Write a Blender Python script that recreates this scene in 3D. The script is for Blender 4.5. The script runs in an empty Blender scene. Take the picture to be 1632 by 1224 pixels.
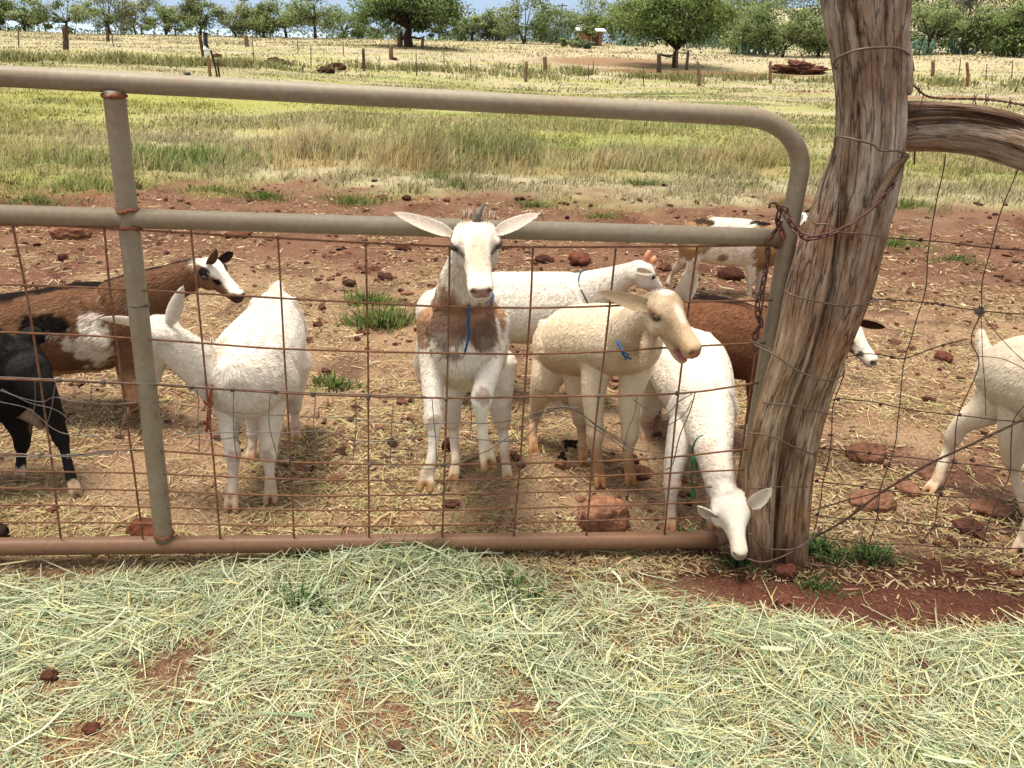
import bpy, math, random
import numpy as np
from mathutils import Vector, Matrix

scene = bpy.context.scene
COL = scene.collection
rng = np.random.default_rng(7)
random.seed(7)

# ---------------------------------------------------------------- camera
CAM_H = 1.34
FPX = 1400.0                      # focal length in pixels of a 1632 px wide picture
PITCH = math.radians(21.5)
ROLL = math.radians(2.3)
vF = np.array([0, math.cos(PITCH), -math.sin(PITCH)])
vR0 = np.array([1.0, 0, 0]); vU0 = np.array([0, math.sin(PITCH), math.cos(PITCH)])
vR = math.cos(ROLL)*vR0 + math.sin(ROLL)*vU0
vU = -math.sin(ROLL)*vR0 + math.cos(ROLL)*vU0
vC = np.array([0, 0, CAM_H])
cam_d = bpy.data.cameras.new("camera")
cam_d.sensor_width = 36.0
cam_d.lens = 36.0*FPX/1632.0
cam_d.clip_start = 0.05
cam_d.clip_end = 30000
cam = bpy.data.objects.new("camera", cam_d)
COL.objects.link(cam)
M = Matrix.Identity(4)
for i in range(3):
    M[i][0] = vR[i]; M[i][1] = vU[i]; M[i][2] = -vF[i]; M[i][3] = vC[i]
cam.matrix_world = M
scene.camera = cam

# ---------------------------------------------------------------- light
SUN_EL = math.radians(79)
SUN_AZ = math.radians(-92)        # 0 = +Y (behind the goats), negative = from the left
sun_dir = np.array([math.sin(SUN_AZ)*math.cos(SUN_EL), math.cos(SUN_AZ)*math.cos(SUN_EL), math.sin(SUN_EL)])
world = bpy.data.worlds.new("World"); scene.world = world
world.use_nodes = True
wn = world.node_tree.nodes; wl = world.node_tree.links
wn.clear()
w_out = wn.new("ShaderNodeOutputWorld"); w_bg = wn.new("ShaderNodeBackground")
sky = wn.new("ShaderNodeTexSky"); sky.sky_type = 'NISHITA'; sky.sun_disc = False
sky.sun_elevation = SUN_EL; sky.sun_rotation = SUN_AZ
sky.air_density = 1.0; sky.dust_density = 0.0; sky.ozone_density = 1.5; sky.altitude = 3500
w_bg.inputs["Strength"].default_value = 0.15
tint = wn.new("ShaderNodeMix"); tint.data_type = 'RGBA'; tint.blend_type = 'MULTIPLY'; tint.inputs[0].default_value = 1.0
tint.inputs[7].default_value = (1.15, 1.0, 0.86, 1)      # warm multiply, so the sky lights things less blue
wl.new(sky.outputs[0], tint.inputs[6]); 
soft = wn.new("ShaderNodeVectorMath"); soft.operation = 'MINIMUM'; soft.inputs[1].default_value = (1.6, 2.05, 2.65)   # hazy: no glare along the horizon
wl.new(tint.outputs[2], soft.inputs[0])
# unseen bright cloud added overhead for soft warm fill, breaking up towards a clear blue band along the horizon
w_tc = wn.new("ShaderNodeTexCoord"); w_sep = wn.new("ShaderNodeSeparateXYZ"); wl.new(w_tc.outputs["Generated"], w_sep.inputs[0])
w_el = wn.new("ShaderNodeMapRange"); w_el.interpolation_type = 'SMOOTHSTEP'; w_el.inputs[1].default_value = 0.10; w_el.inputs[2].default_value = 0.50; wl.new(w_sep.outputs["Z"], w_el.inputs[0])
w_nz = wn.new("ShaderNodeTexNoise"); w_nz.inputs["Scale"].default_value = 3.0; w_nz.inputs["Detail"].default_value = 5; wl.new(w_tc.outputs["Generated"], w_nz.inputs["Vector"])
w_cm = wn.new("ShaderNodeMapRange"); w_cm.inputs[1].default_value = 0.30; w_cm.inputs[2].default_value = 0.62; w_cm.inputs[3].default_value = 0.55; wl.new(w_nz.outputs[0], w_cm.inputs[0])
w_mul = wn.new("ShaderNodeMath"); w_mul.operation = 'MULTIPLY'; wl.new(w_el.outputs[0], w_mul.inputs[0]); wl.new(w_cm.outputs[0], w_mul.inputs[1])
w_fill_cloud = wn.new("ShaderNodeMix"); w_fill_cloud.data_type = 'RGBA'; w_fill_cloud.inputs[7].default_value = (4.3, 4.1, 3.8, 1)
wl.new(w_mul.outputs[0], w_fill_cloud.inputs[0]); wl.new(soft.outputs[0], w_fill_cloud.inputs[6]); wl.new(w_fill_cloud.outputs[2], w_bg.inputs[0]); wl.new(w_bg.outputs[0], w_out.inputs[0])
sun_d = bpy.data.lights.new("sun", 'SUN'); sun_d.energy = 3.0; sun_d.angle = math.radians(20)
sun_d.color = (1.0, 0.93, 0.82)
sun = bpy.data.objects.new("sun", sun_d); COL.objects.link(sun)
sun.rotation_euler = Vector(sun_dir).to_track_quat('Z', 'Y').to_euler()
sun.location = (-20, 10, 40)
scene.view_settings.view_transform = 'Standard'
scene.view_settings.look = 'None'
scene.view_settings.exposure = 1.18
scene.view_settings.gamma = 1.0
scene.cycles.max_bounces = 6
scene.cycles.transparent_max_bounces = 8
scene.cycles.use_denoising = True

# ---------------------------------------------------------------- measuring helpers
def ray(px, py):
    return vF + vR*(px-816)/FPX + vU*(612-py)/FPX
def Pt(px, py, Y):
    d = ray(px, py); return vC + d*(Y/d[1])
def Gz(px, py, z=0.0):
    d = ray(px, py); return vC + d*((z-CAM_H)/d[2])
def depth(p):
    return float((np.asarray(p)-vC) @ vF)
def mpx(p):                        # metres per photo pixel at a point
    return depth(p)/FPX

def lin(c):
    c = np.asarray(c, float)/255.0
    return np.where(c <= 0.04045, c/12.92, ((c+0.055)/1.055)**2.4)
def unit(v):
    v = np.asarray(v, float); return v/(np.linalg.norm(v, axis=-1, keepdims=True)+1e-12)

# ---------------------------------------------------------------- noise
def _hash(ix, iy, iz, seed):
    h = (ix*374761393 + iy*668265263 + iz*2147483647 + seed*974634777) & 0xffffffff
    h = ((h ^ (h >> 13))*1274126177) & 0xffffffff
    h = ((h ^ (h >> 16))*2246822519) & 0xffffffff
    return ((h ^ (h >> 15)) & 0xffffff)/float(0xffffff)
def vnoise(p, scale=1.0, seed=0):   # value noise, -1..1; p (N,2) or (N,3)
    p = np.asarray(p, float)/scale
    if p.shape[1] == 2: p = np.concatenate([p, np.zeros((len(p), 1))], 1)
    i = np.floor(p).astype(np.int64); f = p-i; f = f*f*(3-2*f)
    r = 0
    for dx in (0, 1):
        wx = f[:, 0] if dx else 1-f[:, 0]
        for dy in (0, 1):
            wy = f[:, 1] if dy else 1-f[:, 1]
            for dz in (0, 1):
                wz = f[:, 2] if dz else 1-f[:, 2]
                r = r + wx*wy*wz*_hash(i[:, 0]+dx, i[:, 1]+dy, i[:, 2]+dz, seed)
    return r*2-1
def fbm(p, scale, octaves=4, seed=0, gain=0.5):
    a = 1.0; s = 0; t = 0
    for k in range(octaves):
        s = s + a*vnoise(p, scale/(2.03**k), seed+k*17); t += a; a *= gain
    return s/t
def sstep(a, b, x):
    t = np.clip((np.asarray(x, float)-a)/(b-a), 0, 1); return t*t*(3-2*t)

# ---------------------------------------------------------------- mesh helpers
def mesh_np(name, verts, quads=None, tris=None, cols=None, smooth=True, normals=None):
    verts = np.ascontiguousarray(verts, np.float32)
    me = bpy.data.meshes.new(name)
    nq = 0 if quads is None else len(quads); nt = 0 if tris is None else len(tris)
    parts = []
    if nq: parts.append(np.asarray(quads, np.int32).ravel())
    if nt: parts.append(np.asarray(tris, np.int32).ravel())
    loops = np.concatenate(parts)
    starts = np.concatenate([np.arange(nq, dtype=np.int32)*4, nq*4+np.arange(nt, dtype=np.int32)*3])
    me.vertices.add(len(verts)); me.vertices.foreach_set("co", verts.ravel())
    me.loops.add(len(loops)); me.loops.foreach_set("vertex_index", loops)
    me.polygons.add(nq+nt); me.polygons.foreach_set("loop_start", starts.astype(np.int32))
    me.update(calc_edges=True)
    if smooth is not None:
        me.polygons.foreach_set("use_smooth", np.full(nq+nt, bool(smooth)))
    if cols is not None:
        cols = np.asarray(cols, np.float32)
        if cols.ndim == 1: cols = np.tile(cols, (len(verts), 1))
        a = me.color_attributes.new("Col", 'FLOAT_COLOR', 'POINT')
        a.data.foreach_set("color", np.concatenate([cols[:, :3], np.ones((len(cols), 1), np.float32)], 1).astype(np.float32).ravel())
    if normals is not None:
        me.normals_split_custom_set_from_vertices(np.asarray(normals, np.float32).tolist())
    me.update()
    return me
class MB:                          # collects geometry for ONE mesh
    def __init__(s): s.v = []; s.q = []; s.t = []; s.c = []; s.n = 0; s.nr = None
    def add(s, verts, quads=None, tris=None, col=None):
        verts = np.asarray(verts, float)
        s.v.append(verts)
        if quads is not None and len(quads): s.q.append(np.asarray(quads)+s.n)
        if tris is not None and len(tris): s.t.append(np.asarray(tris)+s.n)
        if col is not None:
            col = np.asarray(col, float)
            s.c.append(np.tile(col, (len(verts), 1)) if col.ndim == 1 else col)
        s.n += len(verts)
    def mesh(s, name, smooth=True):
        return mesh_np(name, np.concatenate(s.v), np.concatenate(s.q) if s.q else None,
                       np.concatenate(s.t) if s.t else None, np.concatenate(s.c) if s.c else None, smooth, s.nr)
    def build(s, name, mat, parent=None, smooth=True):
        return link(name, s.mesh(name, smooth), mat, parent)
def link(name, me, mat=None, parent=None):
    o = bpy.data.objects.new(name, me); COL.objects.link(o)
    if mat is not None and me is not None and len(me.materials) == 0: me.materials.append(mat)
    if parent is not None:
        o.parent = parent
        o.matrix_parent_inverse = Matrix.Translation(parent.location).inverted()
    return o
def tag(o, label=None, cat=None, group=None, kind=None):
    if label: o["label"] = label
    if cat: o["category"] = cat
    if group: o["group"] = group
    if kind: o["kind"] = kind
    return o
def thing(name, label, cat, loc, group=None):
    o = bpy.data.objects.new(name, None); COL.objects.link(o)
    o.empty_display_size = 0.1
    o.location = tuple(float(a) for a in loc)
    return tag(o, label, cat, group)
def recentre(o, loc):              # put a mesh thing's origin at its base
    loc = Vector([float(a) for a in loc])
    o.data.transform(Matrix.Translation(-loc)); o.location = loc
    return o

def catmull(pts, sub):
    pts = np.asarray(pts, float)
    if len(pts) < 3 or sub <= 1:
        if sub <= 1: return pts
        t = np.linspace(0, 1, sub+1)[:, None]; return pts[0]*(1-t)+pts[-1]*t
    e = np.concatenate([[2*pts[0]-pts[1]], pts, [2*pts[-1]-pts[-2]]])
    out = []
    for i in range(1, len(e)-2):
        p0, p1, p2, p3 = e[i-1:i+3]
        for k in range(sub):
            t = k/sub
            out.append(0.5*((2*p1)+(-p0+p2)*t+(2*p0-5*p1+4*p2-p3)*t*t+(-p0+3*p1-3*p2+p3)*t**3))
    out.append(pts[-1]); return np.array(out)
def tube_geo(path, radii, n=8, up=(0, 0, 1), cap=True):
    """tube along a path; radii (N,), or (N,2) = sideways, upward"""
    path = np.asarray(path, float); N = len(path)
    radii = np.asarray(radii, float)
    if radii.ndim == 0: radii = np.full(N, float(radii))
    if radii.ndim == 1: radii = np.stack([radii, radii], 1)
    tan = np.gradient(path, axis=0); tan = unit(tan)
    u0 = np.asarray(up, float)
    lat = np.zeros((N, 3)); prev = None
    for i in range(N):
        l = np.cross(tan[i], u0)
        if np.linalg.norm(l) < 0.15:
            l = prev if prev is not None else np.cross(tan[i], [0.3, 1, 0.1])
            l = l-tan[i]*(l @ tan[i])
        l = unit(l)
        if prev is not None and l @ prev < 0: l = -l
        lat[i] = l; prev = l
    ver = np.cross(lat, tan)
    a = np.arange(n)*2*math.pi/n
    V = (path[:, None]+lat[:, None]*(np.cos(a)[None, :, None]*radii[:, 0][:, None, None])
         + ver[:, None]*(np.sin(a)[None, :, None]*radii[:, 1][:, None, None])).reshape(-1, 3)
    i = np.arange(N-1)[:, None]*n; j = np.arange(n)[None]; jn = (j+1) % n
    Q = np.stack([i+j, i+jn, i+n+jn, i+n+j], -1).reshape(-1, 4)
    T = np.zeros((0, 3), int)
    if cap:
        V = np.concatenate([V, [path[0]], [path[-1]]])
        k = np.arange(n); kn = (k+1) % n
        T = np.concatenate([np.stack([kn, k, np.full(n, N*n)], 1),
                            np.stack([(N-1)*n+k, (N-1)*n+kn, np.full(n, N*n+1)], 1)])
    return V, Q, T
def ico(sub=2):
    import bmesh
    bm = bmesh.new(); bmesh.ops.create_icosphere(bm, subdivisions=sub, radius=1.0)
    bm.verts.ensure_lookup_table()
    v = np.array([p.co[:] for p in bm.verts]); t = np.array([[q.index for q in f.verts] for f in bm.faces])
    bm.free(); return v, t

# ---------------------------------------------------------------- materials
def mat_new(name):
    m = bpy.data.materials.new(name); m.use_nodes = True
    nt = m.node_tree; nt.nodes.clear()
    out = nt.nodes.new("ShaderNodeOutputMaterial"); b = nt.nodes.new("ShaderNodeBsdfPrincipled")
    nt.links.new(b.outputs[0], out.inputs[0])
    return m, nt, b, out
def mat_vcol(name, rough=0.9, nscale=30.0, namp=0.35, bump=0.0, bscale=60.0, spec=0.2, translucent=0.0, bdist=0.01):
    """colour of the thing itself from its 'Col' attribute, broken up by noise"""
    m, nt, b, out = mat_new(name)
    at = nt.nodes.new("ShaderNodeAttribute"); at.attribute_name = "Col"
    src = at.outputs["Color"]
    tc = nt.nodes.new("ShaderNodeTexCoord")
    if namp > 0:
        nz = nt.nodes.new("ShaderNodeTexNoise"); nz.inputs["Scale"].default_value = nscale; nz.inputs["Detail"].default_value = 5
        nt.links.new(tc.outputs["Object"], nz.inputs["Vector"])
        mr = nt.nodes.new("ShaderNodeMapRange"); mr.inputs[1].default_value = 0.3; mr.inputs[2].default_value = 0.7
        mr.inputs[3].default_value = 1-namp; mr.inputs[4].default_value = 1+namp
        nt.links.new(nz.outputs[0], mr.inputs[0])
        mx = nt.nodes.new("ShaderNodeVectorMath"); mx.operation = 'SCALE'
        nt.links.new(src, mx.inputs[0]); nt.links.new(mr.outputs[0], mx.inputs["Scale"])
        src = mx.outputs[0]
    nt.links.new(src, b.inputs["Base Color"])
    b.inputs["Roughness"].default_value = rough
    b.inputs["Specular IOR Level"].default_value = spec
    if bump > 0:
        n2 = nt.nodes.new("ShaderNodeTexNoise"); n2.inputs["Scale"].default_value = bscale; n2.inputs["Detail"].default_value = 6
        nt.links.new(tc.outputs["Object"], n2.inputs["Vector"])
        bp = nt.nodes.new("ShaderNodeBump"); bp.inputs["Strength"].default_value = bump; bp.inputs["Distance"].default_value = bdist
        nt.links.new(n2.outputs[0], bp.inputs["Height"]); nt.links.new(bp.outputs[0], b.inputs["Normal"])
    if translucent > 0:
        tr = nt.nodes.new("ShaderNodeBsdfTranslucent"); nt.links.new(src, tr.inputs[0])
        ms = nt.nodes.new("ShaderNodeMixShader"); ms.inputs[0].default_value = translucent
        nt.links.new(b.outputs[0], ms.inputs[1]); nt.links.new(tr.outputs[0], ms.inputs[2])
        nt.links.new(ms.outputs[0], out.inputs[0])
    return m
def mat_plain(name, col, rough=0.8, spec=0.3, metal=0.0, namp=0.15, nscale=40, bump=0.0, bscale=80, bdist=0.004):
    m, nt, b, out = mat_new(name)
    tc = nt.nodes.new("ShaderNodeTexCoord")
    nz = nt.nodes.new("ShaderNodeTexNoise"); nz.inputs["Scale"].default_value = nscale; nz.inputs["Detail"].default_value = 5
    nt.links.new(tc.outputs["Object"], nz.inputs["Vector"])
    cr = nt.nodes.new("ShaderNodeValToRGB")
    c = np.asarray(col, float)
    cr.color_ramp.elements[0].position = 0.3; cr.color_ramp.elements[1].position = 0.7
    cr.color_ramp.elements[0].color = (*np.clip(c*(1-namp), 0, 1), 1); cr.color_ramp.elements[1].color = (*np.clip(c*(1+namp), 0, 1), 1)
    nt.links.new(nz.outputs[0], cr.inputs[0]); nt.links.new(cr.outputs[0], b.inputs["Base Color"])
    b.inputs["Roughness"].default_value = rough; b.inputs["Specular IOR Level"].default_value = spec; b.inputs["Metallic"].default_value = metal
    if bump > 0:
        n2 = nt.nodes.new("ShaderNodeTexNoise"); n2.inputs["Scale"].default_value = bscale; n2.inputs["Detail"].default_value = 6
        nt.links.new(tc.outputs["Object"], n2.inputs["Vector"])
        bp = nt.nodes.new("ShaderNodeBump"); bp.inputs["Strength"].default_value = bump; bp.inputs["Distance"].default_value = bdist
        nt.links.new(n2.outputs[0], bp.inputs["Height"]); nt.links.new(bp.outputs[0], b.inputs["Normal"])
    return m
KA = 0.60                          # photo colour -> surface colour
def alb(r, g, b, k=1.0):
    return lin((r, g, b))*KA*k
M_GROUND = mat_vcol("soil", 0.95, 110, 0.42, 1.0, 80, 0.1, bdist=0.025)
M_STRAW = mat_vcol("straw", 0.75, 50, 0.12, 0, spec=0.25, translucent=0.25)
M_GRASS = mat_vcol("grass", 0.8, 8, 0.15, 0, spec=0.2, translucent=0.45)
M_LEAF = mat_vcol("leaf", 0.8, 3, 0.15, 0, spec=0.15, translucent=0.5)
M_BARK = mat_vcol("bark", 0.95, 12, 0.35, 0.8, 20, 0.1, bdist=0.03)
M_ROCK = mat_vcol("rock", 0.95, 40, 0.40, 1.0, 70, 0.1, bdist=0.015)
# ================================================================ terrain
HT_Y = np.array([0, 14, 25, 46, 65, 85, 112, 135, 150, 190, 330])
HT_U = np.array([-.80, -.475, -.33, -.16, .015, .27, .48, .8])      # x / y
HT_Z = np.array([  # rows = distance
    [0, 0, 0, 0, 0, 0, 0, 0],
    [0, 0, 0, 0, 0, 0, 0, 0],
    [-.05, -.07, -.10, -.2, -.32, -.22, -.05, 0],
    [-.2, -.27, -.32, -.66, -1.0, -.60, -.12, 0],
    [-.2, -.15, -.15, -.1, -.45, -.35, .35, .6],
    [-.3, -.2, -.05, .35, .3, .55, 1.4, 1.8],
    [-.5, -.15, .15, .5, .9, 1.6, 2.4, 3.0],
    [-1, -.5, -.2, .2, 1.0, 2.0, 3.4, 4.5],
    [-2, -1.5, -1.2, -.5, .8, 2.4, 4.4, 6],
    [-9, -8, -7, -5, 0, 4, 8, 11],
    [-50, -45, -40, -30, -10, 14, 30, 40]])
def base_h(x, y):
    r = np.maximum(y, 0.01)
    u = np.clip(x/np.maximum(r, 0.5), -.8, .8)
    yi = np.clip(np.searchsorted(HT_Y, r)-1, 0, len(HT_Y)-2); yt = np.clip((r-HT_Y[yi])/(HT_Y[yi+1]-HT_Y[yi]), 0, 1)
    ui = np.clip(np.searchsorted(HT_U, u)-1, 0, len(HT_U)-2); ut = np.clip((u-HT_U[ui])/(HT_U[ui+1]-HT_U[ui]), 0, 1)
    yt = yt*yt*(3-2*yt); ut = ut*ut*(3-2*ut)
    return ((HT_Z[yi, ui]*(1-ut)+HT_Z[yi, ui+1]*ut)*(1-yt)+(HT_Z[yi+1, ui]*(1-ut)+HT_Z[yi+1, ui+1]*ut)*yt)
def ground_h(x, y):
    x = np.atleast_1d(np.asarray(x, float)); y = np.atleast_1d(np.asarray(y, float))
    p = np.stack([x, y], 1); d = np.hypot(x, y)
    h = base_h(x, y)
    near = 1-sstep(12, 30, d)
    h = h+near*(0.012*fbm(p, 0.5, 3, 3)+0.018*np.maximum(fbm(p, 0.16, 3, 9), 0)*sstep(2.2, 3.2, y)
                + 0.004*fbm(p, 0.05, 2, 21))
    clod = np.maximum(fbm(p, 0.22, 2, 41)-0.25, 0)
    h = h+0.05*np.maximum(fbm(p, 0.12, 2, 47)-.15, 0)*sstep(2.3, 3.2, y)*(1-sstep(8.5, 10, y))
    h = h+0.06*clod*sstep(4.2, 5.6, y)*(1-sstep(8.5, 10, y))
    h = h+sstep(12, 40, d)*0.06*fbm(p, 5.0, 3, 5)
    # straw berm along the far side of the field
    h = h+np.exp(-((y-104-0.04*x)/5.0)**2)*(0.25+0.55*np.maximum(fbm(p, 9, 2, 77), -0.2))*sstep(-80, -50, -x+0*y-20)*0.0
    return h
def gh(x, y):
    return float(ground_h(x, y)[0])
def on_ground(px, py):             # the point of the ground seen there in the photograph
    d = ray(px, py); z = 0.0
    if d[2] > -1e-4: t = 90/d[1]
    else: t = -CAM_H/d[2]
    lo, hi = 0.3/d[1], 160/d[1]
    ts = np.concatenate([np.linspace(lo, 12/d[1], 400), np.linspace(12/d[1], hi, 1200)])
    q = vC+ts[:, None]*d
    below = q[:, 2] < base_h(q[:, 0], q[:, 1])
    k = int(np.argmax(below)) if below.any() else len(ts)-1
    return q[k]

def w_px(px, py): return on_ground(px, py)
def field_palette(x, y):
    """colour of the growing grass, by place"""
    p = np.stack([x, y], 1); n = len(x)
    d = np.hypot(x, y)
    yg = alb(196, 194, 104, 1.12); st = alb(212, 200, 160, 1.12); gr = alb(142, 162, 86, 1.1); ol = alb(176, 168, 112, 1.1)
    a = fbm(p*np.array([0.5, 1.0]), 2.2, 4, 101); b = fbm(p*np.array([0.4, 1.0]), 5.0, 3, 131); c = fbm(p, 0.5, 2, 151)
    w = np.stack([0.8+0.6*b, 0.80+1.3*a+0.4*c, 0.42-1.3*a+0.6*c, 0.4-0.8*b], 1)
    w = np.clip(w, 0.03, None)
    far = sstep(40, 75, y)
    w[:, 1] += far*.7; w[:, 2] *= (1-0.7*far)
    left = sstep(-2, -7, x)*(1-sstep(16, 30, y)); w[:, 0] += left*0.5
    w = w**2; w /= w.sum(1, keepdims=True)
    col = (w[:, :1]*yg+w[:, 1:2]*st+w[:, 2:3]*gr+w[:, 3:4]*ol)*np.array([.97, .94, 1.10])
    for (px, py, rx, ry, cc, k) in ZONES:
        g = w_px(px, py)
        e = np.exp(-(((x-g[0])/rx)**2+((y-g[1])/ry)**2))
        e = sstep(0.25, 0.75, e+0.25*fbm(p, 0.7, 3, 171))*k
        col = col*(1-e[:, None])+alb(*cc)*e[:, None]
    return col
ZONES = [(300, 262, 0.75, 0.55, (98, 142, 48), 0.85), (60, 262, .7, .4, (112, 140, 70), .6),
         (760, 258, .75, .8, (118, 130, 70), .8), (500, 262, .55, .35, (214, 186, 128), .95), (640, 268, .4, .35, (214, 188, 130), .95),
         (880, 275, 1.3, .3, (205, 180, 125), .8), (1180, 270, .8, .5, (200, 178, 118), .7), (1050, 150, 2.2, 2.4, (112, 128, 62), .8), (1150, 165, 2.0, 1.2, (120, 130, 66), .7),
         (330, 160, 4.5, 2.5, (190, 192, 88), .6), (1120, 116, 9.0, 4.0, (158, 112, 82), .95), (980, 100, 7, 6, (162, 120, 88), .8), (560, 185, 1.3, .6, (120, 118, 70), .6),
         (1500, 155, 3.0, 1.4, (178, 132, 100), .9), (1300, 148, 2.0, .9, (184, 144, 108), .8), (1560, 250, 1.0, .6, (122, 140, 66), .5), (655, 76, 10, 4, (150, 140, 75), .6)]
def soil_colour(x, y):
    p = np.stack([x, y], 1)
    red = alb(134, 94, 76); tan = alb(182, 150, 118); drk = alb(102, 72, 60); orange = alb(150, 110, 86)
    a = fbm(p, 0.9, 4, 201); b = fbm(p, 0.18, 3, 231); c = fbm(p, 0.35, 3, 251)
    t = sstep(-0.35, 0.25, a+0.4*b+0.2)[:, None]
    col = red*(1-t)+tan*t
    t2 = sstep(0.1, 0.5, c)[:, None]; col = col*(1-0.5*t2)+orange*0.5*t2
    t3 = sstep(0.15, 0.5, -b)[:, None]; col = col*(1-0.5*t3)+drk*0.5*t3
    farred = sstep(4.6, 5.6, y)[:, None]; col = col*(1-0.7*farred)+(alb(122, 80, 62)*(1+.35*b[:, None]))*0.7*farred
    front = (1-sstep(2.0, 2.25, y-0.06*x))[:, None]
    fr = alb(142, 106, 82)*(1+0.25*b[:, None]); col = col*(1-0.8*front)+fr*0.8*front
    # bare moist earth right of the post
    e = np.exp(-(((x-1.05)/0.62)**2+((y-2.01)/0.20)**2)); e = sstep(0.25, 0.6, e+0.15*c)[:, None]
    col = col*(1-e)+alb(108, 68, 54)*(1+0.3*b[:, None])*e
    return col
def grass_mask(x, y):              # 0 = bare soil, 1 = field
    p = np.stack([x, y], 1)
    edge = 8.0+0.55*fbm(p, 2.0, 3, 301)+0.9*fbm(p, 0.5, 2, 311)+0.25*sstep(0, 4, x)
    edge = edge - 0.5*sstep(-1.0, -4.5, x)
    return sstep(-0.7, 1.0, y-edge)
radii = [0.0, 0.35]
r = 0.6
while r < 340:
    radii.append(r); r *= 1.0062 if r < 30 else 1.012
radii = np.array(radii)
ang = np.concatenate([np.radians(np.arange(-180, -42, 6.0)), np.radians(np.arange(-42, 42.01, 0.34)), np.radians(np.arange(48, 180, 6.0))])
A_, R_ = np.meshgrid(ang, radii)
gx = (np.sin(A_)*R_).ravel(); gy = (np.cos(A_)*R_).ravel()
gz = ground_h(gx, gy)
na = len(ang); nr = len(radii)
i = np.arange(nr-1)[:, None]*na; j = np.arange(na)[None]; jn = (j+1) % na
gq = np.stack([i+j, i+jn, i+na+jn, i+na+j], -1).reshape(-1, 4)
gm = grass_mask(gx, gy)[:, None]
gcol = soil_colour(gx, gy)*(1-gm)+field_palette(gx, gy)*0.85*gm
ground = link("ground", mesh_np("ground", np.stack([gx, gy, gz], 1), gq, None, gcol), M_GROUND)
tag(ground, kind="structure")
# the sea far below the field and the dry hill on the right
m_sea, nt_, b_, _ = mat_new("sea"); b_.inputs["Base Color"].default_value = (0.27, 0.36, 0.46, 1); b_.inputs["Roughness"].default_value = 0.45
m_hill = mat_plain("dry_hill", alb(208, 178, 140), 0.95, 0.1, 0, 0.25, 0.03)
aa = np.linspace(0, 2*math.pi, 65)[:-1]
sv = np.concatenate([[[0, 0, -62]], np.stack([np.sin(aa)*25000, np.cos(aa)*25000, np.full(64, -62)], 1)])
k = np.arange(64)
tag(link("sea", mesh_np("sea", sv, None, np.stack([np.zeros(64, int), (k+1) % 64+1, k+1], 1), None, False), m_sea), kind="structure")
hx, hy = np.meshgrid(np.linspace(-1, 1, 60), np.linspace(-1, 1, 40))
hp = np.stack([hx.ravel()*320, hy.ravel()*250], 1)
hh = np.maximum(1-(hx.ravel()**2*0.9+hy.ravel()**2), -0.2)*78+6*fbm(hp, 120, 4, 5)-18
hv = np.stack([hp[:, 0]+560, hp[:, 1]+800, hh], 1)
i = np.arange(39)[:, None]*60; j = np.arange(59)[None]
tag(link("hill", mesh_np("hill", hv, np.stack([i+j, i+j+1, i+61+j, i+60+j], -1).reshape(-1, 4), None, None), m_hill), kind="structure")

# ================================================================ blades
def blades(pos, h, w, lean_dir, lean, cols, tipcol=1.15, two=True):
    """bent tapering blades; pos (N,3) roots"""
    n = len(pos)
    az = rng.uniform(0, 2*math.pi, n)
    side = np.stack([np.cos(az), np.sin(az), np.zeros(n)], 1)
    ld = np.stack([np.cos(lean_dir), np.sin(lean_dir), np.zeros(n)], 1)
    up = np.array([0, 0, 1.0])
    mid = pos+up*(h*0.55)[:, None]+ld*(lean*h*0.25)[:, None]
    tip = pos+up*(h*(1-0.3*np.minimum(lean, 1.5)))[:, None]+ld*(lean*h*0.8)[:, None]
    s = side*(w/2)[:, None]
    V = np.stack([pos-s, pos+s, mid+s*0.8, mid-s*0.8, tip], 1).reshape(-1, 3)
    o = np.arange(n)[:, None]*5
    Q = o+np.array([[0, 1, 2, 3]]); T = o+np.array([[3, 2, 4]])
    C = np.stack([cols*0.9, cols*0.9, cols, cols, cols*tipcol], 1).reshape(-1, 3)
    return V, Q, T, C
def scatter(n, ylo, yhi, spread=0.80, power=1.0):
    y = ylo+(yhi-ylo)*rng.random(n)**power
    x = (rng.random(n)*2-1)*spread*(y+0.6)
    return x, y
def up_normals(n, k=.55):
    return unit(np.repeat(np.array([0, 0, 1.0])+k*rng.normal(0, 1, (n, 3)), 5, axis=0))
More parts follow.
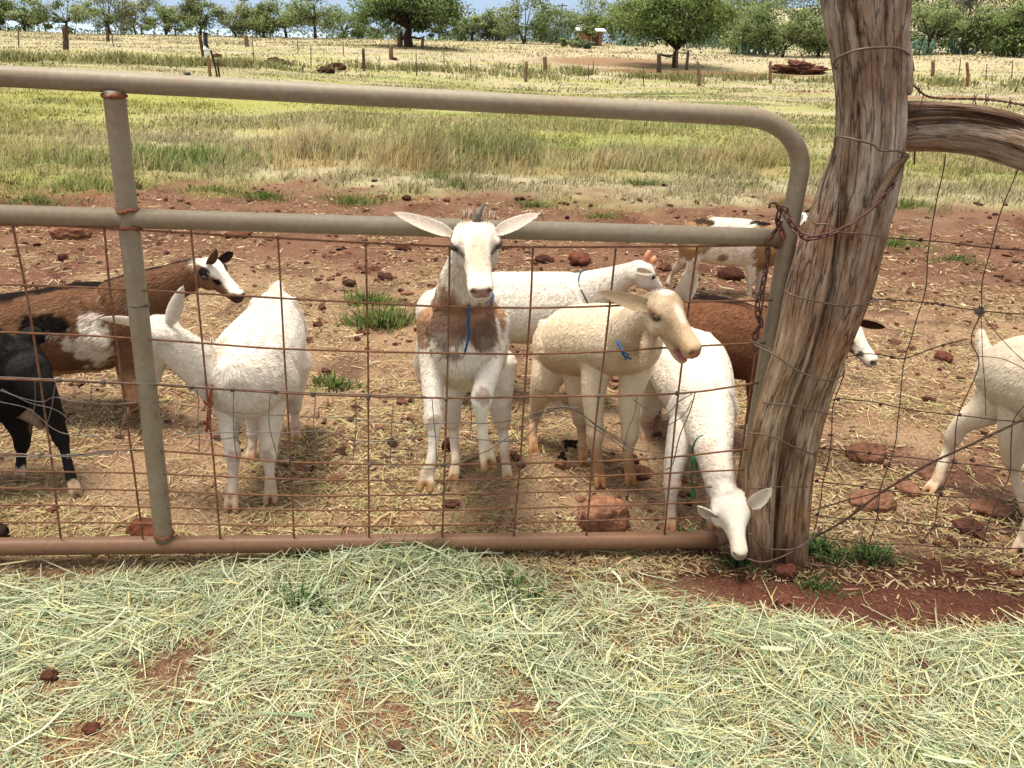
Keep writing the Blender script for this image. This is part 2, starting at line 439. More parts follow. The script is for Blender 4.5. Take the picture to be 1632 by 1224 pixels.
def grass_patch(n, ylo, yhi, hmean, wmean, seed, power=1.0):
    n = int(n*1.22); x, y = scatter(n, ylo, yhi, power=power)
    p = np.stack([x, y], 1)
    m = grass_mask(x, y)
    tuft = fbm(p, 0.35 if yhi < 20 else 1.5, 3, seed)
    dens = np.clip(0.55+1.1*tuft, 0.05, 1)
    keep = rng.random(n) < np.clip(m*1.1, 0, 1)*dens
    x, y, p, tuft = x[keep], y[keep], p[keep], tuft[keep]
    # bare earth stays bare
    bare = np.zeros(len(x))
    for (px, py, rx, ry) in ((1120, 116, 10.0, 3.4), (980, 100, 6, 5), (1500, 155, 3, 1.2)):
        g = w_px(px, py); bare = np.maximum(bare, np.exp(-(((x-g[0])/rx)**2+((y-g[1])/ry)**2)))
    k2 = rng.random(len(x)) > bare*1.3; x, y, p, tuft = x[k2], y[k2], p[k2], tuft[k2]
    n = len(x)
    hgt = hmean*(0.4+1.1*rng.random(n))*(0.55+1.1*np.clip(tuft+0.2, 0, 1))*(0.45+0.55*grass_mask(x, y))
    for (px, py, rx, ry, kk) in ((495, 255, .75, .5, 2.6), (640, 262, .5, .45, 2.2), (880, 268, 1.4, .45, 1.2), (760, 248, .9, .9, 1.5), (1180, 262, 1.0, .6, 1.4), (560, 200, 1.5, .6, .9), (240, 268, .9, .5, .7), (1010, 260, .8, .4, 1.3)):
        g = w_px(px, py); hgt = hgt*(1+kk*np.exp(-(((x-g[0])/rx)**2+((y-g[1])/ry)**2)))
    c = field_palette(x, y)
    c = c*(0.82+0.36*rng.random((n, 1)))
    dry = (rng.random(n) < 0.25)[:, None]; c = np.where(dry, c*0.45+alb(226, 212, 160, 1.1)*0.55, c)
    z = ground_h(x, y)-0.01
    return blades(np.stack([x, y, z], 1), hgt, wmean*(0.6+0.8*rng.random(n)), rng.normal(0.4, 1.3, n), np.abs(rng.normal(0.75, 0.45, n)), c)
fg = MB()
for args in ((150000, 6.4, 12, .095, .0075, 401, 1.15), (120000, 11, 20, .075, .014, 431, 1.2), (65000, 20, 42, .075, .03, 461, 1.1), (45000, 42, 75, .10, .06, 491, 1.0), (45000, 75, 125, .16, .10, 521, 1.0)):
    V, Q, T, C = grass_patch(*args); fg.add(V, Q, T, C)
for (px, py, rx, ry, nn, hh, cc) in ((470, 250, .45, .35, 1500, .40, (230, 208, 158)), (530, 245, .4, .35, 1200, .38, (228, 206, 154)), (640, 262, .45, .3, 1300, .34, (230, 210, 160)), (600, 250, .3, .3, 600, .3, (176, 170, 112)), (720, 230, .5, .6, 1500, .32, (128, 138, 78)), (790, 235, .5, .6, 1600, .34, (134, 142, 80)),
      (880, 262, .6, .3, 1200, .26, (224, 206, 156)), (960, 268, .6, .25, 1100, .26, (222, 204, 152)), (1060, 262, .6, .3, 1200, .28, (220, 202, 152)), (1170, 260, .7, .35, 1400, .30, (206, 182, 126)), (1230, 250, .5, .4, 900, .28, (190, 172, 116)), (360, 255, .5, .4, 1000, .22, (112, 148, 66)), (270, 255, .5, .35, 1000, .22, (108, 146, 62)),
      (130, 262, .6, .35, 1000, .2, (134, 150, 84)), (40, 258, .6, .4, 1000, .22, (196, 184, 120)), (1540, 270, .8, .3, 900, .2, (198, 178, 124)), (1600, 262, .5, .3, 700, .2, (150, 156, 86)), (1480, 250, .5, .4, 700, .22, (190, 176, 118)), (560, 205, 1.1, .7, 1200, .26, (136, 134, 82)), (930, 210, 1.4, 1.0, 1500, .28, (150, 156, 92)), (1090, 205, 1.2, .9, 1300, .28, (140, 150, 84)), (420, 268, .4, .25, 500, .22, (208, 186, 132)), (690, 272, .4, .2, 500, .22, (208, 186, 132))):
    g = on_ground(px, py); x = g[0]+rng.normal(0, rx*.6, nn); y = g[1]+rng.normal(0, ry*.6, nn); p = np.stack([x, y], 1)
    k = rng.random(nn) < np.clip(.5+1.2*fbm(p, .3, 2, 77), .1, 1); x, y, p = x[k], y[k], p[k]; m = len(x)
    c = alb(*cc, 1.15)*(.75+.5*rng.random((m, 1))); ds = (rng.random(m) < .3)[:, None]; c = np.where(ds, alb(222, 206, 156, 1.0), c)
    V, Q, T, C = blades(np.stack([x, y, ground_h(x, y)-.01], 1), hh*(.45+.75*rng.random(m)), .0065*(.6+.7*rng.random(m)), rng.normal(.5, 1.4, m), np.abs(rng.normal(.55, .4, m)), c); fg.add(V, Q, T, C)
fg.nr = up_normals(fg.n//5)
tag(fg.build("field_grass", M_GRASS), "dry and green pasture grass growing over the field beyond the bare soil", "grass", kind="stuff")
# green weeds along the far fence and sprouts on the bare soil
wd = MB()
n = 30000
y = rng.normal(0, 1, n); t = rng.random(n)
xs = np.linspace(-27, 27, 40)
px_c = rng.uniform(-60, 1700, n)
cx = np.array([on_ground(q, 96+0.026*q) for q in np.arange(-60, 1701, 20)])
ii = np.clip(((px_c+60)/20).astype(int), 0, len(cx)-1)
x = cx[ii, 0]+rng.normal(0, .35, n); y = cx[ii, 1]+rng.normal(0, 2.6, n)
p = np.stack([x, y], 1); kf = rng.random(n) < np.clip(0.12+1.5*fbm(p, 1.6, 3, 611), 0, 1)
x, y, p = x[kf], y[kf], p[kf]; n = len(x)
c = alb(156, 160, 108)*(0.75+0.5*rng.random((n, 1))); tt = (rng.random(n) < 0.35)[:, None]; c = np.where(tt, alb(178, 164, 108), c)
V, Q, T, C = blades(np.stack([x, y, ground_h(x, y)-.02], 1), (0.22+0.3*rng.random(n))*(0.7+np.clip(fbm(p, 1.6, 3, 611), 0, 1)), 0.05*(0.6+0.8*rng.random(n)), rng.uniform(0, 6.28, n), np.abs(rng.normal(.6, .4, n)), c)
wd.add(V, Q, T, C)
wd.nr = up_normals(wd.n//5)
tag(wd.build("weeds", M_GRASS), "low bushy green weeds in a band along the far fence line", "weeds", kind="stuff")
sp = MB()
def hay_mound0(x, y):
    g = Gz(640, 915); return .05*np.exp(-(((x-g[0])/.22)**2+((y-g[1])/.10)**2))
for (px, py, rr, nn, hh) in ((610, 520, .16, 900, .10), (590, 490, .12, 500, .10), (1420, 395, .35, 700, .07), (530, 620, .12, 350, .05), (800, 500, .1, 120, .05), (560, 325, .3, 500, .09), (420, 318, .25, 500, .08), (60, 330, .4, 500, .08), (850, 330, .2, 350, .07), (1020, 295, .25, 500, .09), (1190, 300, .2, 400, .09), (730, 300, .25, 500, .1),
                             (1440, 330, .5, 800, .09), (1520, 420, .2, 250, .06), (1560, 300, .4, 500, .09), (700, 285, .3, 400, .1), (150, 300, .5, 700, .09), (340, 310, .3, 400, .09), (1250, 330, .2, 300, .07), (960, 350, .2, 250, .06)):
    g = on_ground(px, py)
    a = rng.uniform(0, 6.283, nn); q = rr*np.abs(rng.normal(0, .6, nn)); x = g[0]+np.cos(a)*q; y = g[1]+np.sin(a)*q*.6
    c = alb(120, 150, 72)*(0.6+0.7*rng.random((nn, 1))); tt = (rng.random(nn) < .3)[:, None]; c = np.where(tt, alb(180, 170, 110), c)
    V, Q, T, C = blades(np.stack([x, y, ground_h(x, y)-.005], 1), hh*(.4+.8*rng.random(nn)), .005*(.6+.8*rng.random(nn)), a, np.abs(rng.normal(.9, .4, nn)), c); sp.add(V, Q, T, C)
for (px, py, rr, nn, hh, wd_) in ((1300, 876, .045, 260, .055, .005), (1330, 890, .05, 180, .045, .004), (1390, 888, .05, 320, .05, .005), (1180, 905, .06, 200, .05, .004), (1300, 935, .07, 160, .04, .004), (490, 892, .035, 160, .07, .004), (478, 968, .04, 170, .07, .004), (700, 905, .08, 150, .06, .003), (840, 975, .05, 170, .07, .004), (630, 905, .07, 90, .06, .003), (805, 955, .05, 120, .06, .004), (1100, 860, .03, 90, .04, .005)):
    g = Gz(px, py); a = rng.uniform(0, 6.283, nn); q = rr*np.abs(rng.normal(0, .6, nn)); x = g[0]+np.cos(a)*q*1.3; y = g[1]+np.sin(a)*q
    c = alb(122, 158, 92)*(0.6+0.7*rng.random((nn, 1))); tt = (rng.random(nn) < .15)[:, None]; c = np.where(tt, alb(170, 180, 120), c)
    V, Q, T, C = blades(np.stack([x, y, ground_h(x, y)+hay_mound0(x, y)-.004], 1), hh*(.35+.8*rng.random(nn)), wd_*(.6+.8*rng.random(nn)), a, np.abs(rng.normal(.8, .4, nn)), c); sp.add(V, Q, T, C)
sp.nr = up_normals(sp.n//5)
tag(sp.build("grass_sprouts", M_GRASS), "small green grass sprouts dotted over the bare red soil and along the gate", "grass", kind="stuff")

# ================================================================ straw and hay
def strips(c0, dirv, L, W, cols, bend, tilt):
    """flat bent straws lying about: centre, heading, length, width"""
    n = len(c0)
    d = np.stack([np.cos(dirv)*np.cos(tilt), np.sin(dirv)*np.cos(tilt), np.sin(tilt)], 1)
    s = np.stack([-np.sin(dirv), np.cos(dirv), np.zeros(n)], 1)
    rl = rng.uniform(-0.9, 0.9, n)
    upv = np.cross(d, s)*-1
    sw = (s*np.cos(rl)[:, None]+np.array([0, 0, 1.0])*np.sin(rl)[:, None])*(W/2)[:, None]
    off = s*(bend*L)[:, None]
    sag = np.zeros((n, 3)); sag[:, 2] = -np.abs(bend)*L*0.4
    a = c0-d*(L/2)[:, None]; b = c0+off+sag*-0.3; e = c0+d*(L/2)[:, None]
    V = np.stack([a-sw*.8, a+sw*.8, b-sw, b+sw, e-sw*.5, e+sw*.5], 1).reshape(-1, 3)
    o = np.arange(n)[:, None]*6
    Q = np.concatenate([o+np.array([[0, 1, 3, 2]]), o+np.array([[2, 3, 5, 4]])])
    C = np.repeat(cols, 6, axis=0)
    return V, Q, C
def hay_density(x, y):
    p = np.stack([x, y], 1)
    d = 0.9+1.1*fbm(p, 0.35, 3, 701)
    e = np.exp(-(((x-1.02)/0.62)**2+((y-2.02)/0.21)**2)); d = d-1.5*sstep(.3, .6, e+0.12*fbm(p, .15, 2, 5))
    e = np.exp(-(((x-.55)/.34)**2+((y-2.02)/.10)**2)); d = d-.9*e
    d = d-0.9*sstep(1.93, 2.05, y-0.10*x-0.05)*(1-0.7*np.exp(-((x+.38)/.25)**2))
    for (px, py, rr, k) in ((330, 1030, .09, 1.0), (250, 1060, .08, .8), (80, 1090, .06, .9), (150, 1175, .05, .8), (1450, 1120, .06, .7), (860, 1150, .08, .5), (70, 900, .15, .8), (1560, 1190, .1, .6), (620, 1130, .05, .5), (1380, 1180, .07, .6)):
        g = Gz(px, py); d = d-k*np.exp(-(((x-g[0])/rr)**2+((y-g[1])/(rr*.8))**2))
    return np.clip(d, 0.0, 1)
def hay_mound(x, y):
    g = Gz(640, 915); g2 = Gz(1000, 1010); g3 = Gz(400, 930)
    return .05*np.exp(-(((x-g[0])/.22)**2+((y-g[1])/.10)**2))+.025*np.exp(-(((x-g2[0])/.4)**2+((y-g2[1])/.15)**2))+.02*np.exp(-(((x-g3[0])/.25)**2+((y-g3[1])/.08)**2))
hay = MB()
pal = np.array([1.07, 1.12, 1.19])*np.array([alb(208, 210, 172, 1.12), alb(222, 222, 168, 1.15), alb(190, 198, 158, 1.05), alb(160, 178, 132), alb(214, 196, 136, 1.05), alb(232, 226, 188, 1.15), alb(128, 150, 98), alb(190, 170, 112)])
def hay_layer(n, Lm, Wm, lift, seed, pr):
    n = int(n*1.25); y = rng.uniform(0.95, 2.12, n); x = (rng.random(n)*2-1)*(0.80*y+0.40)
    k = rng.random(n) < hay_density(x, y)
    x, y = x[k], y[k]; m = len(x); p = np.stack([x, y], 1)
    th = 1.5*fbm(p, .28, 2, seed)*math.pi+rng.normal(0, 0.75, m)
    L = Lm*np.exp(rng.normal(0, .45, m)); W = Wm*np.exp(rng.normal(0, .3, m))
    th2 = np.clip(hay_density(x, y), 0, 1)
    z = ground_h(x, y)+hay_mound(x, y)+0.003+lift*th2*rng.random(m)
    ci = rng.choice(len(pal), m, p=pr); c = pal[ci]*(0.8+0.35*rng.random((m, 1)))
    V, Q, C = strips(np.stack([x, y, z], 1), th, L, W, c, rng.normal(0, .07, m), rng.normal(0, .10, m))
    hay.add(V, Q, None, C)
hay_layer(42000, .022, .0018, .006, 3, [.1, .15, .1, .1, .25, .1, .05, .15])
hay_layer(38000, .05, .0017, .016, 5, [.22, .2, .18, .14, .1, .06, .07, .03])
hay_layer(15000, .10, .0020, .026, 7, [.25, .22, .18, .12, .08, .08, .05, .02])
hay_layer(900, .07, .0045, .03, 9, [.2, .2, .2, .1, .1, .2, .0, .0])
y = rng.uniform(0.95, 2.15, 36000); x = (rng.random(36000)*2-1)*(0.74*y+0.15); e = np.exp(-(((x-1.02)/0.55)**2+((y-2.03)/0.17)**2)); k = rng.random(36000) > sstep(.2, .5, e)*.9
x, y = x[k], y[k]; m = len(x)
V, Q, C = strips(np.stack([x, y, ground_h(x, y)+.003+.004*rng.random(m)], 1), rng.uniform(0, 6.28, m), .012*np.exp(rng.normal(0, .5, m)), .0016*np.exp(rng.normal(0, .3, m)), np.array([alb(222, 204, 150), alb(206, 184, 128), alb(196, 190, 140), alb(168, 136, 96)])[rng.integers(0, 4, m)]*(.8+.4*rng.random((m, 1))), rng.normal(0, .05, m), rng.normal(0, .1, m)); hay.add(V, Q, None, C)
tag(hay.build("hay", M_STRAW, smooth=False), "loose pale green hay strewn over the ground in front of the gate", "hay", kind="stuff")
ch = MB()
def chaff(n, ylo, yhi, Lm, Wm, colr, power, seed, spread=0.75):
    n = int(n*1.15); x, y = scatter(n, ylo, yhi, spread, power); p = np.stack([x, y], 1)
    k = rng.random(n) < np.clip(0.62+1.3*fbm(p, .5, 3, seed)+.5*fbm(p, .15, 2, seed+3), 0.03, 1)*(1-grass_mask(x, y))
    e = np.exp(-(((x-1.02)/0.55)**2+((y-2.03)/0.17)**2)); k &= rng.random(n) > sstep(.2, .5, e)*.78
    x, y = x[k], y[k]; m = len(x)
    c = np.array(colr)[rng.integers(0, len(colr), m)]*(0.7+0.5*rng.random((m, 1)))
    V, Q, C = strips(np.stack([x, y, ground_h(x, y)+.003+.006*rng.random(m)], 1), rng.uniform(0, 6.28, m), Lm*np.exp(rng.normal(0, .5, m)), Wm*np.exp(rng.normal(0, .35, m)), c, rng.normal(0, .06, m), rng.normal(0, .16, m))
    ch.add(V, Q, None, C)
tan = [alb(220, 192, 144, 1.1), alb(202, 172, 126, 1.05), alb(232, 212, 172, 1.12), alb(180, 146, 106), alb(152, 114, 82)]
pale = [alb(220, 200, 140), alb(200, 196, 130), alb(184, 180, 116), alb(232, 212, 160)]
chaff(115000, 2.02, 5.4, .022, .0032, tan, 1.35, 801)
chaff(12000, 2.0, 3.4, .05, .0030, pale, 1.2, 821)
chaff(5000, 3.2, 5.0, .045, .004, pale, 1.2, 831)
chaff(26000, 4.8, 7.6, .03, .006, tan[1:]+[alb(176, 150, 110)], 1.0, 841)
chaff(6000, 1.75, 2.2, .035, .0024, pale+tan, 1.0, 851, .7)
tag(ch.build("straw_litter", M_STRAW, smooth=False), "chopped golden straw scattered over the red soil of the goat pen", "straw", kind="stuff")

# crumbs of dry earth and droppings trodden into the pen
cv, ct = ico(1); cl = MB(); n = 6500
x, y = scatter(n, 2.1, 8.2, .62, 1.1); p = np.stack([x, y], 1); k = rng.random(n) < np.clip(.35+1.2*fbm(p, .5, 3, 871), .05, 1)*(1-.8*grass_mask(x, y)); x, y = x[k], y[k]; n = len(x)
sz = np.exp(rng.normal(-5.0, .45, n))*(1+.12*y); zz = ground_h(x, y)
jit = 1+.35*rng.normal(0, 1, (n, len(cv), 1)).clip(-1.2, 1.2)
V = (cv[None]*jit*np.array([1, 1, .65])*sz[:, None, None]*rng.uniform(.7, 1.4, (n, 1, 3))+np.stack([x, y, zz+sz*.25], 1)[:, None]).reshape(-1, 3)
T = (np.arange(n)[:, None, None]*len(cv)+ct[None]).reshape(-1, 3)
C = np.repeat(np.array([alb(130, 90, 70), alb(108, 72, 58), alb(152, 110, 84), alb(90, 62, 50)])[rng.integers(0, 4, n)], len(cv), 0)
cl.add(V, None, T, C); tag(cl.build("soil_crumbs", M_ROCK, smooth=False), "crumbled clods of reddish earth trodden into the pen floor", "earth", kind="stuff")
# ================================================================ pipe gate
GA = np.array([-1.3222, 1.9637]); GB = np.array([0.5884, 2.1452])          # line of the gate on the ground
g_n = np.array([GB[1]-GA[1], -(GB[0]-GA[0]), 0]); g_n = g_n/np.linalg.norm(g_n)   # towards the viewer
def Gp(px, py, off=0.0):           # point of the gate's plane
    d = ray(px, py); q0 = np.array([GA[0], GA[1], 0])+g_n*off
    t = ((q0-vC) @ g_n)/(d @ g_n); return vC+d*t
def pipe_material():
    m, nt, b, out = mat_new("weathered_pipe")
    tc = nt.nodes.new("ShaderNodeTexCoord"); at = nt.nodes.new("ShaderNodeAttribute"); at.attribute_name = "Col"
    n1 = nt.nodes.new("ShaderNodeTexNoise"); n1.inputs["Scale"].default_value = 9; n1.inputs["Detail"].default_value = 8; n1.inputs["Roughness"].default_value = .65
    n2 = nt.nodes.new("ShaderNodeTexNoise"); n2.inputs["Scale"].default_value = 70; n2.inputs["Detail"].default_value = 6
    mp = nt.nodes.new("ShaderNodeMapping"); mp.inputs["Scale"].default_value = (0.35, 1, 1)
    nt.links.new(tc.outputs["Object"], mp.inputs[0]); nt.links.new(mp.outputs[0], n1.inputs[0]); nt.links.new(tc.outputs["Object"], n2.inputs[0])
    r1 = nt.nodes.new("ShaderNodeMapRange"); r1.inputs[1].default_value = .46; r1.inputs[2].default_value = .64; nt.links.new(n1.outputs[0], r1.inputs[0])
    r2 = nt.nodes.new("ShaderNodeMapRange"); r2.inputs[1].default_value = .3; r2.inputs[2].default_value = .7; r2.inputs[3].default_value = .88; r2.inputs[4].default_value = 1.1; nt.links.new(n2.outputs[0], r2.inputs[0])
    mx = nt.nodes.new("ShaderNodeMix"); mx.data_type = 'RGBA'; mx.inputs[7].default_value = (*alb(150, 104, 74), 1)
    fm = nt.nodes.new("ShaderNodeMath"); fm.operation = 'MULTIPLY'; fm.inputs[1].default_value = .35
    nt.links.new(r1.outputs[0], fm.inputs[0]); nt.links.new(fm.outputs[0], mx.inputs[0]); nt.links.new(at.outputs["Color"], mx.inputs[6])
    sc = nt.nodes.new("ShaderNodeVectorMath"); sc.operation = 'SCALE'; nt.links.new(mx.outputs[2], sc.inputs[0]); nt.links.new(r2.outputs[0], sc.inputs["Scale"])
    nt.links.new(sc.outputs[0], b.inputs["Base Color"]); b.inputs["Roughness"].default_value = .55; b.inputs["Specular IOR Level"].default_value = .35
    bp = nt.nodes.new("ShaderNodeBump"); bp.inputs["Strength"].default_value = .25; bp.inputs["Distance"].default_value = .002
    nt.links.new(n2.outputs[0], bp.inputs["Height"]); nt.links.new(bp.outputs[0], b.inputs["Normal"])
    return m
M_PIPE = pipe_material()
M_WIRE = mat_plain("rusty_wire", alb(146, 100, 70), .75, .3, .0, .35, 60)
M_WIRE2 = mat_plain("dull_wire", alb(132, 120, 110), .55, .4, .3, .35, 60)
M_FENCEWIRE = mat_plain("fence_wire", alb(92, 66, 54), .7, .3, .0, .35, 60)
M_CHAIN = mat_plain("rusty_chain", alb(108, 70, 60), .7, .4, .2, .4, 90, .6, 200, .002)
M_WELD = mat_plain("rusty_weld", alb(150, 92, 70), .9, .2, 0, .4, 120, 1.0, 150, .004)
PIPE = .0224
gate = thing("pipe_gate", "weathered grey pipe gate with rusty wire mesh in its lower half", "gate", (-.4, 2.05, 0))
olive = alb(164, 152, 128); rust = alb(152, 112, 84)
def pipe(name, pts, r=PIPE, col=olive, sub=1, parent=gate, n=20):
    p = catmull(np.array(pts), sub) if sub > 1 else np.array(pts)
    if len(p) == 2: p = np.array([p[0]+(p[1]-p[0])*t for t in np.linspace(0, 1, 24)])
    mb = MB(); mb.add(*tube_geo(p, r, n, (0.1, .2, 1)), col=col); return mb.build(name, M_PIPE, parent)
b_l = Gp(0, 872); b_r = Gp(1165, 859)
xdir = unit(b_r-b_l)
top_a = Gp(0, 122); top_b = Gp(1200, 188)
L0 = -.9                            # the gate goes on out of the picture to its hinge post on the left
pts = [top_a+(top_a-top_b)*.55, top_a, Gp(600, 154), Gp(1130, 182)]
pts = [pts[0]+(pts[-1]-pts[0])*t for t in np.linspace(0, 1, 20)]
bend = [Gp(1190, 186), Gp(1225, 194), Gp(1253, 212), Gp(1270, 238), Gp(1275, 268)]
low = [Gp(1275, 268)+(Gp(1186, 790)-Gp(1275, 268))*t for t in np.linspace(.08, 1, 20)]
bend2 = [Gp(1182, 815), Gp(1174, 838), Gp(1158, 852), Gp(1140, 860)]
pp = np.concatenate([pts, catmull(np.array([pts[-1]]+bend+[low[0]]), 5)[1:-1], low, catmull(np.array([low[-1]]+bend2), 5)[1:]])
mb = MB(); mb.add(*tube_geo(pp, PIPE, 20, g_n), col=olive)
mb.c = []
hgt = np.clip((np.concatenate(mb.v)[:, 2]-.05)/.35, 0, 1)[:, None]; mb.c = [olive*hgt+rust*(1-hgt)]
mb.build("outer_frame", M_PIPE, gate)
def along(a, b, ext): return [a+(a-b)*ext, b]
pipe("bottom_rail", along(Gp(0, 871), Gp(1141, 860), .55), .0238, col=rust)
pipe("middle_rail", along(Gp(0, 342), Gp(1243, 379), .55))
up_t, up_m, up_b = Gp(181, 140), Gp(206, 350), Gp(262, 862)
pipe("upright", [up_t+(up_b-up_t)*t for t in np.linspace(.004, .996, 40)], .0236)
hl = along(Gp(0, 122), Gp(1200, 188), .55)[0]; hb = along(Gp(0, 871), Gp(1141, 860), .55)[0]
pipe("hinge_upright", [hl, hb])
upr = [o for o in gate.children if o.name.startswith("upright")][0]
mrl = [o for o in gate.children if o.name.startswith("middle_rail")][0]
def weld(c, axis, r, par):
    ax = unit(axis); a = unit(np.cross(ax, [0.3, 1, .2])); b = np.cross(ax, a); t = np.linspace(0, 2*math.pi, 41)
    p = c+np.cos(t)[:, None]*a*r+np.sin(t)[:, None]*b*r; p = p+ax*(.004*vnoise(p, .02, 5))[:, None]
    mb = MB(); mb.add(*tube_geo(p, .0042*(1+.4*vnoise(p, .012, 9)), 8)); o = mb.build("weld", M_WELD); o.parent = par
ud = unit(up_b-up_t)
weld(Gp(182, 149)+ud*.004, ud, .0238, upr); weld(Gp(204, 334), ud, .0238, upr); weld(Gp(208, 362), ud, .0238, upr); weld(Gp(261, 850), ud, .0238, upr); weld(Gp(1238, 379), xdir, .0226, mrl)
# welded mesh in the lower half
OFF = .012
HW = [[(-700, 345), (0, 358), (220, 367), (600, 388), (830, 394), (1236, 391)], [(-700, 432), (0, 453), (230, 463), (480, 477), (700, 488), (860, 491), (985, 487), (1085, 481), (1238, 478)],
      [(-700, 506), (0, 529), (240, 541), (450, 556), (700, 563), (860, 564), (990, 559), (1100, 552), (1222, 546)], [(-700, 585), (0, 604), (230, 613), (480, 628), (700, 634), (880, 632), (1080, 627), (1209, 610)],
      [(-700, 718), (0, 724), (100, 726), (200, 717), (330, 724), (460, 736), (700, 740), (1000, 733), (1192, 716)], [(-700, 748), (0, 751), (240, 755), (470, 764), (700, 766), (1000, 757), (1188, 748)],
      [(-700, 776), (0, 778), (240, 782), (480, 790), (720, 788), (1000, 781), (1180, 774)], [(-700, 803), (0, 805), (240, 808), (480, 813), (700, 813), (1000, 805), (1180, 798)], [(-700, 830), (0, 832), (240, 834), (470, 838), (700, 837), (1000, 828), (1168, 822)]]
VW = [[(18, 350), (48, 500), (76, 690), (97, 858)], [(165, 355), (178, 480), (205, 690), (228, 858)], [(305, 368), (322, 540), (340, 730), (351, 858)], [(443, 376), (452, 540), (461, 700), (469, 858)],
      [(583, 388), (586, 560), (588, 860)], [(717, 392), (714, 560), (709, 720), (705, 860)], [(850, 396), (841, 560), (829, 730), (819, 858)], [(981, 396), (966, 540), (948, 690), (934, 856)], [(1111, 394), (1094, 520), (1075, 680), (1059, 852)], [(1226, 393), (1210, 520), (1186, 690), (1172, 790)],
      [(-150, 340), (-110, 520), (-60, 860)], [(-300, 330), (-260, 520), (-200, 860)], [(-460, 325), (-400, 540), (-330, 862)]]
mb = MB()
for k, w in enumerate(HW):
    p = catmull(np.array([Gp(x, y, OFF) for x, y in w]), 8); p = p+np.stack([0*p[:, 0], 0*p[:, 0], .0012*vnoise(p*np.array([1, 1, .1]), .12, k)], 1)
    mb.add(*tube_geo(p, .0026 if k < 5 else .0023, 6))
for k, w in enumerate(VW):
    p = catmull(np.array([Gp(x, y, OFF-.005) for x, y in w]), 8); p[:, 0] += .0015*vnoise(p*np.array([.1, .1, 1]), .15, 50+k)
    mb.add(*tube_geo(p, .0027, 6))
mb.build("wire_mesh", M_WIRE, gate)
# wire wrapped round the upright, and tie twists along the mesh
def loop_round(c, axis, r, wire, turns=1.0, tail=None):
    ax = unit(axis); a = unit(np.cross(ax, [0.3, 1, .2])); b = np.cross(ax, a)
    t = np.linspace(0, 2*math.pi*turns, int(24*turns)+1)
    return tube_geo(np.asarray(c)+np.cos(t)[:, None]*a*r+np.sin(t)[:, None]*b*r+ax*(t/(2*math.pi)*wire*2.2)[:, None], wire, 6)
mb = MB(); c = Gp(221, 483); mb.add(*loop_round(c, up_b-up_t, PIPE+.001, .0016, 2)); mb.add(*tube_geo([c+np.array([-.026, -.01, 0]), c+np.array([-.028, -.012, -.02]), c+np.array([-.024, -.014, -.03])], .0016, 6))
mb.build("tie_wire", M_WIRE2, gate)
# ---------------------------------------------------------------- old woven wire hanging in the mesh
rs = np.random.default_rng(3)
mb = MB()
def wv(pts, r=.0013, off=.018, sub=8, wob=.004, mat=None):
    p = catmull(np.array([Gp(x, y, off) for x, y in pts]), sub)
    nz = np.stack([vnoise(p, .06, rs.integers(999)), vnoise(p, .06, rs.integers(999)), vnoise(p, .06, rs.integers(999))], 1)*wob
    mb.add(*tube_geo(p+nz, r, 5))
wv([(-300, 590), (0, 601), (100, 606), (240, 612), (480, 625), (680, 632)], .0016, .02, 10, .002)
wv([(-300, 716), (0, 722), (60, 727), (150, 722), (215, 716)], .0016, .02, 10, .002); wv([(0, 727), (110, 728), (180, 722)], .0016, .024, 8, .002)
wv([(0, 622), (60, 640), (90, 632), (160, 645), (240, 640), (330, 652), (420, 660), (480, 663), (560, 668), (640, 676), (720, 674), (800, 672), (880, 655)])
wv([(300, 692), (380, 688), (440, 690), (520, 688), (580, 702), (680, 697), (760, 702), (830, 700), (880, 660), (960, 690), (1000, 720)])
wv([(590, 735), (650, 745), (700, 747), (770, 720), (820, 690), (880, 655), (930, 650)]); wv([(600, 760), (640, 778), (700, 790), (725, 755), (770, 770)], .0012)
wv([(850, 660), (885, 648), (920, 652), (960, 685), (1010, 715), (1060, 720)], .0018); wv([(840, 668), (900, 650), (950, 675), (1000, 708)], .0014)
wv([(1010, 635), (1030, 650), (1060, 662), (1085, 640), (1105, 628)]); wv([(1108, 625), (1100, 655), (1085, 690), (1072, 735), (1060, 748)], .0016); wv([(1015, 632), (1012, 660), (1000, 690), (992, 720)])
wv([(1062, 677), (1092, 660), (1104, 640)], .0013)
for (a, b) in (((430, 622), (445, 735)), ((372, 620), (378, 735)), ((500, 630), (500, 735)), ((565, 632), (560, 735)), ((625, 640), (622, 750)), ((690, 635), (693, 745)), ((750, 635), (748, 700)), ((310, 618), (318, 720)), ((150, 612), (125, 700)), ((88, 606), (70, 690)), ((55, 606), (48, 680))):
    m_ = ((a[0]+b[0])/2+rs.uniform(-8, 8), (a[1]+b[1])/2)
    wv([a, m_, b], .0012, .02, 8, .005)
wv([(0, 620), (40, 640), (90, 655), (130, 690), (165, 700)], .0013); wv([(0, 640), (50, 655), (100, 690), (170, 698)], .0013); wv([(190, 700), (205, 660), (240, 640)], .0012); wv([(240, 650), (270, 680), (320, 700), (380, 695)], .0012)
for (x, y) in ((95, 606), (165, 609), (440, 625), (500, 629), (588, 634), (712, 636), (955, 631), (1080, 627), (65, 726), (110, 727), (460, 736), (590, 741), (708, 741), (830, 738), (940, 734), (1045, 730), (372, 621), (306, 617)):
    c = Gp(x, y, .016); mb.add(*loop_round(c-xdir*.006, xdir, .0052, .0014, 3))
lw = mb.build("tangled_wire", M_WIRE2)
recentre(lw, Gp(600, 740)); tag(lw, "loose tangle of thin woven wire tied along the lower gate mesh", "wire")

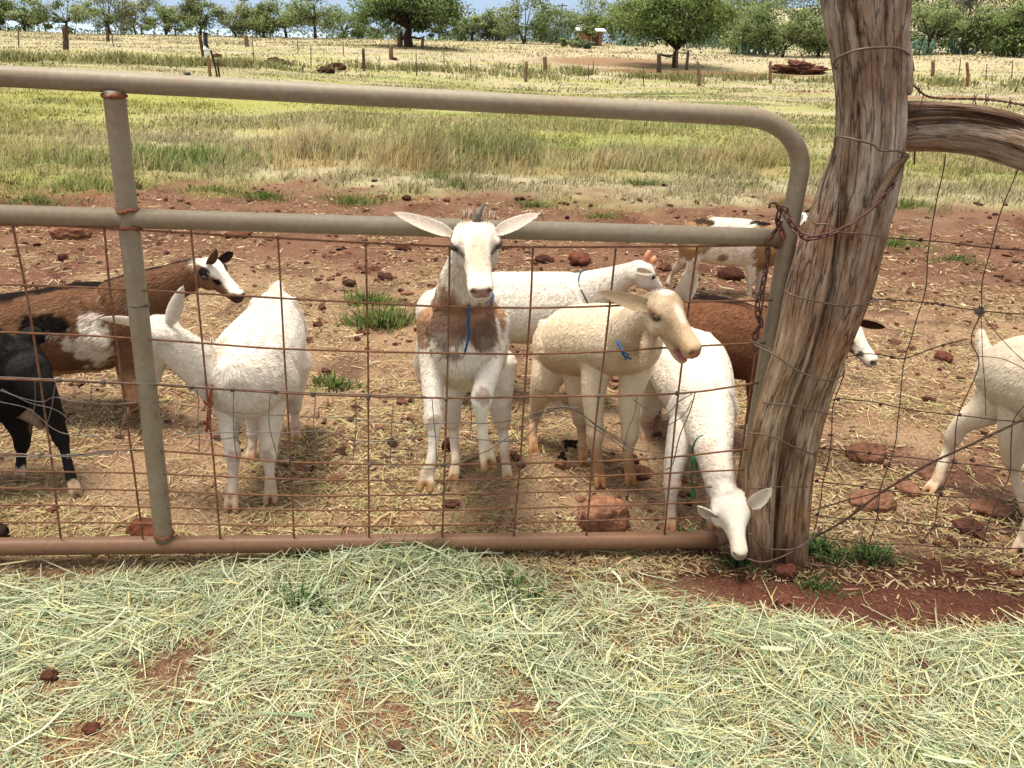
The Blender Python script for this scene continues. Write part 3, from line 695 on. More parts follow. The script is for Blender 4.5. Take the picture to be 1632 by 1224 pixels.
# ================================================================ chains
def link_geo(c, along_, side, l=.017, w=.0085, r=.0028):
    a = unit(along_); s = unit(np.asarray(side)-a*(np.asarray(side) @ a))
    t = np.linspace(0, 2*math.pi, 21)[:-1]
    x = np.sign(np.cos(t))*np.maximum(np.abs(np.cos(t)), 0)*1.0; y = np.sin(t)
    p = np.asarray(c)+a*(np.cos(t)*l/1.0)[:, None]*np.where(np.abs(np.cos(t)) > .7, 1, 1)[:, None]+s*(np.sign(y)*np.minimum(np.abs(y)*1.25, 1)*w)[:, None]
    nrm = np.cross(a, s); n = 7; N = len(p)
    tg = unit(np.roll(p, -1, 0)-np.roll(p, 1, 0)); lat = np.cross(tg, nrm)
    al = np.arange(n)*2*math.pi/n
    V = (p[:, None]+lat[:, None]*(np.cos(al)*r)[None, :, None]+nrm*(np.sin(al)*r)[None, :, None]).reshape(-1, 3)
    i = np.arange(N)[:, None]*n; i2 = ((np.arange(N)+1) % N)[:, None]*n; j = np.arange(n)[None]; jn = (j+1) % n
    return V, np.stack([i+j, i2+j, i2+jn, i+jn], -1).reshape(-1, 4)
def chain_mesh(path, pitch=.025, **k):
    d = np.concatenate([[0], np.cumsum(np.linalg.norm(np.diff(path, axis=0), axis=1))])
    mb = MB(); m = int(d[-1]/pitch); ss = np.arange(m+1)*pitch
    for q, s in enumerate(ss):
        c = np.array([np.interp(s, d, path[:, a]) for a in range(3)]); e = np.array([np.interp(min(s+.004, d[-1]), d, path[:, a]) for a in range(3)])-np.array([np.interp(max(s-.004, 0), d, path[:, a]) for a in range(3)])
        sd = np.array([0.2, -.6, .5]) if q % 2 else np.array([.6, .5, .35])
        V, Q = link_geo(c, e, sd, **k); mb.add(V, Q)
    return mb
# ================================================================ big weathered post
def wood_material(name, greyness=1.0):
    m, nt, b, out = mat_new(name)
    tc = nt.nodes.new("ShaderNodeTexCoord"); at = nt.nodes.new("ShaderNodeAttribute"); at.attribute_name = "Grain"; uv = nt.nodes.new("ShaderNodeAttribute"); uv.attribute_name = "Col"
    mp = nt.nodes.new("ShaderNodeMapping"); mp.inputs["Scale"].default_value = (1.0, 1.0, .16)
    nt.links.new(at.outputs["Vector"], mp.inputs[0])
    def noise(sc, det, ro=.6, src=mp):
        n = nt.nodes.new("ShaderNodeTexNoise"); n.inputs["Scale"].default_value = sc; n.inputs["Detail"].default_value = det; n.inputs["Roughness"].default_value = ro; nt.links.new(src.outputs[0], n.inputs["Vector"]); return n
    n1 = noise(55, 8, .7); n2 = noise(16, 6, .6); n3 = noise(160, 4)
    mp2 = nt.nodes.new("ShaderNodeMapping"); mp2.inputs["Scale"].default_value = (1, 1, .35); nt.links.new(at.outputs["Vector"], mp2.inputs[0])
    n4 = noise(7, 6, .6, mp2)
    r1 = nt.nodes.new("ShaderNodeValToRGB"); r1.color_ramp.elements[0].position = .32; r1.color_ramp.elements[1].position = .66
    r1.color_ramp.elements[0].color = (*alb(130, 98, 76), 1); r1.color_ramp.elements[1].color = (*alb(246, 234, 218), 1)
    e = r1.color_ramp.elements.new(.47); e.color = (*alb(196, 174, 152), 1)
    nt.links.new(n1.outputs[0], r1.inputs[0])
    r2 = nt.nodes.new("ShaderNodeMapRange"); r2.inputs[1].default_value = .42; r2.inputs[2].default_value = .62; nt.links.new(n4.outputs[0], r2.inputs[0])
    mx = nt.nodes.new("ShaderNodeMix"); mx.data_type = 'RGBA'; mx.blend_type = 'MULTIPLY'; mx.inputs[7].default_value = (.60, .43, .32, 1)
    f = nt.nodes.new("ShaderNodeMath"); f.operation = 'MULTIPLY'; f.inputs[1].default_value = .85; nt.links.new(r2.outputs[0], f.inputs[0])
    nt.links.new(f.outputs[0], mx.inputs[0]); nt.links.new(r1.outputs[0], mx.inputs[6])
    mp3 = nt.nodes.new("ShaderNodeMapping"); mp3.inputs["Scale"].default_value = (1, 1, .07); nt.links.new(at.outputs["Vector"], mp3.inputs[0])
    n5 = noise(34, 5, .55, mp3); sb_ = nt.nodes.new("ShaderNodeMath"); sb_.operation = 'SUBTRACT'; sb_.inputs[1].default_value = .5; nt.links.new(n5.outputs[0], sb_.inputs[0])
    ab_ = nt.nodes.new("ShaderNodeMath"); ab_.operation = 'ABSOLUTE'; nt.links.new(sb_.outputs[0], ab_.inputs[0])
    ck = nt.nodes.new("ShaderNodeMapRange"); ck.inputs[1].default_value = .0; ck.inputs[2].default_value = .022; ck.inputs[3].default_value = .55; ck.inputs[4].default_value = 1; nt.links.new(ab_.outputs[0], ck.inputs[0])
    m3 = nt.nodes.new("ShaderNodeVectorMath"); m3.operation = 'SCALE'; nt.links.new(mx.outputs[2], m3.inputs[0]); nt.links.new(ck.outputs[0], m3.inputs["Scale"])
    m2 = nt.nodes.new("ShaderNodeMix"); m2.data_type = 'RGBA'; m2.blend_type = 'MULTIPLY'; m2.inputs[0].default_value = 1
    nt.links.new(m3.outputs[0], m2.inputs[6]); nt.links.new(uv.outputs["Color"], m2.inputs[7])
    nt.links.new(m2.outputs[2], b.inputs["Base Color"]); b.inputs["Roughness"].default_value = .9; b.inputs["Specular IOR Level"].default_value = .15
    ad = nt.nodes.new("ShaderNodeMath"); ad.operation = 'ADD'; nt.links.new(n1.outputs[0], ad.inputs[0])
    h3 = nt.nodes.new("ShaderNodeMath"); h3.operation = 'MULTIPLY'; h3.inputs[1].default_value = .4; nt.links.new(n3.outputs[0], h3.inputs[0]); nt.links.new(h3.outputs[0], ad.inputs[1])
    ad2 = nt.nodes.new("ShaderNodeMath"); ad2.operation = 'ADD'; nt.links.new(ad.outputs[0], ad2.inputs[0]); nt.links.new(ck.outputs[0], ad2.inputs[1])
    bp = nt.nodes.new("ShaderNodeBump"); bp.inputs["Strength"].default_value = 1.0; bp.inputs["Distance"].default_value = .014
    nt.links.new(ad2.outputs[0], bp.inputs["Height"]); nt.links.new(bp.outputs[0], b.inputs["Normal"])
    return m
M_WOOD = wood_material("weathered_wood")
def timber(name, ctr, rad, mat, parent=None, n=90, seed=1, ridge=.15, groove=.10, up=(0, 1, 0), tint=None, twist=0.0, close_sub=10, fine=.012):
    """an old split trunk: fluted, cracked, uneven all round; ctr = stations, rad = (side, front) radii"""
    st = catmull(np.concatenate([np.asarray(ctr, float), np.asarray(rad, float)], 1), close_sub)
    c, r = st[:, :3], st[:, 3:]; N = len(c)
    tan = unit(np.gradient(c, axis=0)); u0 = np.asarray(up, float)
    lat = unit(np.cross(tan, u0)); ver = np.cross(lat, tan)
    s = np.concatenate([[0], np.cumsum(np.linalg.norm(np.diff(c, axis=0), axis=1))])
    a = np.arange(n)*2*math.pi/n
    A, S = np.meshgrid(a, s); A2 = A+twist*S
    cyl = np.stack([np.cos(A2).ravel()*1.0, np.sin(A2).ravel()*1.0, S.ravel()*.9], 1)
    k = 1+ridge*fbm(cyl*np.array([1, 1, .55]), .75, 3, seed)
    fl = fbm(cyl*np.array([1, 1, .22]), .28, 3, seed+7); k = k-groove*np.maximum(fl-.05, 0)*1.6
    k = k-.10*np.maximum(fbm(cyl*np.array([1, 1, .12]), .13, 2, seed+13)-.25, 0)
    k = k+fine*1.6*fbm(cyl*np.array([1, 1, .3]), .06, 2, seed+19)+.05*fbm(cyl*np.array([1, 1, 1.6]), .35, 3, seed+23)
    k = k-.16*np.exp(-(fbm(cyl*np.array([1, 1, .10]), .30, 2, seed+29)/.05)**2)*sstep(-.1, .3, fbm(cyl, .8, 2, seed+31))
    k = k.reshape(N, n)
    V = c[:, None]+lat[:, None]*(np.cos(A)*k)[..., None]*r[:, 0][:, None, None]+ver[:, None]*(np.sin(A)*k)[..., None]*r[:, 1][:, None, None]
    V = V.reshape(-1, 3)
    i = np.arange(N-1)[:, None]*n; j = np.arange(n)[None]; jn = (j+1) % n
    Q = np.stack([i+j, i+jn, i+n+jn, i+n+j], -1).reshape(-1, 4)
    V = np.concatenate([V, [c[0]], [c[-1]]]); kk = np.arange(n); kn = (kk+1) % n
    T = np.concatenate([np.stack([kn, kk, np.full(n, N*n)], 1), np.stack([(N-1)*n+kk, (N-1)*n+kn, np.full(n, N*n+1)], 1)])
    grain = np.stack([(np.cos(A)*r.mean(1)[:, None]).ravel(), (np.sin(A)*r.mean(1)[:, None]).ravel(), S.ravel()], 1)
    grain = np.concatenate([grain, [[0, 0, 0], [0, 0, s[-1]]]])
    col = np.ones((len(V), 3))
    if tint is not None: col = tint(V, grain)
    me = mesh_np(name, V, Q, T, col, True)
    at = me.attributes.new("Grain", 'FLOAT_VECTOR', 'POINT'); at.data.foreach_set("vector", grain.astype(np.float32).ravel())
    return link(name, me, mat, parent)
PY = 2.14
post = thing("wooden_post", "big weathered forked tree trunk post wrapped with wire beside the gate", "post", (.80, 2.16, 0))
def pst(l, rgt, y, Y=PY, dep=.85, dx=0):
    c = Pt((l+rgt)/2, y, Y); r = (rgt-l)/2*mpx(c); return c, (r, r*dep)
def pcol(st, **k):
    ct = [a for a, b in st]; rd = [b for a, b in st]
    return ct, rd
base_c = Pt(1255, 905, 2.12)
def post_tint(V, g):
    c = np.ones((len(V), 3)); lowd = sstep(.16, .0, V[:, 2]+.04*fbm(V, .06, 3, 3))[:, None]
    wm = sstep(1.0, .55, V[:, 2]+.25*fbm(V, .2, 3, 13))[:, None]; c = c*(1-wm)+np.array([.96, .82, .68])*wm
    c = c*(1-lowd)+np.array([.55, .40, .32])*lowd
    rd = sstep(.1, .5, fbm(V, .16, 3, 77))[:, None]*.5; c = c*(1-rd)+c*np.array([1.0, .72, .55])*rd
    return c
st = [pst(1226, 1286, 925), pst(1228, 1284, 880), pst(1234, 1288, 820), pst(1243, 1297, 740), pst(1261, 1318, 650), pst(1286, 1345, 570), pst(1308, 1385, 470), pst(1322, 1412, 370), pst(1326, 1432, 285), pst(1333, 1440, 210), pst(1334, 1441, 140), pst(1326, 1444, 70), pst(1315, 1448, 5), pst(1305, 1452, -80), pst(1298, 1455, -170)]
timber("trunk", *pcol(st), M_WOOD, post, seed=5, tint=post_tint, groove=.14, n=170, close_sub=22)
st = [pst(1196, 1232, 915, 2.09), pst(1188, 1233, 850, 2.095), pst(1187, 1238, 760, 2.10), pst(1195, 1249, 690, 2.10), pst(1213, 1270, 620, 2.10), pst(1235, 1298, 540, 2.10), pst(1253, 1320, 450, 2.105), pst(1279, 1330, 370, 2.115), pst(1304, 1340, 300, 2.13), pst(1326, 1348, 238, 2.15)]
timber("side_trunk", *pcol(st), M_WOOD, post, seed=19, tint=post_tint, groove=.14, n=120, close_sub=22)
# splinter flap near the top and the broken snag by the rail
st = [pst(1438, 1450, 60, 2.13), pst(1436, 1454, 100, 2.13), pst(1437, 1455, 140, 2.13), pst(1441, 1452, 152, 2.13)]
timber("splinter", *pcol(st), M_WOOD, post, seed=29, n=30)
st = [(Pt(1392, 330, 2.07), (.010, .008)), (Pt(1408, 300, 2.072), (.011, .009)), (Pt(1428, 268, 2.078), (.012, .009)), (Pt(1447, 246, 2.085), (.006, .006))]
timber("snag", *pcol(st), M_WOOD, post, seed=31, n=30, tint=lambda V, g: np.tile(np.array([.55, .48, .42]), (len(V), 1)))
# wires wrapped round it
M_WRAP = mat_plain("wrap_wire", alb(120, 98, 80), .5, .4, .3, .3, 60)
def wrap(pts, Y=2.04, r=.0022, back=True):
    p = [Pt(x, y, yy) for (x, y, yy) in pts]
    mb = MB(); mb.add(*tube_geo(catmull(np.array(p), 8), r, 6)); mb.build("wrapped_wire", M_WRAP, post)
wrap([(1338, 118, 2.2), (1329, 104, 2.10), (1336, 92, 2.06), (1365, 80, 2.035), (1400, 76, 2.03), (1430, 77, 2.05), (1446, 84, 2.10), (1453, 96, 2.16), (1456, 112, 2.2)], r=.003)
wrap([(1330, 226, 2.16), (1334, 218, 2.08), (1360, 222, 2.045), (1390, 230, 2.035), (1405, 240, 2.03), (1428, 240, 2.045), (1440, 244, 2.09)], r=.0028)
wrap([(1333, 218, 2.08), (1326, 250, 2.10), (1310, 300, 2.10), (1302, 350, 2.10)], r=.0022)
wrap([(1285, 340, 2.1), (1300, 356, 2.06), (1322, 358, 2.045), (1340, 370, 2.04), (1370, 372, 2.04), (1400, 376, 2.07), (1412, 374, 2.15)], r=.0018)
wrap([(1250, 462, 2.08), (1262, 470, 2.05), (1300, 480, 2.04), (1350, 488, 2.05), (1385, 482, 2.1), (1400, 478, 2.2)], r=.0022)
wrap([(1200, 548, 2.10), (1235, 566, 2.055), (1270, 590, 2.045), (1310, 605, 2.05), (1340, 600, 2.1), (1346, 580, 2.18)], r=.0022)
wrap([(1216, 642, 2.07), (1260, 646, 2.05), (1300, 655, 2.06), (1322, 660, 2.11), (1330, 655, 2.2)], r=.0020)
wrap([(1192, 690, 2.07), (1225, 694, 2.05), (1265, 712, 2.06), (1295, 724, 2.09)], r=.0022)
wrap([(1196, 778, 2.06), (1240, 776, 2.055), (1288, 776, 2.1)], r=.0014)
wrap([(1196, 850, 2.03), (1215, 872, 2.035), (1245, 876, 2.05), (1268, 874, 2.055), (1286, 862, 2.08), (1310, 845, 2.12)], r=.0022)
wrap([(1190, 890, 2.03), (1215, 896, 2.02), (1245, 888, 2.045), (1275, 872, 2.06), (1300, 855, 2.1)], r=.0022)
# ---------------------------------------------------------------- rail log
M_LOG = wood_material("log_wood")
def log_tint(V, g):
    ang = np.arctan2(g[:, 1], g[:, 0])
    c = np.tile(np.array([.74, .70, .68]), (len(V), 1))
    z = V[:, 2]; return c
lc = [(1425, 205, 2.20, 33), (1450, 204, 2.20, 36), (1500, 204, 2.19, 36), (1560, 210, 2.17, 37), (1610, 222, 2.15, 39), (1670, 243, 2.12, 40), (1760, 282, 2.08, 42), (1860, 335, 2.04, 43), (1960, 395, 2.0, 44)]
lct = [Pt(x, y, Y) for x, y, Y, r in lc]; lrd = [(r*mpx(p),)*2 for (x, y, Y, r), p in zip(lc, lct)]
rail = timber("rail_log", lct, lrd, M_LOG, None, n=72, seed=51, up=(0, 0, 1), ridge=.06, groove=.05, close_sub=10)
recentre(rail, Pt(1500, 204, 2.19)); tag(rail, "arched grey log rail running right from the big post", "log")
# a strip of dark bark along its top
lc2 = [(1428, 182, 2.17, 22), (1460, 177, 2.165, 19), (1520, 178, 2.16, 16), (1580, 186, 2.145, 16), (1640, 203, 2.125, 16), (1720, 236, 2.09, 17), (1860, 312, 2.05, 15)]
c2 = [Pt(x, y, Y) for x, y, Y, r in lc2]; r2 = [(r*1.5*mpx(p), r*.85*mpx(p)) for (x, y, Y, r), p in zip(lc2, c2)]
timber("bark", c2, r2, M_LOG, rail, n=60, seed=61, up=(0, 0, 1), ridge=.25, groove=.3, tint=lambda V, g: np.tile(np.array([.42, .34, .30]), (len(V), 1)), fine=.06)
# the next post, out of the picture, that carries the log's other end
p2 = [np.array([2.05, 1.98, z]) for z in (-.05, .3, .7, 1.05, 1.3)]
o = timber("wooden_post", p2, [(.075, .075), (.07, .07), (.068, .066), (.066, .066), (.06, .06)], M_WOOD, None, seed=71)
recentre(o, (2.05, 1.98, 0)); tag(o, "round wooden post holding the far end of the arched log rail", "post")
# ---------------------------------------------------------------- chains on the gate
cp = catmull(np.array([Pt(1246, 372, 2.10), Pt(1240, 350, 2.11), Pt(1246, 332, 2.10), Pt(1255, 345, 2.09), Pt(1268, 366, 2.075), Pt(1285, 378, 2.05), Pt(1302, 378, 2.035), Pt(1325, 372, 2.025), Pt(1350, 360, 2.022), Pt(1375, 344, 2.025), Pt(1400, 322, 2.04), Pt(1418, 300, 2.07), Pt(1424, 285, 2.13)]), 10)
mb = chain_mesh(cp, .0225, l=.0155, w=.0075, r=.0027)
hook = catmull(np.array([Pt(1226, 332, 2.10), Pt(1228, 324, 2.10), Pt(1236, 324, 2.10), Pt(1246, 332, 2.095), Pt(1252, 342, 2.09)]), 5); mb.add(*tube_geo(hook, .0032, 8))
cho = mb.build("chain", M_CHAIN); recentre(cho, cp[40]); tag(cho, "rusty chain looped from the gate corner around the big post", "chain")
cp = catmull(np.array([Pt(1240, 362, 2.115), Pt(1226, 385, 2.125), Pt(1222, 420, 2.125), Pt(1216, 452, 2.125), Pt(1208, 480, 2.125), Pt(1208, 500, 2.125), Pt(1212, 515, 2.125), Pt(1204, 530, 2.125), Pt(1204, 552, 2.125)]), 10)
mb = chain_mesh(cp, .0225, l=.0155, w=.0075, r=.0024); cho = mb.build("chain", M_CHAIN); recentre(cho, cp[0]); tag(cho, "rusty chain end hanging straight down inside the gate corner", "chain")
mb = MB(); mb.add(*tube_geo(catmull(np.array([Pt(1195, 542, 2.12), Pt(1206, 547, 2.10), Pt(1225, 556, 2.09), Pt(1236, 566, 2.06)]), 6), .0022, 6)); mb.add(*loop_round(Pt(1206, 546, 2.105), xdir, .006, .0018, 3))
o = mb.build("tie_wire", M_WRAP); recentre(o, Pt(1206, 547, 2.1)); tag(o, "twisted wire tying the gate mesh to the forked post", "wire")
# ================================================================ woven wire fence right of the post
fence = thing("wire_fence", "sagging rusty woven wire fence with large squares right of the post", "fence", (1.3, 2.1, 0))
FH = [[(1405, 378, 2.2), (1500, 385, 2.18), (1560, 392, 2.16), (1660, 400, 2.1)], [(1372, 472, 2.2), (1400, 476, 2.2), (1475, 482, 2.18), (1560, 495, 2.14), (1632, 500, 2.1), (1700, 502, 2.06)],
      [(1345, 570, 2.2), (1378, 564, 2.2), (1410, 566, 2.2), (1442, 572, 2.18), (1500, 552, 2.17), (1540, 540, 2.16)], [(1320, 640, 2.18), (1345, 636, 2.18), (1390, 642, 2.18), (1432, 650, 2.17), (1527, 661, 2.13), (1615, 670, 2.09), (1700, 676, 2.05)],
      [(1300, 712, 2.16), (1322, 715, 2.16), (1370, 720, 2.16), (1421, 727, 2.15), (1520, 737, 2.12), (1612, 750, 2.08), (1700, 756, 2.04)], [(1290, 764, 2.15), (1310, 768, 2.15), (1360, 774, 2.15), (1402, 780, 2.14), (1498, 788, 2.11), (1590, 796, 2.07), (1700, 808, 2.03)],
      [(1288, 816, 2.15), (1310, 822, 2.14), (1345, 826, 2.14), (1396, 828, 2.13), (1490, 838, 2.10), (1575, 843, 2.06), (1700, 850, 2.02)], [(1296, 855, 2.13), (1380, 866, 2.12), (1470, 868, 2.09), (1560, 872, 2.06), (1700, 874, 2.02)]]
FV = [[(1506, 245, 2.18), (1492, 320, 2.18), (1480, 400, 2.18), (1472, 480, 2.18), (1450, 540, 2.18), (1440, 572, 2.18), (1434, 650, 2.17), (1420, 727, 2.15), (1402, 780, 2.14), (1396, 828, 2.13), (1385, 866, 2.12)],
      [(1620, 270, 2.13), (1590, 350, 2.13), (1570, 430, 2.13), (1562, 495, 2.13), (1545, 540, 2.13), (1558, 580, 2.13), (1527, 661, 2.13), (1520, 737, 2.12), (1498, 788, 2.11), (1490, 838, 2.10), (1470, 868, 2.09)],
      [(1345, 590, 2.18), (1332, 640, 2.18), (1322, 715, 2.16), (1310, 768, 2.15), (1308, 800, 2.14), (1294, 858, 2.13)], [(1660, 620, 2.07), (1615, 670, 2.08), (1612, 750, 2.08), (1590, 796, 2.07), (1575, 843, 2.06), (1560, 872, 2.06)],
      [(1562, 495, 2.13), (1566, 560, 2.13), (1570, 664, 2.12)], [(1562, 495, 2.13), (1600, 545, 2.12), (1650, 590, 2.1)], [(1556, 570, 2.13), (1590, 570, 2.12), (1615, 580, 2.11), (1632, 590, 2.1)], [(1400, 828, 2.13), (1398, 800, 2.13), (1402, 780, 2.13)]]
def fw(pts, r, seed, wob=.004):
    p = catmull(np.array([Pt(*q) for q in pts]), 10)
    nz = np.stack([vnoise(p, .09, seed), vnoise(p, .09, seed+1), vnoise(p, .09, seed+2)], 1)*wob
    m_ = MB(); m_.add(*tube_geo(p+nz, r, 5)); return m_, p
for k, w in enumerate(FH):
    m_, p = fw(w, .0017, 900+k*5)
    for t in range(6, len(p)-4, 17):
        m_.add(*loop_round(p[t], p[t+1]-p[t], .0038, .0012, 3))
    m_.build("line_wire", M_FENCEWIRE, fence)
for k, w in enumerate(FV):
    m_, p = fw(w, .0015 if k < 4 else .001, 990+k*5, .006); m_.build("stay_wire", M_FENCEWIRE, fence)
mb = MB()
for q in range(60):
    a = rs.uniform(0, 6.28); c = Pt(1562, 497, 2.13); mb.add(*tube_geo([c+rs.normal(0, .005, 3), c+rs.normal(0, .007, 3), c+rs.normal(0, .009, 3)], .0008, 4))
mb.build("wire_knot", M_WIRE2, fence)
# braided cable running down to the post foot, and the barbed strand above the log
mb = MB()
for ph in (0, 2.1, 4.2):
    p = catmull(np.array([Pt(1288, 862, 2.10), Pt(1345, 830, 2.10), Pt(1405, 785, 2.09), Pt(1480, 740, 2.07), Pt(1540, 712, 2.05), Pt(1632, 668, 2.02), Pt(1720, 625, 1.98)]), 24)
    t = np.arange(len(p))*.55+ph; mb.add(*tube_geo(p+np.stack([0*t, np.cos(t), np.sin(t)], 1)*.0022, .0018, 5))
p = catmull(np.array([Pt(1290, 815, 2.11), Pt(1340, 800, 2.11), Pt(1405, 783, 2.10)]), 8); mb.add(*tube_geo(p, .0018, 5))
o = mb.build("braided_cable", M_FENCEWIRE); recentre(o, Pt(1288, 862, 2.10)); tag(o, "twisted wire cable slanting down across the fence to the post foot", "cable")
mb = MB()
p = catmull(np.array([Pt(1440, 128, 2.16), Pt(1458, 138, 2.15), Pt(1475, 152, 2.15), Pt(1500, 157, 2.15), Pt(1560, 158, 2.14), Pt(1600, 162, 2.13), Pt(1640, 168, 2.12), Pt(1720, 172, 2.10)]), 16)
for ph in (0, math.pi):
    t = np.arange(len(p))*.8+ph; mb.add(*tube_geo(p+np.stack([0*t, np.cos(t), np.sin(t)], 1)*.0018, .0015, 5))
for t in (22, 62, 68, 84, 100):
    for s in (-1, 1): mb.add(*tube_geo([p[t]-np.array([.003, 0, .012*s]), p[t]+np.array([.003, -.004, .012*s])], .0011, 5))
mb.add(*tube_geo(catmull(np.array([Pt(1472, 152, 2.15), Pt(1468, 164, 2.13), Pt(1466, 176, 2.12)]), 4), .0014, 5)); mb.add(*tube_geo(catmull(np.array([Pt(1440, 192, 2.12), Pt(1455, 200, 2.11), Pt(1464, 207, 2.11)]), 4), .0018, 5)); mb.add(*tube_geo([Pt(1458, 238, 2.18), Pt(1457, 262, 2.18)], .002, 5))
o = mb.build("barbed_wire", M_FENCEWIRE); recentre(o, Pt(1458, 138, 2.15)); tag(o, "rusty barbed wire strand strung above the arched log", "barbed wire")
# ================================================================ stones, clods and droppings
def rock(name, c, size, seed, col, rough=.5, sub=3, flat=None, blocky=1.0, fs=.9):
    v, t = ico(sub)
    if blocky < 1: v = np.sign(v)*np.abs(v)**blocky*.86
    rd_ = 1-2*np.abs(fbm(v, .8, 3, seed+5)); k = 1+rough*.8*fbm(v, fs, 4, seed)+.22*(rd_-.5)+.12*fbm(v, .25, 2, seed+3)
    v = v*k[:, None]*np.asarray(size)
    if flat is not None: v[:, 2] = np.minimum(v[:, 2], flat)
    rz = (seed*1.7) % 6.28; R_m = np.array([[math.cos(rz), -math.sin(rz), 0], [math.sin(rz), math.cos(rz), 0], [0, 0, 1]])
    if sub < 4: v = v @ R_m.T
    cc = np.asarray(col)*(1+.25*fbm(v, .05, 3, seed+9))[:, None]
    me = mesh_np(name, v, None, t, cc, sub > 3 or None)
    o = link(name, me, M_ROCK); o.location = tuple(float(a) for a in c); return o
dk = alb(84, 52, 42); md = alb(120, 74, 56); rd = alb(150, 96, 72)
def put(px, py, wpx, hpx, seed, col, label=None, group=None, cat="stone", name="stone", sub=3, dep=.8, rough=.5, sink=.32, blocky=1.0, fs=.9):
    c = on_ground(px, py); m_ = mpx(c); z = gh(c[0], c[1])
    w, h = wpx*m_/2, hpx*m_*.58
    o = rock(name, (c[0], c[1]+w*dep*.6, z+h*(1-sink)-h*.35), (w, w*dep, h), seed, col, rough, sub, None, blocky, fs)
    tag(o, label, cat, group); return o
put(960, 856, 88, 66, 11, alb(172, 122, 96), "squarish red boulder lying behind the bottom rail under the cream kid", sub=4, name="boulder", rough=.22, dep=.75, blocky=.68)
put(655, 648, 10, 8, 13, dk, "small dark stone behind the left foreleg of the tan-chested kid")
put(712, 722, 24, 26, 12, dk, "dark red block between the legs of the kid with the horn", name="stone", blocky=.5)
put(232, 858, 62, 26, 14, alb(118, 70, 52), "low red rock just behind the bottom rail at the left upright", sub=4, name="boulder")
put(106, 383, 62, 30, 15, alb(150, 104, 80), "rounded pinkish brown boulder above the middle rail's left end", sub=4, name="boulder", rough=.2)
put(98, 418, 20, 16, 16, dk, "dark stone just below the rounded boulder on the left")
put(376, 380, 46, 14, 17, md, "low brown rock right under the middle rail, right of the upright")
put(613, 447, 30, 13, 18, dk, "flat dark stone left of the kid looking over the rail")
put(640, 403, 28, 13, 19, dk, "dark stone hugging the rail left of the pricked white ear")
put(868, 420, 34, 14, 20, dk, "dark stone above the back of the white goat in profile")
put(925, 424, 40, 20, 21, md, "two-toned reddish stone near the neck of the white goat in profile")
put(1165, 448, 40, 24, 22, dk, "dark hollow-looking clod under the belly of the patched goat", name="clod")
put(1505, 582, 36, 22, 23, md, "dark red stone alone on the straw left of the raised tail")
put(1385, 738, 64, 28, 24, alb(136, 94, 74), "broad red rock behind the fence right of the post", sub=4, name="boulder", rough=.3)
put(1395, 818, 70, 34, 25, alb(146, 104, 82), "flat red rock at the foot of the woven fence", sub=4, name="boulder", rough=.3, sink=.4)
put(1590, 822, 64, 26, 26, alb(136, 96, 76), "low red rock beside the hind hoof at the right edge", sub=4, name="boulder", rough=.3, sink=.4)
put(1450, 790, 44, 18, 27, alb(146, 104, 82), "small red hump below the stretched hind hoof", name="stone", sink=.4)
put(1250, 928, 36, 28, 28, alb(118, 70, 56), "round red clod in front of the post foot", name="clod", sub=4)
put(1248, 972, 26, 18, 29, alb(128, 80, 62), "smaller reddish clod at the edge of the hay below the post", name="clod", sub=4)
put(78, 1098, 26, 20, 30, alb(96, 62, 50), "dark clod half buried in the hay at lower left", name="clod", sub=4)
put(218, 1052, 16, 12, 31, alb(110, 70, 54), "little clod beside the bare patch in the hay", name="clod")
put(145, 1176, 28, 16, 32, alb(104, 64, 50), "dark clod in the hay near the bottom left corner", name="clod", sub=4)
put(1468, 1080, 24, 16, 33, alb(96, 56, 48), "dark clod in the pale hay on the right", name="clod", sub=4)
put(630, 1208, 30, 18, 34, alb(110, 80, 60), "clod at the bottom edge in the hay", name="clod", sub=4)
put(1130, 885, 28, 20, 35, alb(110, 64, 50), "clod beside the muzzle of the grazing goat", name="clod", sub=4)
put(1008, 742, 30, 12, 36, alb(96, 56, 44), "short dark stick-like stone between the cream kid's forelegs")
put(1020, 765, 50, 16, 37, alb(136, 94, 74), "low red stone behind the cream kid's forehooves", sink=.4)
# goat droppings
for (px, py, n_, lb) in ((910, 712, 26, "heap of round black droppings beside the cream kid's hind legs"), (895, 738, 12, "few black droppings near the lower mesh wire")):
    c = on_ground(px, py); mb = MB(); v, t = ico(2)
    for k in range(n_):
        mb.add(v*np.array([.0062, .0062, .005])+np.array([c[0]+rng.normal(0, .012), c[1]+rng.normal(0, .012), gh(c[0], c[1])+.004+abs(rng.normal(0, .005))]), None, t, alb(40, 34, 30))
    o = mb.build("droppings", M_ROCK); recentre(o, c); tag(o, lb, "droppings")
# dung mounds out in the field
for k, (px, py, w, h, lb) in enumerate(((436, 101, 26, 8, "dark earth mound, largest left of the white-wrapped stake"), (345, 93, 16, 6, "dark earth mound beyond the top rail right of the thick leaning post"), (1030//1*0+518, 116, 24, 9, "dark clump of the double mound behind the top rail"), (535, 112, 30, 9, "longer clump of the double mound behind the top rail"), (906//1*0+452, 103, 22, 5, "flat dark mound beside the double mound"), (628, 96, 10, 4, "small mound right of the white-wrapped stake"), (303, 99, 6, 3, "tiny dark clod left of the white-wrapped stake"), (318, 98, 10, 4, "tiny mound against the white-wrapped stake"))):
    put(px, py, w, h*1.3, 60+k, alb(86, 58, 44), lb, cat="mound", name="earth_mound", rough=.9, sub=4, fs=.4)
put(1278, 119, 72, 22, 75, alb(112, 74, 58), "long heap of dug red earth left of the post in the far field", cat="mound", name="earth_heap", rough=1.1, sub=5, fs=.28)
put(1405, 388, 30, 10, 76, md, "flat dark stone between post and fence stay")
put(1400, 350, 40, 8, 77, md, "low clod right of the post by the field edge", name="clod")
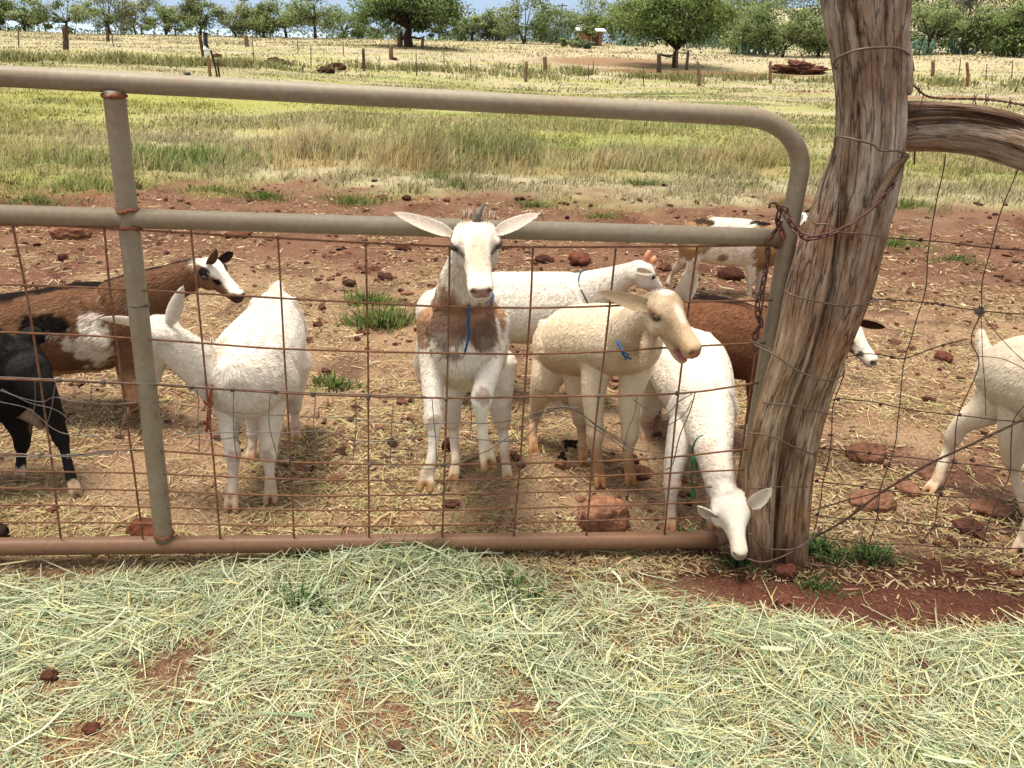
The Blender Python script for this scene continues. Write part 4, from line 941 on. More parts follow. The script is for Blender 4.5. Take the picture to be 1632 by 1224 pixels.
# loose stones of the bare red strip: too alike to tell apart
gl = "small dark red stone lying loose on the bare soil"
spots = [(20, 295), (275, 288), (400, 322), (300, 330), (410, 310), (408, 322), (420, 345), (338, 348), (45, 328), (230, 352), (340, 345), (635, 298), (755, 290), (785, 290), (830, 295), (870, 300), (960, 290), (1020, 275), (1060, 298), (1090, 290), (1130, 300), (1160, 312), (1200, 318), (1110, 325), (1065, 330), (1010, 325), (940, 330), (895, 330), (850, 322), (790, 335), (690, 320), (650, 325), (610, 318), (560, 345), (480, 330), (520, 380), (540, 400), (585, 420), (690, 420), (500, 400), (820, 385), (870, 380), (900, 352), (950, 360), (1040, 362), (1075, 350), (1210, 345), (1185, 338), (1235, 330), (1455, 420), (1480, 350), (1500, 310), (1530, 350), (1560, 330), (1600, 330), (1570, 390), (1540, 425), (1600, 410), (1610, 450), (1520, 470), (1440, 440), (1590, 368), (1470, 300), (1420, 330), (560, 470), (540, 520), (590, 560), (530, 570), (1430, 520), (1480, 640), (1360, 690), (1560, 470), (250, 395), (420, 395), (130, 400), (60, 395), (1085, 385), (1060, 400), (830, 320), (920, 310), (980, 340), (1140, 285), (740, 345), (600, 290)]
protos = []
for k in range(9):
    o = rock("stone", (0, 0, 0), (.05*(.7+.6*rs.random()), .04, .028*(.6+.8*rs.random())), 200+k*7, [dk, alb(104, 68, 52), alb(92, 60, 48), alb(128, 84, 64)][k % 4], .7, 3); protos.append(o)
for k, (px, py) in enumerate(spots):
    if k < 9: o = protos[k]
    else: o = protos[k % 9].copy(); COL.objects.link(o)
    c = on_ground(px+rs.uniform(-4, 4), py); s = rs.uniform(.35, 1.0)*(1.0 if py < 340 else .62)
    o.location = (float(c[0]), float(c[1]), gh(c[0], c[1])+.010*s); o.scale = (s*rs.uniform(.8, 1.3), s, s*rs.uniform(.5, 1.0)); o.rotation_euler = (rs.uniform(-.3, .3), rs.uniform(-.3, .3), rs.uniform(0, 6.28))
    tag(o, gl, "stone", "loose stones on the bare soil")
# ================================================================ goats
M_FUR = mat_vcol("goat_coat", 0.85, 60, 0.06, 0.10, 220, 0.15, bdist=0.003)
M_EAR = mat_vcol("goat_ear", 0.85, 60, 0.06, 0.15, 160, 0.15, translucent=.45, bdist=.002)
M_HAIR = mat_vcol("goat_hair", 0.85, 60, 0.05, 0, 0, 0.06)
M_EYE = mat_vcol("goat_eye", 0.12, 50, 0.0, 0, 0, 0.6)
M_HORN = mat_vcol("horn", 0.55, 90, 0.3, 0.5, 120, 0.3, bdist=0.003)
M_TWINE_BLUE = mat_plain("blue_twine", alb(36, 100, 160), 0.6, 0.3, 0, 0.35, 300, 0.8, 400)
M_TWINE_GREEN = mat_plain("green_twine", alb(20, 140, 92), 0.6, 0.3, 0, 0.3, 300, 0.8, 400)
M_TWINE_RED = mat_plain("red_twine", alb(176, 88, 62), 0.6, 0.3, 0, 0.3, 300, 0.8, 400)
M_TWINE_DARK = mat_plain("dark_twine", alb(70, 92, 110), 0.6, 0.3, 0, 0.3, 300, 0.8, 400)

def remesh_smooth(V, Q, T, voxel, name):
    """one continuous skin over overlapping closed forms"""
    me = mesh_np(name, V, Q, T, None, None)
    o = bpy.data.objects.new(name, me); COL.objects.link(o)
    md = o.modifiers.new("skin", 'REMESH'); md.mode = 'VOXEL'; md.voxel_size = voxel
    dg = bpy.context.evaluated_depsgraph_get(); dg.update()
    e = o.evaluated_get(dg); m2 = e.to_mesh()
    nv = len(m2.vertices); v = np.empty(nv*3); m2.vertices.foreach_get("co", v); v = v.reshape(-1, 3)
    npoly = len(m2.polygons); ls = np.empty(npoly, np.int32); lt = np.empty(npoly, np.int32)
    m2.polygons.foreach_get("loop_start", ls); m2.polygons.foreach_get("loop_total", lt)
    lv = np.empty(len(m2.loops), np.int32); m2.loops.foreach_get("vertex_index", lv)
    q = lv[ls[lt == 4][:, None]+np.arange(4)] if (lt == 4).any() else None
    t = lv[ls[lt == 3][:, None]+np.arange(3)] if (lt == 3).any() else None
    ne = len(m2.edges); ed = np.empty(ne*2, np.int32); m2.edges.foreach_get("vertices", ed); ed = ed.reshape(-1, 2)
    e.to_mesh_clear()
    bpy.data.objects.remove(o); bpy.data.meshes.remove(me)
    return v, q, t, ed
def smooth_np(v, ed, its, w):
    n = len(v); deg = np.bincount(ed.ravel(), minlength=n).astype(float); deg[deg == 0] = 1
    for _ in range(its):
        s = np.zeros_like(v)
        for k in range(3):
            s[:, k] = np.bincount(ed[:, 0], v[ed[:, 1], k], n)+np.bincount(ed[:, 1], v[ed[:, 0], k], n)
        v = v+(s/deg[:, None]-v)*w[:, None]
    return v
def vnormals(v, q, t):
    n = np.zeros_like(v)
    for f in (q, t):
        if f is None: continue
        c = np.cross(v[f[:, 2]]-v[f[:, 0]], v[f[:, -1]]-v[f[:, 1]]) if f.shape[1] == 4 else np.cross(v[f[:, 1]]-v[f[:, 0]], v[f[:, 2]]-v[f[:, 0]])
        for k in range(f.shape[1]):
            for a in range(3): n[:, a] += np.bincount(f[:, k], c[:, a], len(v))
    return unit(n)

class Chain:
    """stations (px, py, Y, r_side_px, r_up_px) of the photo turned into a bent tapering form in space"""
    def __init__(s, st, tag, up=(0, 0, 1), sub=5, n=20, metric=False):
        if metric:
            pos = np.array([q[0] for q in st]); rad = np.array([(q[1], q[2]) for q in st])
        else:
            pos = np.array([Pt(q[0], q[1], q[2]) for q in st])
            rad = np.array([((q[3]*mpx(p)), (q[4] if len(q) > 4 else q[3])*mpx(p)) for q, p in zip(st, pos)])
        s.tag = tag
        s.ctrl = pos
        c = catmull(np.concatenate([pos, rad], 1), sub)
        s.pos = c[:, :3]; s.rad = np.maximum(c[:, 3:], 0.002); s.up = up; s.n = n
    def geo(s):
        p, r = s.pos, s.rad
        # rounded ends
        d0 = unit(p[0]-p[1]); d1 = unit(p[-1]-p[-2]); m0 = r[0].mean(); m1 = r[-1].mean()
        P0 = [p[0]+d0*m0*f for f in (0.75, 0.55, 0.3)]; R0_ = [r[0]*f for f in (0.45, 0.78, 0.94)]
        P1 = [p[-1]+d1*m1*f for f in (0.3, 0.55, 0.75)]; R1_ = [r[-1]*f for f in (0.94, 0.78, 0.45)]
        return tube_geo(np.concatenate([P0, p, P1]), np.concatenate([R0_, r, R1_]), s.n, s.up)

HEAD_SEC = np.array([  # y, zc, half width, half height (head length = 1)
    [-.13, -.02, .13, .15], [-.02, .0, .20, .215], [.10, .015, .235, .245], [.22, .01, .238, .262], [.34, -.02, .198, .256],
    [.48, -.048, .155, .226], [.62, -.076, .130, .194], [.76, -.100, .124, .170], [.88, -.118, .130, .158], [.97, -.126, .116, .140], [1.02, -.13, .082, .096]])
class Head:
    def __init__(s, poll, nose, up, open_mouth=0.0, wide=1.15, deep=1.0, taper=0.0):
        poll = np.asarray(poll, float); nose = np.asarray(nose, float)
        s.L = np.linalg.norm(nose-poll); s.y = unit(nose-poll)
        up = np.asarray(up, float); s.z = unit(up-s.y*(up @ s.y)); s.x = np.cross(s.y, s.z)
        s.o = poll; s.taper = taper; s.wide = wide; s.deep = deep; s.open = open_mouth
    def W(s, a):                    # local -> world
        a = np.atleast_2d(np.asarray(a, float)); return s.o+(a[:, :1]*s.x*s.wide+a[:, 1:2]*s.y+a[:, 2:3]*s.z*s.deep)*s.L
    def loc(s, p):
        d = (p-s.o)/s.L; return np.stack([d @ s.x/s.wide, d @ s.y, d @ s.z/s.deep], 1)
    def geos(s):
        out = []
        sec = catmull(HEAD_SEC, 4); n = 28; a = np.arange(n)*2*math.pi/n
        ca, sa = np.cos(a), np.sin(a)
        e = 0.85
        X = np.sign(ca)*np.abs(ca)**e; Z = np.sign(sa)*np.abs(sa)**e
        V = []
        for (y, zc, w, h) in sec:
            ztop = np.where(Z > 0, 1.0, 1.0)
            nar = 1-0.20*np.clip(-Z, 0, 1)*(1 if y > .3 else .6)      # jaw narrower than brow
            hh = h
            if s.open and y > .3: hh = h*np.where(Z < 0, 1-.42*sstep(.58, .85, y), 1)
            V.append(np.stack([X*w*nar*(1-s.taper*sstep(.30, .75, y)), np.full(n, y), zc+Z*hh], 1))
        V = np.array(V).reshape(-1, 3); N = len(sec)
        i = np.arange(N-1)[:, None]*n; j = np.arange(n)[None]; jn = (j+1) % n
        Q = np.stack([i+j, i+n+j, i+n+jn, i+jn], -1).reshape(-1, 4)
        V = np.concatenate([V, [[0, -.17, -.02], [0, 1.04, -.13]]]); k = np.arange(n); kn = (k+1) % n
        T = np.concatenate([np.stack([k, kn, np.full(n, N*n)], 1), np.stack([(N-1)*n+kn, (N-1)*n+k, np.full(n, N*n+1)], 1)])
        out.append((s.W(V), Q, T))
        iv, it = ico(3)
        def ell(c, r): out.append((s.W(iv*np.array(r)+np.array(c)), None, it))
        for sx in (-1, 1):
            ell((sx*.182, .25, .085), (.075, .11, .075))              # brow
            ell((sx*.145, .22, -.11), (.09, .22, .175))               # cheek / jaw
            ell((sx*.065*(1-s.taper), .93, -.085), (.062*(1-s.taper), .09, .065))             # nostril wing
            ell((sx*.055*(1-s.taper), .90, -.165), (.07*(1-s.taper), .10, .06))             # upper lip
        ell((0, .12, .17), (.15, .16, .09))                          # forehead dome
        if s.open:
            c, sn = math.cos(s.open), math.sin(s.open)
            jl = [(0, .18, -.14), (0, .40, -.20), (0, .60, -.235), (0, .76, -.25), (0, .86, -.25)]
            rr = [(.13, .11), (.125, .095), (.11, .075), (.108, .06), (.088, .05)]
            pts = []
            for q in jl:
                dy, dz = q[1]-.15, q[2]+.10
                pts.append((0, .15+dy*c+dz*sn, -.10-dy*sn+dz*c))
            ch_ = Chain([(s.W([q])[0], r_[0]*s.L, r_[1]*s.L) for q, r_ in zip(pts, rr)], 'head', s.z, 4, 16, True)
            out.append(ch_.geo()); s.jaw = np.array(pts)
        else:
            ell((0, .86, -.235), (.08, .12, .055))                      # chin
        return out
    def shape(s, v, near):          # eye sockets, nostrils, mouth pressed into the skin
        L = s.loc(v); d = np.zeros_like(L)
        for sx in (-1, 1):
            e = np.exp(-(((L[:, 0]-sx*.225)/.07)**2+((L[:, 1]-.285)/.06)**2+((L[:, 2]-.045)/.045)**2)); d[:, 0] -= sx*.030*e
            e = np.exp(-(((L[:, 0]-sx*.075)/.022)**2+((L[:, 1]-1.0)/.05)**2+((L[:, 2]+.085)/.028)**2)); d[:, 1] -= .05*e; d[:, 0] -= sx*.01*e
            e = np.exp(-(((L[:, 0]-sx*.16)/.06)**2+((L[:, 1]-.50)/.13)**2+((L[:, 2]+.02)/.08)**2)); d[:, 0] -= sx*.02*e
        e = np.exp(-((L[:, 0]/.012)**2+((L[:, 1]-1.03)/.06)**2+((L[:, 2]+.15)/.05)**2)); d[:, 1] -= .02*e
        if not s.open:
            zm = -.205+.05*(1-np.clip((L[:, 1]-.6)/.4, 0, 1))
            e = np.exp(-((L[:, 2]-zm)/.014)**2)*sstep(.62, .72, L[:, 1]); d[:, 0] -= np.sign(L[:, 0])*.014*e; d[:, 1] -= .022*e*sstep(.93, 1.0, L[:, 1])
        d *= near[:, None]
        return v+(d[:, :1]*s.x+d[:, 1:2]*s.y+d[:, 2:3]*s.z)*s.L
def leaf_ear(base, tip, face, width, cup=0.35, droop=0.0, thick=0.004):
    """cupped pointed ear; face = the way its hollow looks"""
    base = np.asarray(base, float); tip = np.asarray(tip, float); L = np.linalg.norm(tip-base)
    a = unit(tip-base); f = np.asarray(face, float); f = unit(f-a*(f @ a)); sd = np.cross(a, f)
    nu, nv_ = 22, 13
    u = np.linspace(-0.04, 1, nu); v = np.linspace(-1, 1, nv_)
    uc = np.clip(u, 0, 1)
    w = width*(0.5*(1-uc)**1.3*0.9+1.06*np.sin(np.pi*uc**0.85)**0.62*0.60)*np.where(u > .93, 1-(u-.93)/.07*.85, 1)
    w = np.maximum(w, width*.03)
    Ug, Vg = np.meshgrid(u, v, indexing='ij')
    curl = cup*(1-.45*Ug)*1.5
    ang = Vg*curl*1.2
    X = np.sin(ang)/np.maximum(curl*1.2, .2); D = (1-np.cos(ang))/np.maximum(curl*1.2, .2)
    mid = base+a*(Ug[..., None]*L)+np.array([0, 0, -1.0])*(droop*L*Ug**2)[..., None]
    front = mid+sd*(X*w[:, None])[..., None]+f*(D*w[:, None])[..., None]
    edge = (1-np.abs(Vg)**3)
    back = front-f*(thick*(.25+edge)*(1.2-.7*Ug))[..., None]
    V = np.concatenate([front.reshape(-1, 3), back.reshape(-1, 3)]); n1 = nu*nv_
    i = np.arange(nu-1)[:, None]*nv_; j = np.arange(nv_-1)[None]
    q = np.stack([i+j, i+nv_+j, i+nv_+j+1, i+j+1], -1).reshape(-1, 4)
    Q = [q, q[:, ::-1]+n1]
    ii = np.arange(nu-1)*nv_
    Q.append(np.stack([ii, ii+n1, ii+nv_+n1, ii+nv_], 1)); l = ii+nv_-1
    Q.append(np.stack([l, l+nv_, l+nv_+n1, l+n1], 1))
    jj = np.arange(nv_-1)+(nu-1)*nv_
    Q.append(np.stack([jj, jj+n1, jj+1+n1, jj+1], 1))
    inner = np.concatenate([(1-np.abs(Vg)**2).ravel(), np.zeros(n1)]); uu = np.concatenate([Ug.ravel()]*2)
    return V, np.concatenate(Q), inner, uu

EYE_V = None
def make_eye(parent, head, sx, col_iris, size=.060):
    n, m = 20, 14
    th = np.linspace(0, math.pi, m); ph = np.arange(n)*2*math.pi/n
    T_, P_ = np.meshgrid(th, ph, indexing='ij')
    l = np.stack([np.cos(T_), np.sin(T_)*np.cos(P_), np.sin(T_)*np.sin(P_)], -1).reshape(-1, 3)   # local x = outward
    o = unit(np.array([sx*.86, .42, .10])); f = unit(np.array([0, 1, -.25])-o*(np.array([0, 1, -.25]) @ o)); upl = np.cross(o, f)*(1 if sx > 0 else -1)
    c = np.array([sx*.205, .285, .048])
    V = head.W(c+(l[:, :1]*o+l[:, 1:2]*f+l[:, 2:3]*upl)*size)
    Q = []
    for a in range(m-1):
        for b in range(n): Q.append((a*n+b, a*n+(b+1) % n, (a+1)*n+(b+1) % n, (a+1)*n+b))
    r = np.hypot(l[:, 1], l[:, 2])
    col = np.tile(alb(40, 28, 22), (len(l), 1)); ir = (r < .68) & (l[:, 0] > 0); col[ir] = col_iris
    pu = ir & (np.abs(l[:, 2]) < .2) & (np.abs(l[:, 1]) < .5); col[pu] = (.004, .004, .005)
    me = mesh_np("eye", V, np.array(Q), None, col)
    return link("eye", me, M_EYE, parent)

def hair(name, v, nrm, col, faces, dens, length, width, flow, parent, lift=0.14, mask=None, jit=0.22, shade=0.12):
    """short coat: fine tapering hairs lying along the coat's flow"""
    tri = []
    for f in faces:
        if f is None: continue
        tri.append(f[:, [0, 1, 2]])
        if f.shape[1] == 4: tri.append(f[:, [0, 2, 3]])
    tri = np.concatenate(tri)
    a, b, c = v[tri[:, 0]], v[tri[:, 1]], v[tri[:, 2]]
    fn = np.cross(b-a, c-a); area = np.linalg.norm(fn, axis=1)/2
    if mask is not None: area = area*mask[tri].mean(1)
    # hair on what faces the viewer's half of the world is what can be seen: keep the rest thinner
    N = int(area.sum()*dens)
    idx = rng.choice(len(tri), N, p=area/area.sum())
    r1 = np.sqrt(rng.random(N))[:, None]; r2 = rng.random(N)[:, None]
    w0, w1, w2 = 1-r1, r1*(1-r2), r1*r2
    t = tri[idx]
    p = v[t[:, 0]]*w0+v[t[:, 1]]*w1+v[t[:, 2]]*w2
    nn = unit(nrm[t[:, 0]]*w0+nrm[t[:, 1]]*w1+nrm[t[:, 2]]*w2)
    cc = col[t[:, 0]]*w0+col[t[:, 1]]*w1+col[t[:, 2]]*w2
    fl = flow(p); ln = length(p) if callable(length) else np.full(N, length)
    ln = ln*(.6+.8*rng.random(N))
    fl = unit(fl-nn*(fl*nn).sum(1, keepdims=True)+1e-6)
    sd = np.cross(nn, fl)
    fl = unit(fl+sd*rng.normal(0, jit, N)[:, None])
    sd = np.cross(nn, fl)
    lf = lift*(.5+rng.random(N))
    tip = p+(fl+nn*lf[:, None])*ln[:, None]
    mid = p+(fl*.5+nn*(lf*.62)[:, None])*ln[:, None]
    wv = sd*(width*.5*(.7+.6*rng.random(N)))[:, None]
    base = p-nn*.001
    V = np.stack([base-wv, base+wv, mid+wv*.8, mid-wv*.8, tip], 1).reshape(-1, 3)
    o = np.arange(N)[:, None]*5
    Q = o+np.array([[3, 2, 1, 0]]); T = o+np.array([[4, 2, 3]])
    st_ = np.stack([(p*fl).sum(1)*.12, (p*sd).sum(1), (p*nn).sum(1)], 1)
    k = (1+rng.normal(0, shade, (N, 1)))*(1+.20*fbm(st_, .012, 2, 3)[:, None])
    C = np.repeat(np.clip(cc*k, 0, .95), 5, axis=0)
    NN = np.repeat(unit(nn+.34*rng.normal(0, 1, (N, 1))*sd+.14*rng.normal(0, 1, (N, 1))*fl), 5, axis=0)
    me = mesh_np(name, V, Q, T, C, True, NN)
    return link(name, me, M_HAIR, parent)

def ring(path_c, normal, r1, r2, up, wire, mat, parent, name="collar", extra=None, wob=0.002):
    """a twine loop round a neck: centre, axis, half sizes"""
    nrm = unit(normal); a = unit(np.asarray(up)-nrm*(np.asarray(up) @ nrm)); b = np.cross(nrm, a)
    t = np.linspace(0, 2*math.pi, 49)
    p = np.asarray(path_c)+np.cos(t)[:, None]*a*r1+np.sin(t)[:, None]*b*r2+nrm*(wob*np.sin(5*t))[:, None]
    mb = MB(); mb.add(*tube_geo(p, wire, 6))
    o = mb.build(name, mat, parent)
    for e in (extra or []):
        m2 = MB(); m2.add(*tube_geo(catmull(np.array(e), 4), wire*1.0, 6)); x = m2.build("twine_end", mat); x.parent = o
    return o

def goat(label, base, chains, head, ears, coat, voxel=0.0042, hair_dens=0, hair_len=.015, flow_fwd=None, eyes=None, smooth_it=9, feet=(), post=None, group="goats in the pen", wattles=(), hair_w=.0012, headhair=.45):
    """builds ONE goat: a continuous body skin, with eyes, collar, horns and coat hair as its parts"""
    base = np.asarray(base, float)
    if head is not None:
        for c in chains:
            if c.tag == 'neck' and len(c.pos) > 14:
                c.rad = c.rad*(1-.13*sstep(.1, .6, np.linspace(0, 1, len(c.pos))))[:, None]
                c.pos = np.concatenate([c.pos, [head.o+head.y*head.L*.04, head.o+head.y*head.L*.14]]); c.rad = np.concatenate([c.rad, [[head.L*.20*head.wide, head.L*.20], [head.L*.17*head.wide, head.L*.17]]]); break
    for c in chains:
        if c.tag == 'leg':
            uu_ = np.linspace(0, 1, len(c.pos)); c.rad = c.rad*(.93-.18*sstep(.35, .6, uu_)+.28*np.exp(-((uu_-.52)/.06)**2))[:, None]
    tor = chains[0]; tt_ = unit(np.gradient(tor.pos, axis=0)); N_t = len(tor.pos)
    def fr(u):
        k = int(u*(N_t-1)); l = unit(np.cross(tt_[k], [0, 0, 1.0])); w_ = np.cross(l, tt_[k]); return tor.pos[k], l, w_, tor.rad[k]
    bones = []
    ridge = [(fr(u)[0]+fr(u)[2]*fr(u)[3][1]*.86, .022, .022) for u in np.linspace(.05, .97, 9)]
    bones.append(Chain(ridge, 'torso', (0, 0, 1), 3, 10, True))
    tops = [c.pos[0] for c in chains if c.tag == 'leg']
    for u, dn in ((.86, .30), (.10, .36)):
        p, l, w_, r = fr(u)
        for sg in (-1, 1):
            a_ = p+l*sg*r[0]*.60+w_*r[1]*(.80 if u < .5 else .66); b_ = p+l*sg*r[0]*.86-w_*r[1]*.10
            near = min(tops, key=lambda q: np.linalg.norm(q-b_)) if tops else b_
            c_ = b_*.45+near*.55
            bones.append(Chain([(a_, r[0]*.20, r[0]*.20), (b_, r[0]*.32, r[0]*.32), (c_, r[0]*.30, r[0]*.30)], 'torso', (0, 0, 1), 4, 12, True))
    V = []; Q = []; T = []; n = 0
    geos = [c.geo() for c in chains+bones]+(head.geos() if head is not None else [])
    for ft in feet:                 # cloven hooves: (fetlock point, toe direction, length, spread, width)
        f0, d, ln, spr, wd = ft
        f0 = np.asarray(f0, float); d = unit(np.asarray(d, float)); sdv = unit(np.cross(d, [0, 0, 1.0]))
        if abs(d[2]) > .95: sdv = np.array([1.0, 0, 0])
        for sg in (-1, 1):
            pts = [(f0+sdv*sg*wd*.45, wd*.62, wd*.66), (f0+d*ln*.5+sdv*sg*(wd*.55+spr*.5), wd*.66, wd*.70), (f0+d*ln+sdv*sg*(wd*.55+spr), wd*.55, wd*.58)]
            geos.append(Chain(pts, 'toe', (0, 0, 1), 4, 12, True).geo())
    for w in wattles: geos.append(w.geo())
    for g in geos:
        V.append(g[0])
        if g[1] is not None: Q.append(np.asarray(g[1])+n)
        T.append(np.asarray(g[2])+n); n += len(g[0])
    v, q, t, ed = remesh_smooth(np.concatenate(V), np.concatenate(Q), np.concatenate(T), voxel, "goat_skin")
    # nearest chain, and how far along it
    cp = np.concatenate([c.pos for c in chains]); crad = np.concatenate([c.rad.mean(1) for c in chains])
    cid = np.concatenate([np.full(len(c.pos), k) for k, c in enumerate(chains)]); cu = np.concatenate([np.linspace(0, 1, len(c.pos)) for c in chains])
    names = [c.tag for c in chains]
    def nearest(p):
        k = np.empty(len(p), int)
        for s0 in range(0, len(p), 8000):
            d = np.linalg.norm(p[s0:s0+8000, None]-cp[None], axis=2)/(crad[None]+.01); k[s0:s0+8000] = d.argmin(1)
        return cid[k], cu[k]
    ci, u = nearest(v)
    hw = np.zeros(len(v))
    if head is not None:
        L = head.loc(v); inb = (np.abs(L[:, 0]) < .42) & (np.abs(L[:, 2]+.05) < .5)
        hw = sstep(-.12, .12, L[:, 1])*inb*(L[:, 1] < 1.25)
        hw = hw*(np.abs(L[:, 2]+.05) < .45)
    leg = np.array([nm.startswith('leg') for nm in names])[ci]
    w = np.where(leg, .16, .5)*(1-.62*hw)
    v = smooth_np(v, ed, smooth_it, w)
    if head is not None:
        v = head.shape(v, hw)
    v = v+0
    nr = vnormals(v, q, t)
    # muscle and rib relief
    rel = fbm(v, .09, 3, 11)*.0018*(1-hw)*(~leg)
    v = v+nr*rel[:, None]
    info = dict(feet=feet, v=v, n=nr, chain=np.array(names)[ci], u=u, head=hw, L=head.loc(v) if head is not None else None)
    col = coat(info)
    dm = sstep(.22, .02, v[:, 2])*.45*sstep(-.5, .5, fbm(v, .03, 3, 71))+.30*sstep(.15, .5, fbm(v, .07, 3, 73))*sstep(.55, .25, v[:, 2]); dm = dm*(1-.6*hw)*(col.mean(1) > .15)
    col = col*(1-dm[:, None])+alb(196, 140, 98)*dm[:, None]
    if head is not None: col = face_details(col, info, head)
    allv = [v]; allq = [q]; allc = [col]; nv = len(v)
    for (b, tp, fc, wd, kw) in ears:
        cin = kw.pop('inner', alb(236, 206, 190)); cout = kw.pop('outer', None)
        ev, eq, inn, uu = leaf_ear(b, tp, fc, wd, **kw)
        # follow the colour of the coat beside the ear
        if cout is None:
            k = np.argmin(((v-np.asarray(b))**2).sum(1)); cout = col[k]
        ec = np.asarray(cout)*(1-.35*inn[:, None])+np.asarray(cin)*.35*inn[:, None]
        ec = ec*(1-.25*np.exp(-(uu/.12)**2)*inn)[:, None]
        allv.append(ev); allq.append(eq+nv); allc.append(ec); nv += len(ev)
    me = mesh_np("goat", np.concatenate(allv), np.concatenate([x for x in allq if x is not None]), t, np.concatenate(allc))
    body = link("goat", me, M_FUR); me.materials.append(M_EAR)
    nq_all = sum(len(x) for x in allq if x is not None); nb = 0 if q is None else len(q)
    mi = np.zeros(len(me.polygons), np.int32); mi[nb:nq_all] = 1; me.polygons.foreach_set("material_index", mi)
    recentre(body, base)
    tag(body, label, "goat", group)
    if head is not None:
        iris = alb(150, 140, 120) if eyes is None else eyes
        for sx in (-1, 1): make_eye(body, head, sx, iris)
    if hair_dens:
        fw = unit(np.asarray(flow_fwd, float))
        hd = head
        def flow(p):
            f = np.tile(-fw*.8+np.array([0, 0, -.55]), (len(p), 1))
            if hd is not None:
                l = hd.loc(p); k = sstep(-.2, .15, l[:, 1])*(np.abs(l[:, 0]) < .5)*(np.abs(l[:, 2]) < .55)*(l[:, 1] < 1.2)
                f = f*(1-k)[:, None]-hd.y*k[:, None]
            f = f+.18*np.stack([fbm(p, .08, 2, 31), fbm(p, .08, 2, 32), fbm(p, .08, 2, 33)], 1)
            return f
        ch_i, uu_ = ci, u
        def length(p):
            c2, u2 = nearest(p)
            lg = leg_names[c2]
            l = np.where(lg, hair_len*(.55-.30*np.clip(u2, 0, 1)), hair_len)
            if hd is not None:
                k = hd.loc(p); s = sstep(-.1, .25, k[:, 1])*(np.abs(k[:, 0]) < .42)*(np.abs(k[:, 2]+.05) < .5)*(k[:, 1] < 1.2)
                l = l*(1-(1-headhair)*s)*(1-.55*s*sstep(.7, 1.0, k[:, 1]))
            return l
        leg_names = np.array([nm.startswith('leg') for nm in names])
        mask = np.ones(len(v))
        if hd is not None:
            Lh = hd.loc(v)
            nz = (Lh[:, 1] > .9) & (np.abs(Lh[:, 0]) < .13) & (Lh[:, 2] > -.17) & (hw > .5); mask[nz] = .05
            for sx in (-1, 1):
                e = np.exp(-(((Lh[:, 0]-sx*.225)/.09)**2+((Lh[:, 1]-.285)/.07)**2+((Lh[:, 2]-.048)/.06)**2)); mask *= 1-.97*(e > .4)*(hw > .3)
        mask[(info['chain'] != 'x') & leg & (u > .97)] = .1
        # the far side of the animal is never lit up or seen closely: thinner coat there
        facing = ((vC-v)*nr).sum(1) > -.15
        mask *= np.where(facing, 1, .15)
        hair("coat_hair", v, nr, col, (q, t), hair_dens, length, hair_w, flow, body, mask=mask)
        for (b, tp, fc, wd, kw), ev, ec in zip(ears, allv[1:], allc[1:]):
            n1 = len(ev)//2; fa = unit(ev[n1-1]-ev[0]); q_ = np.concatenate([np.arange(n1).reshape(22, 13)[:-1, :-1].ravel()])
            fq = np.stack([q_, q_+13, q_+14, q_+1], 1); fq = np.concatenate([fq, fq[:, ::-1]+n1]); en = vnormals(ev, fq, None); ax = unit(np.asarray(tp)-np.asarray(b))
            hair('ear_hair', ev, en, ec, (fq, None), hair_dens*.8, .005, hair_w, lambda p_, ax=ax: np.tile(ax, (len(p_), 1)), body, lift=.12)
    info['body'] = body
    return body
def face_details(col, info, head):
    L = info['L']; hw = info['head']; c = col.copy()
    def put(mask, cc, k=1.0):
        m = np.clip(mask*hw*k, 0, 1)[:, None]; c[:] = c*(1-m)+np.asarray(cc)*m
    for sx in (-1, 1):
        e = np.exp(-(((L[:, 0]-sx*.225)/.10)**2+((L[:, 1]-.288)/.082)**2+((L[:, 2]-.046)/.058)**2)); put(sstep(.35, .62, e), alb(92, 64, 50))
        e = np.exp(-(((L[:, 0]-sx*.078)/.036)**2+((L[:, 1]-.985)/.06)**2+((L[:, 2]+.085)/.028)**2)); put(sstep(.35, .6, e), alb(40, 26, 24))
    e = np.exp(-((L[:, 0]/.105)**4+((L[:, 1]-1.02)/.085)**4+((L[:, 2]+.095)/.068)**4)); put(sstep(.3, .7, e), info.get('nose', alb(150, 98, 82)), .85)
    if not head.open:
        zm = -.205+.05*(1-np.clip((L[:, 1]-.6)/.4, 0, 1))
        e = np.exp(-((L[:, 2]-zm)/.013)**2)*sstep(.64, .72, L[:, 1]); put(e, alb(120, 78, 66), .8)
    else:
        J = head.jaw
        zj = np.interp(L[:, 1], J[:, 1], J[:, 2])
        e = ((L[:, 1] > .66) & (np.abs(L[:, 0]) < .075) & (L[:, 2] < -.165) & (L[:, 2] > zj+.022)).astype(float); put(e, alb(206, 132, 130))
        e2 = e*(L[:, 1] < .66); put(e2, alb(90, 44, 44))
    # hollow ear roots and hair swirl on the poll stay the coat's colour
    return c
WHITE = np.array([.73, .66, .56]); CREAM = np.array([.70, .58, .44]); HOOF = alb(170, 126, 90)
def blob(v, px, py, Y, rx, ry, rz, nz=.35, sc=.05, seed=1, lo=.36, hi=.52):
    c = Pt(px, py, Y); d = (v-c)/np.array([rx, ry, rz])
    return sstep(lo, hi, np.exp(-(d**2).sum(1))+nz*fbm(v, sc, 3, seed)+.22*fbm(v*np.array([1, 1, .5]), .012, 2, seed+40))
def mixc(col, m, c):
    return col*(1-m[:, None])+np.asarray(c)*m[:, None]
def legc(*st, t='leg'): return Chain(st, t, (0, 1, 0.01), 5, 16)
def foot(a, b, wd=.0140, spr=.0035):
    A = Pt(*a); B = Pt(*b); d = B-A
    return (A, unit(d), np.linalg.norm(d), spr, wd)
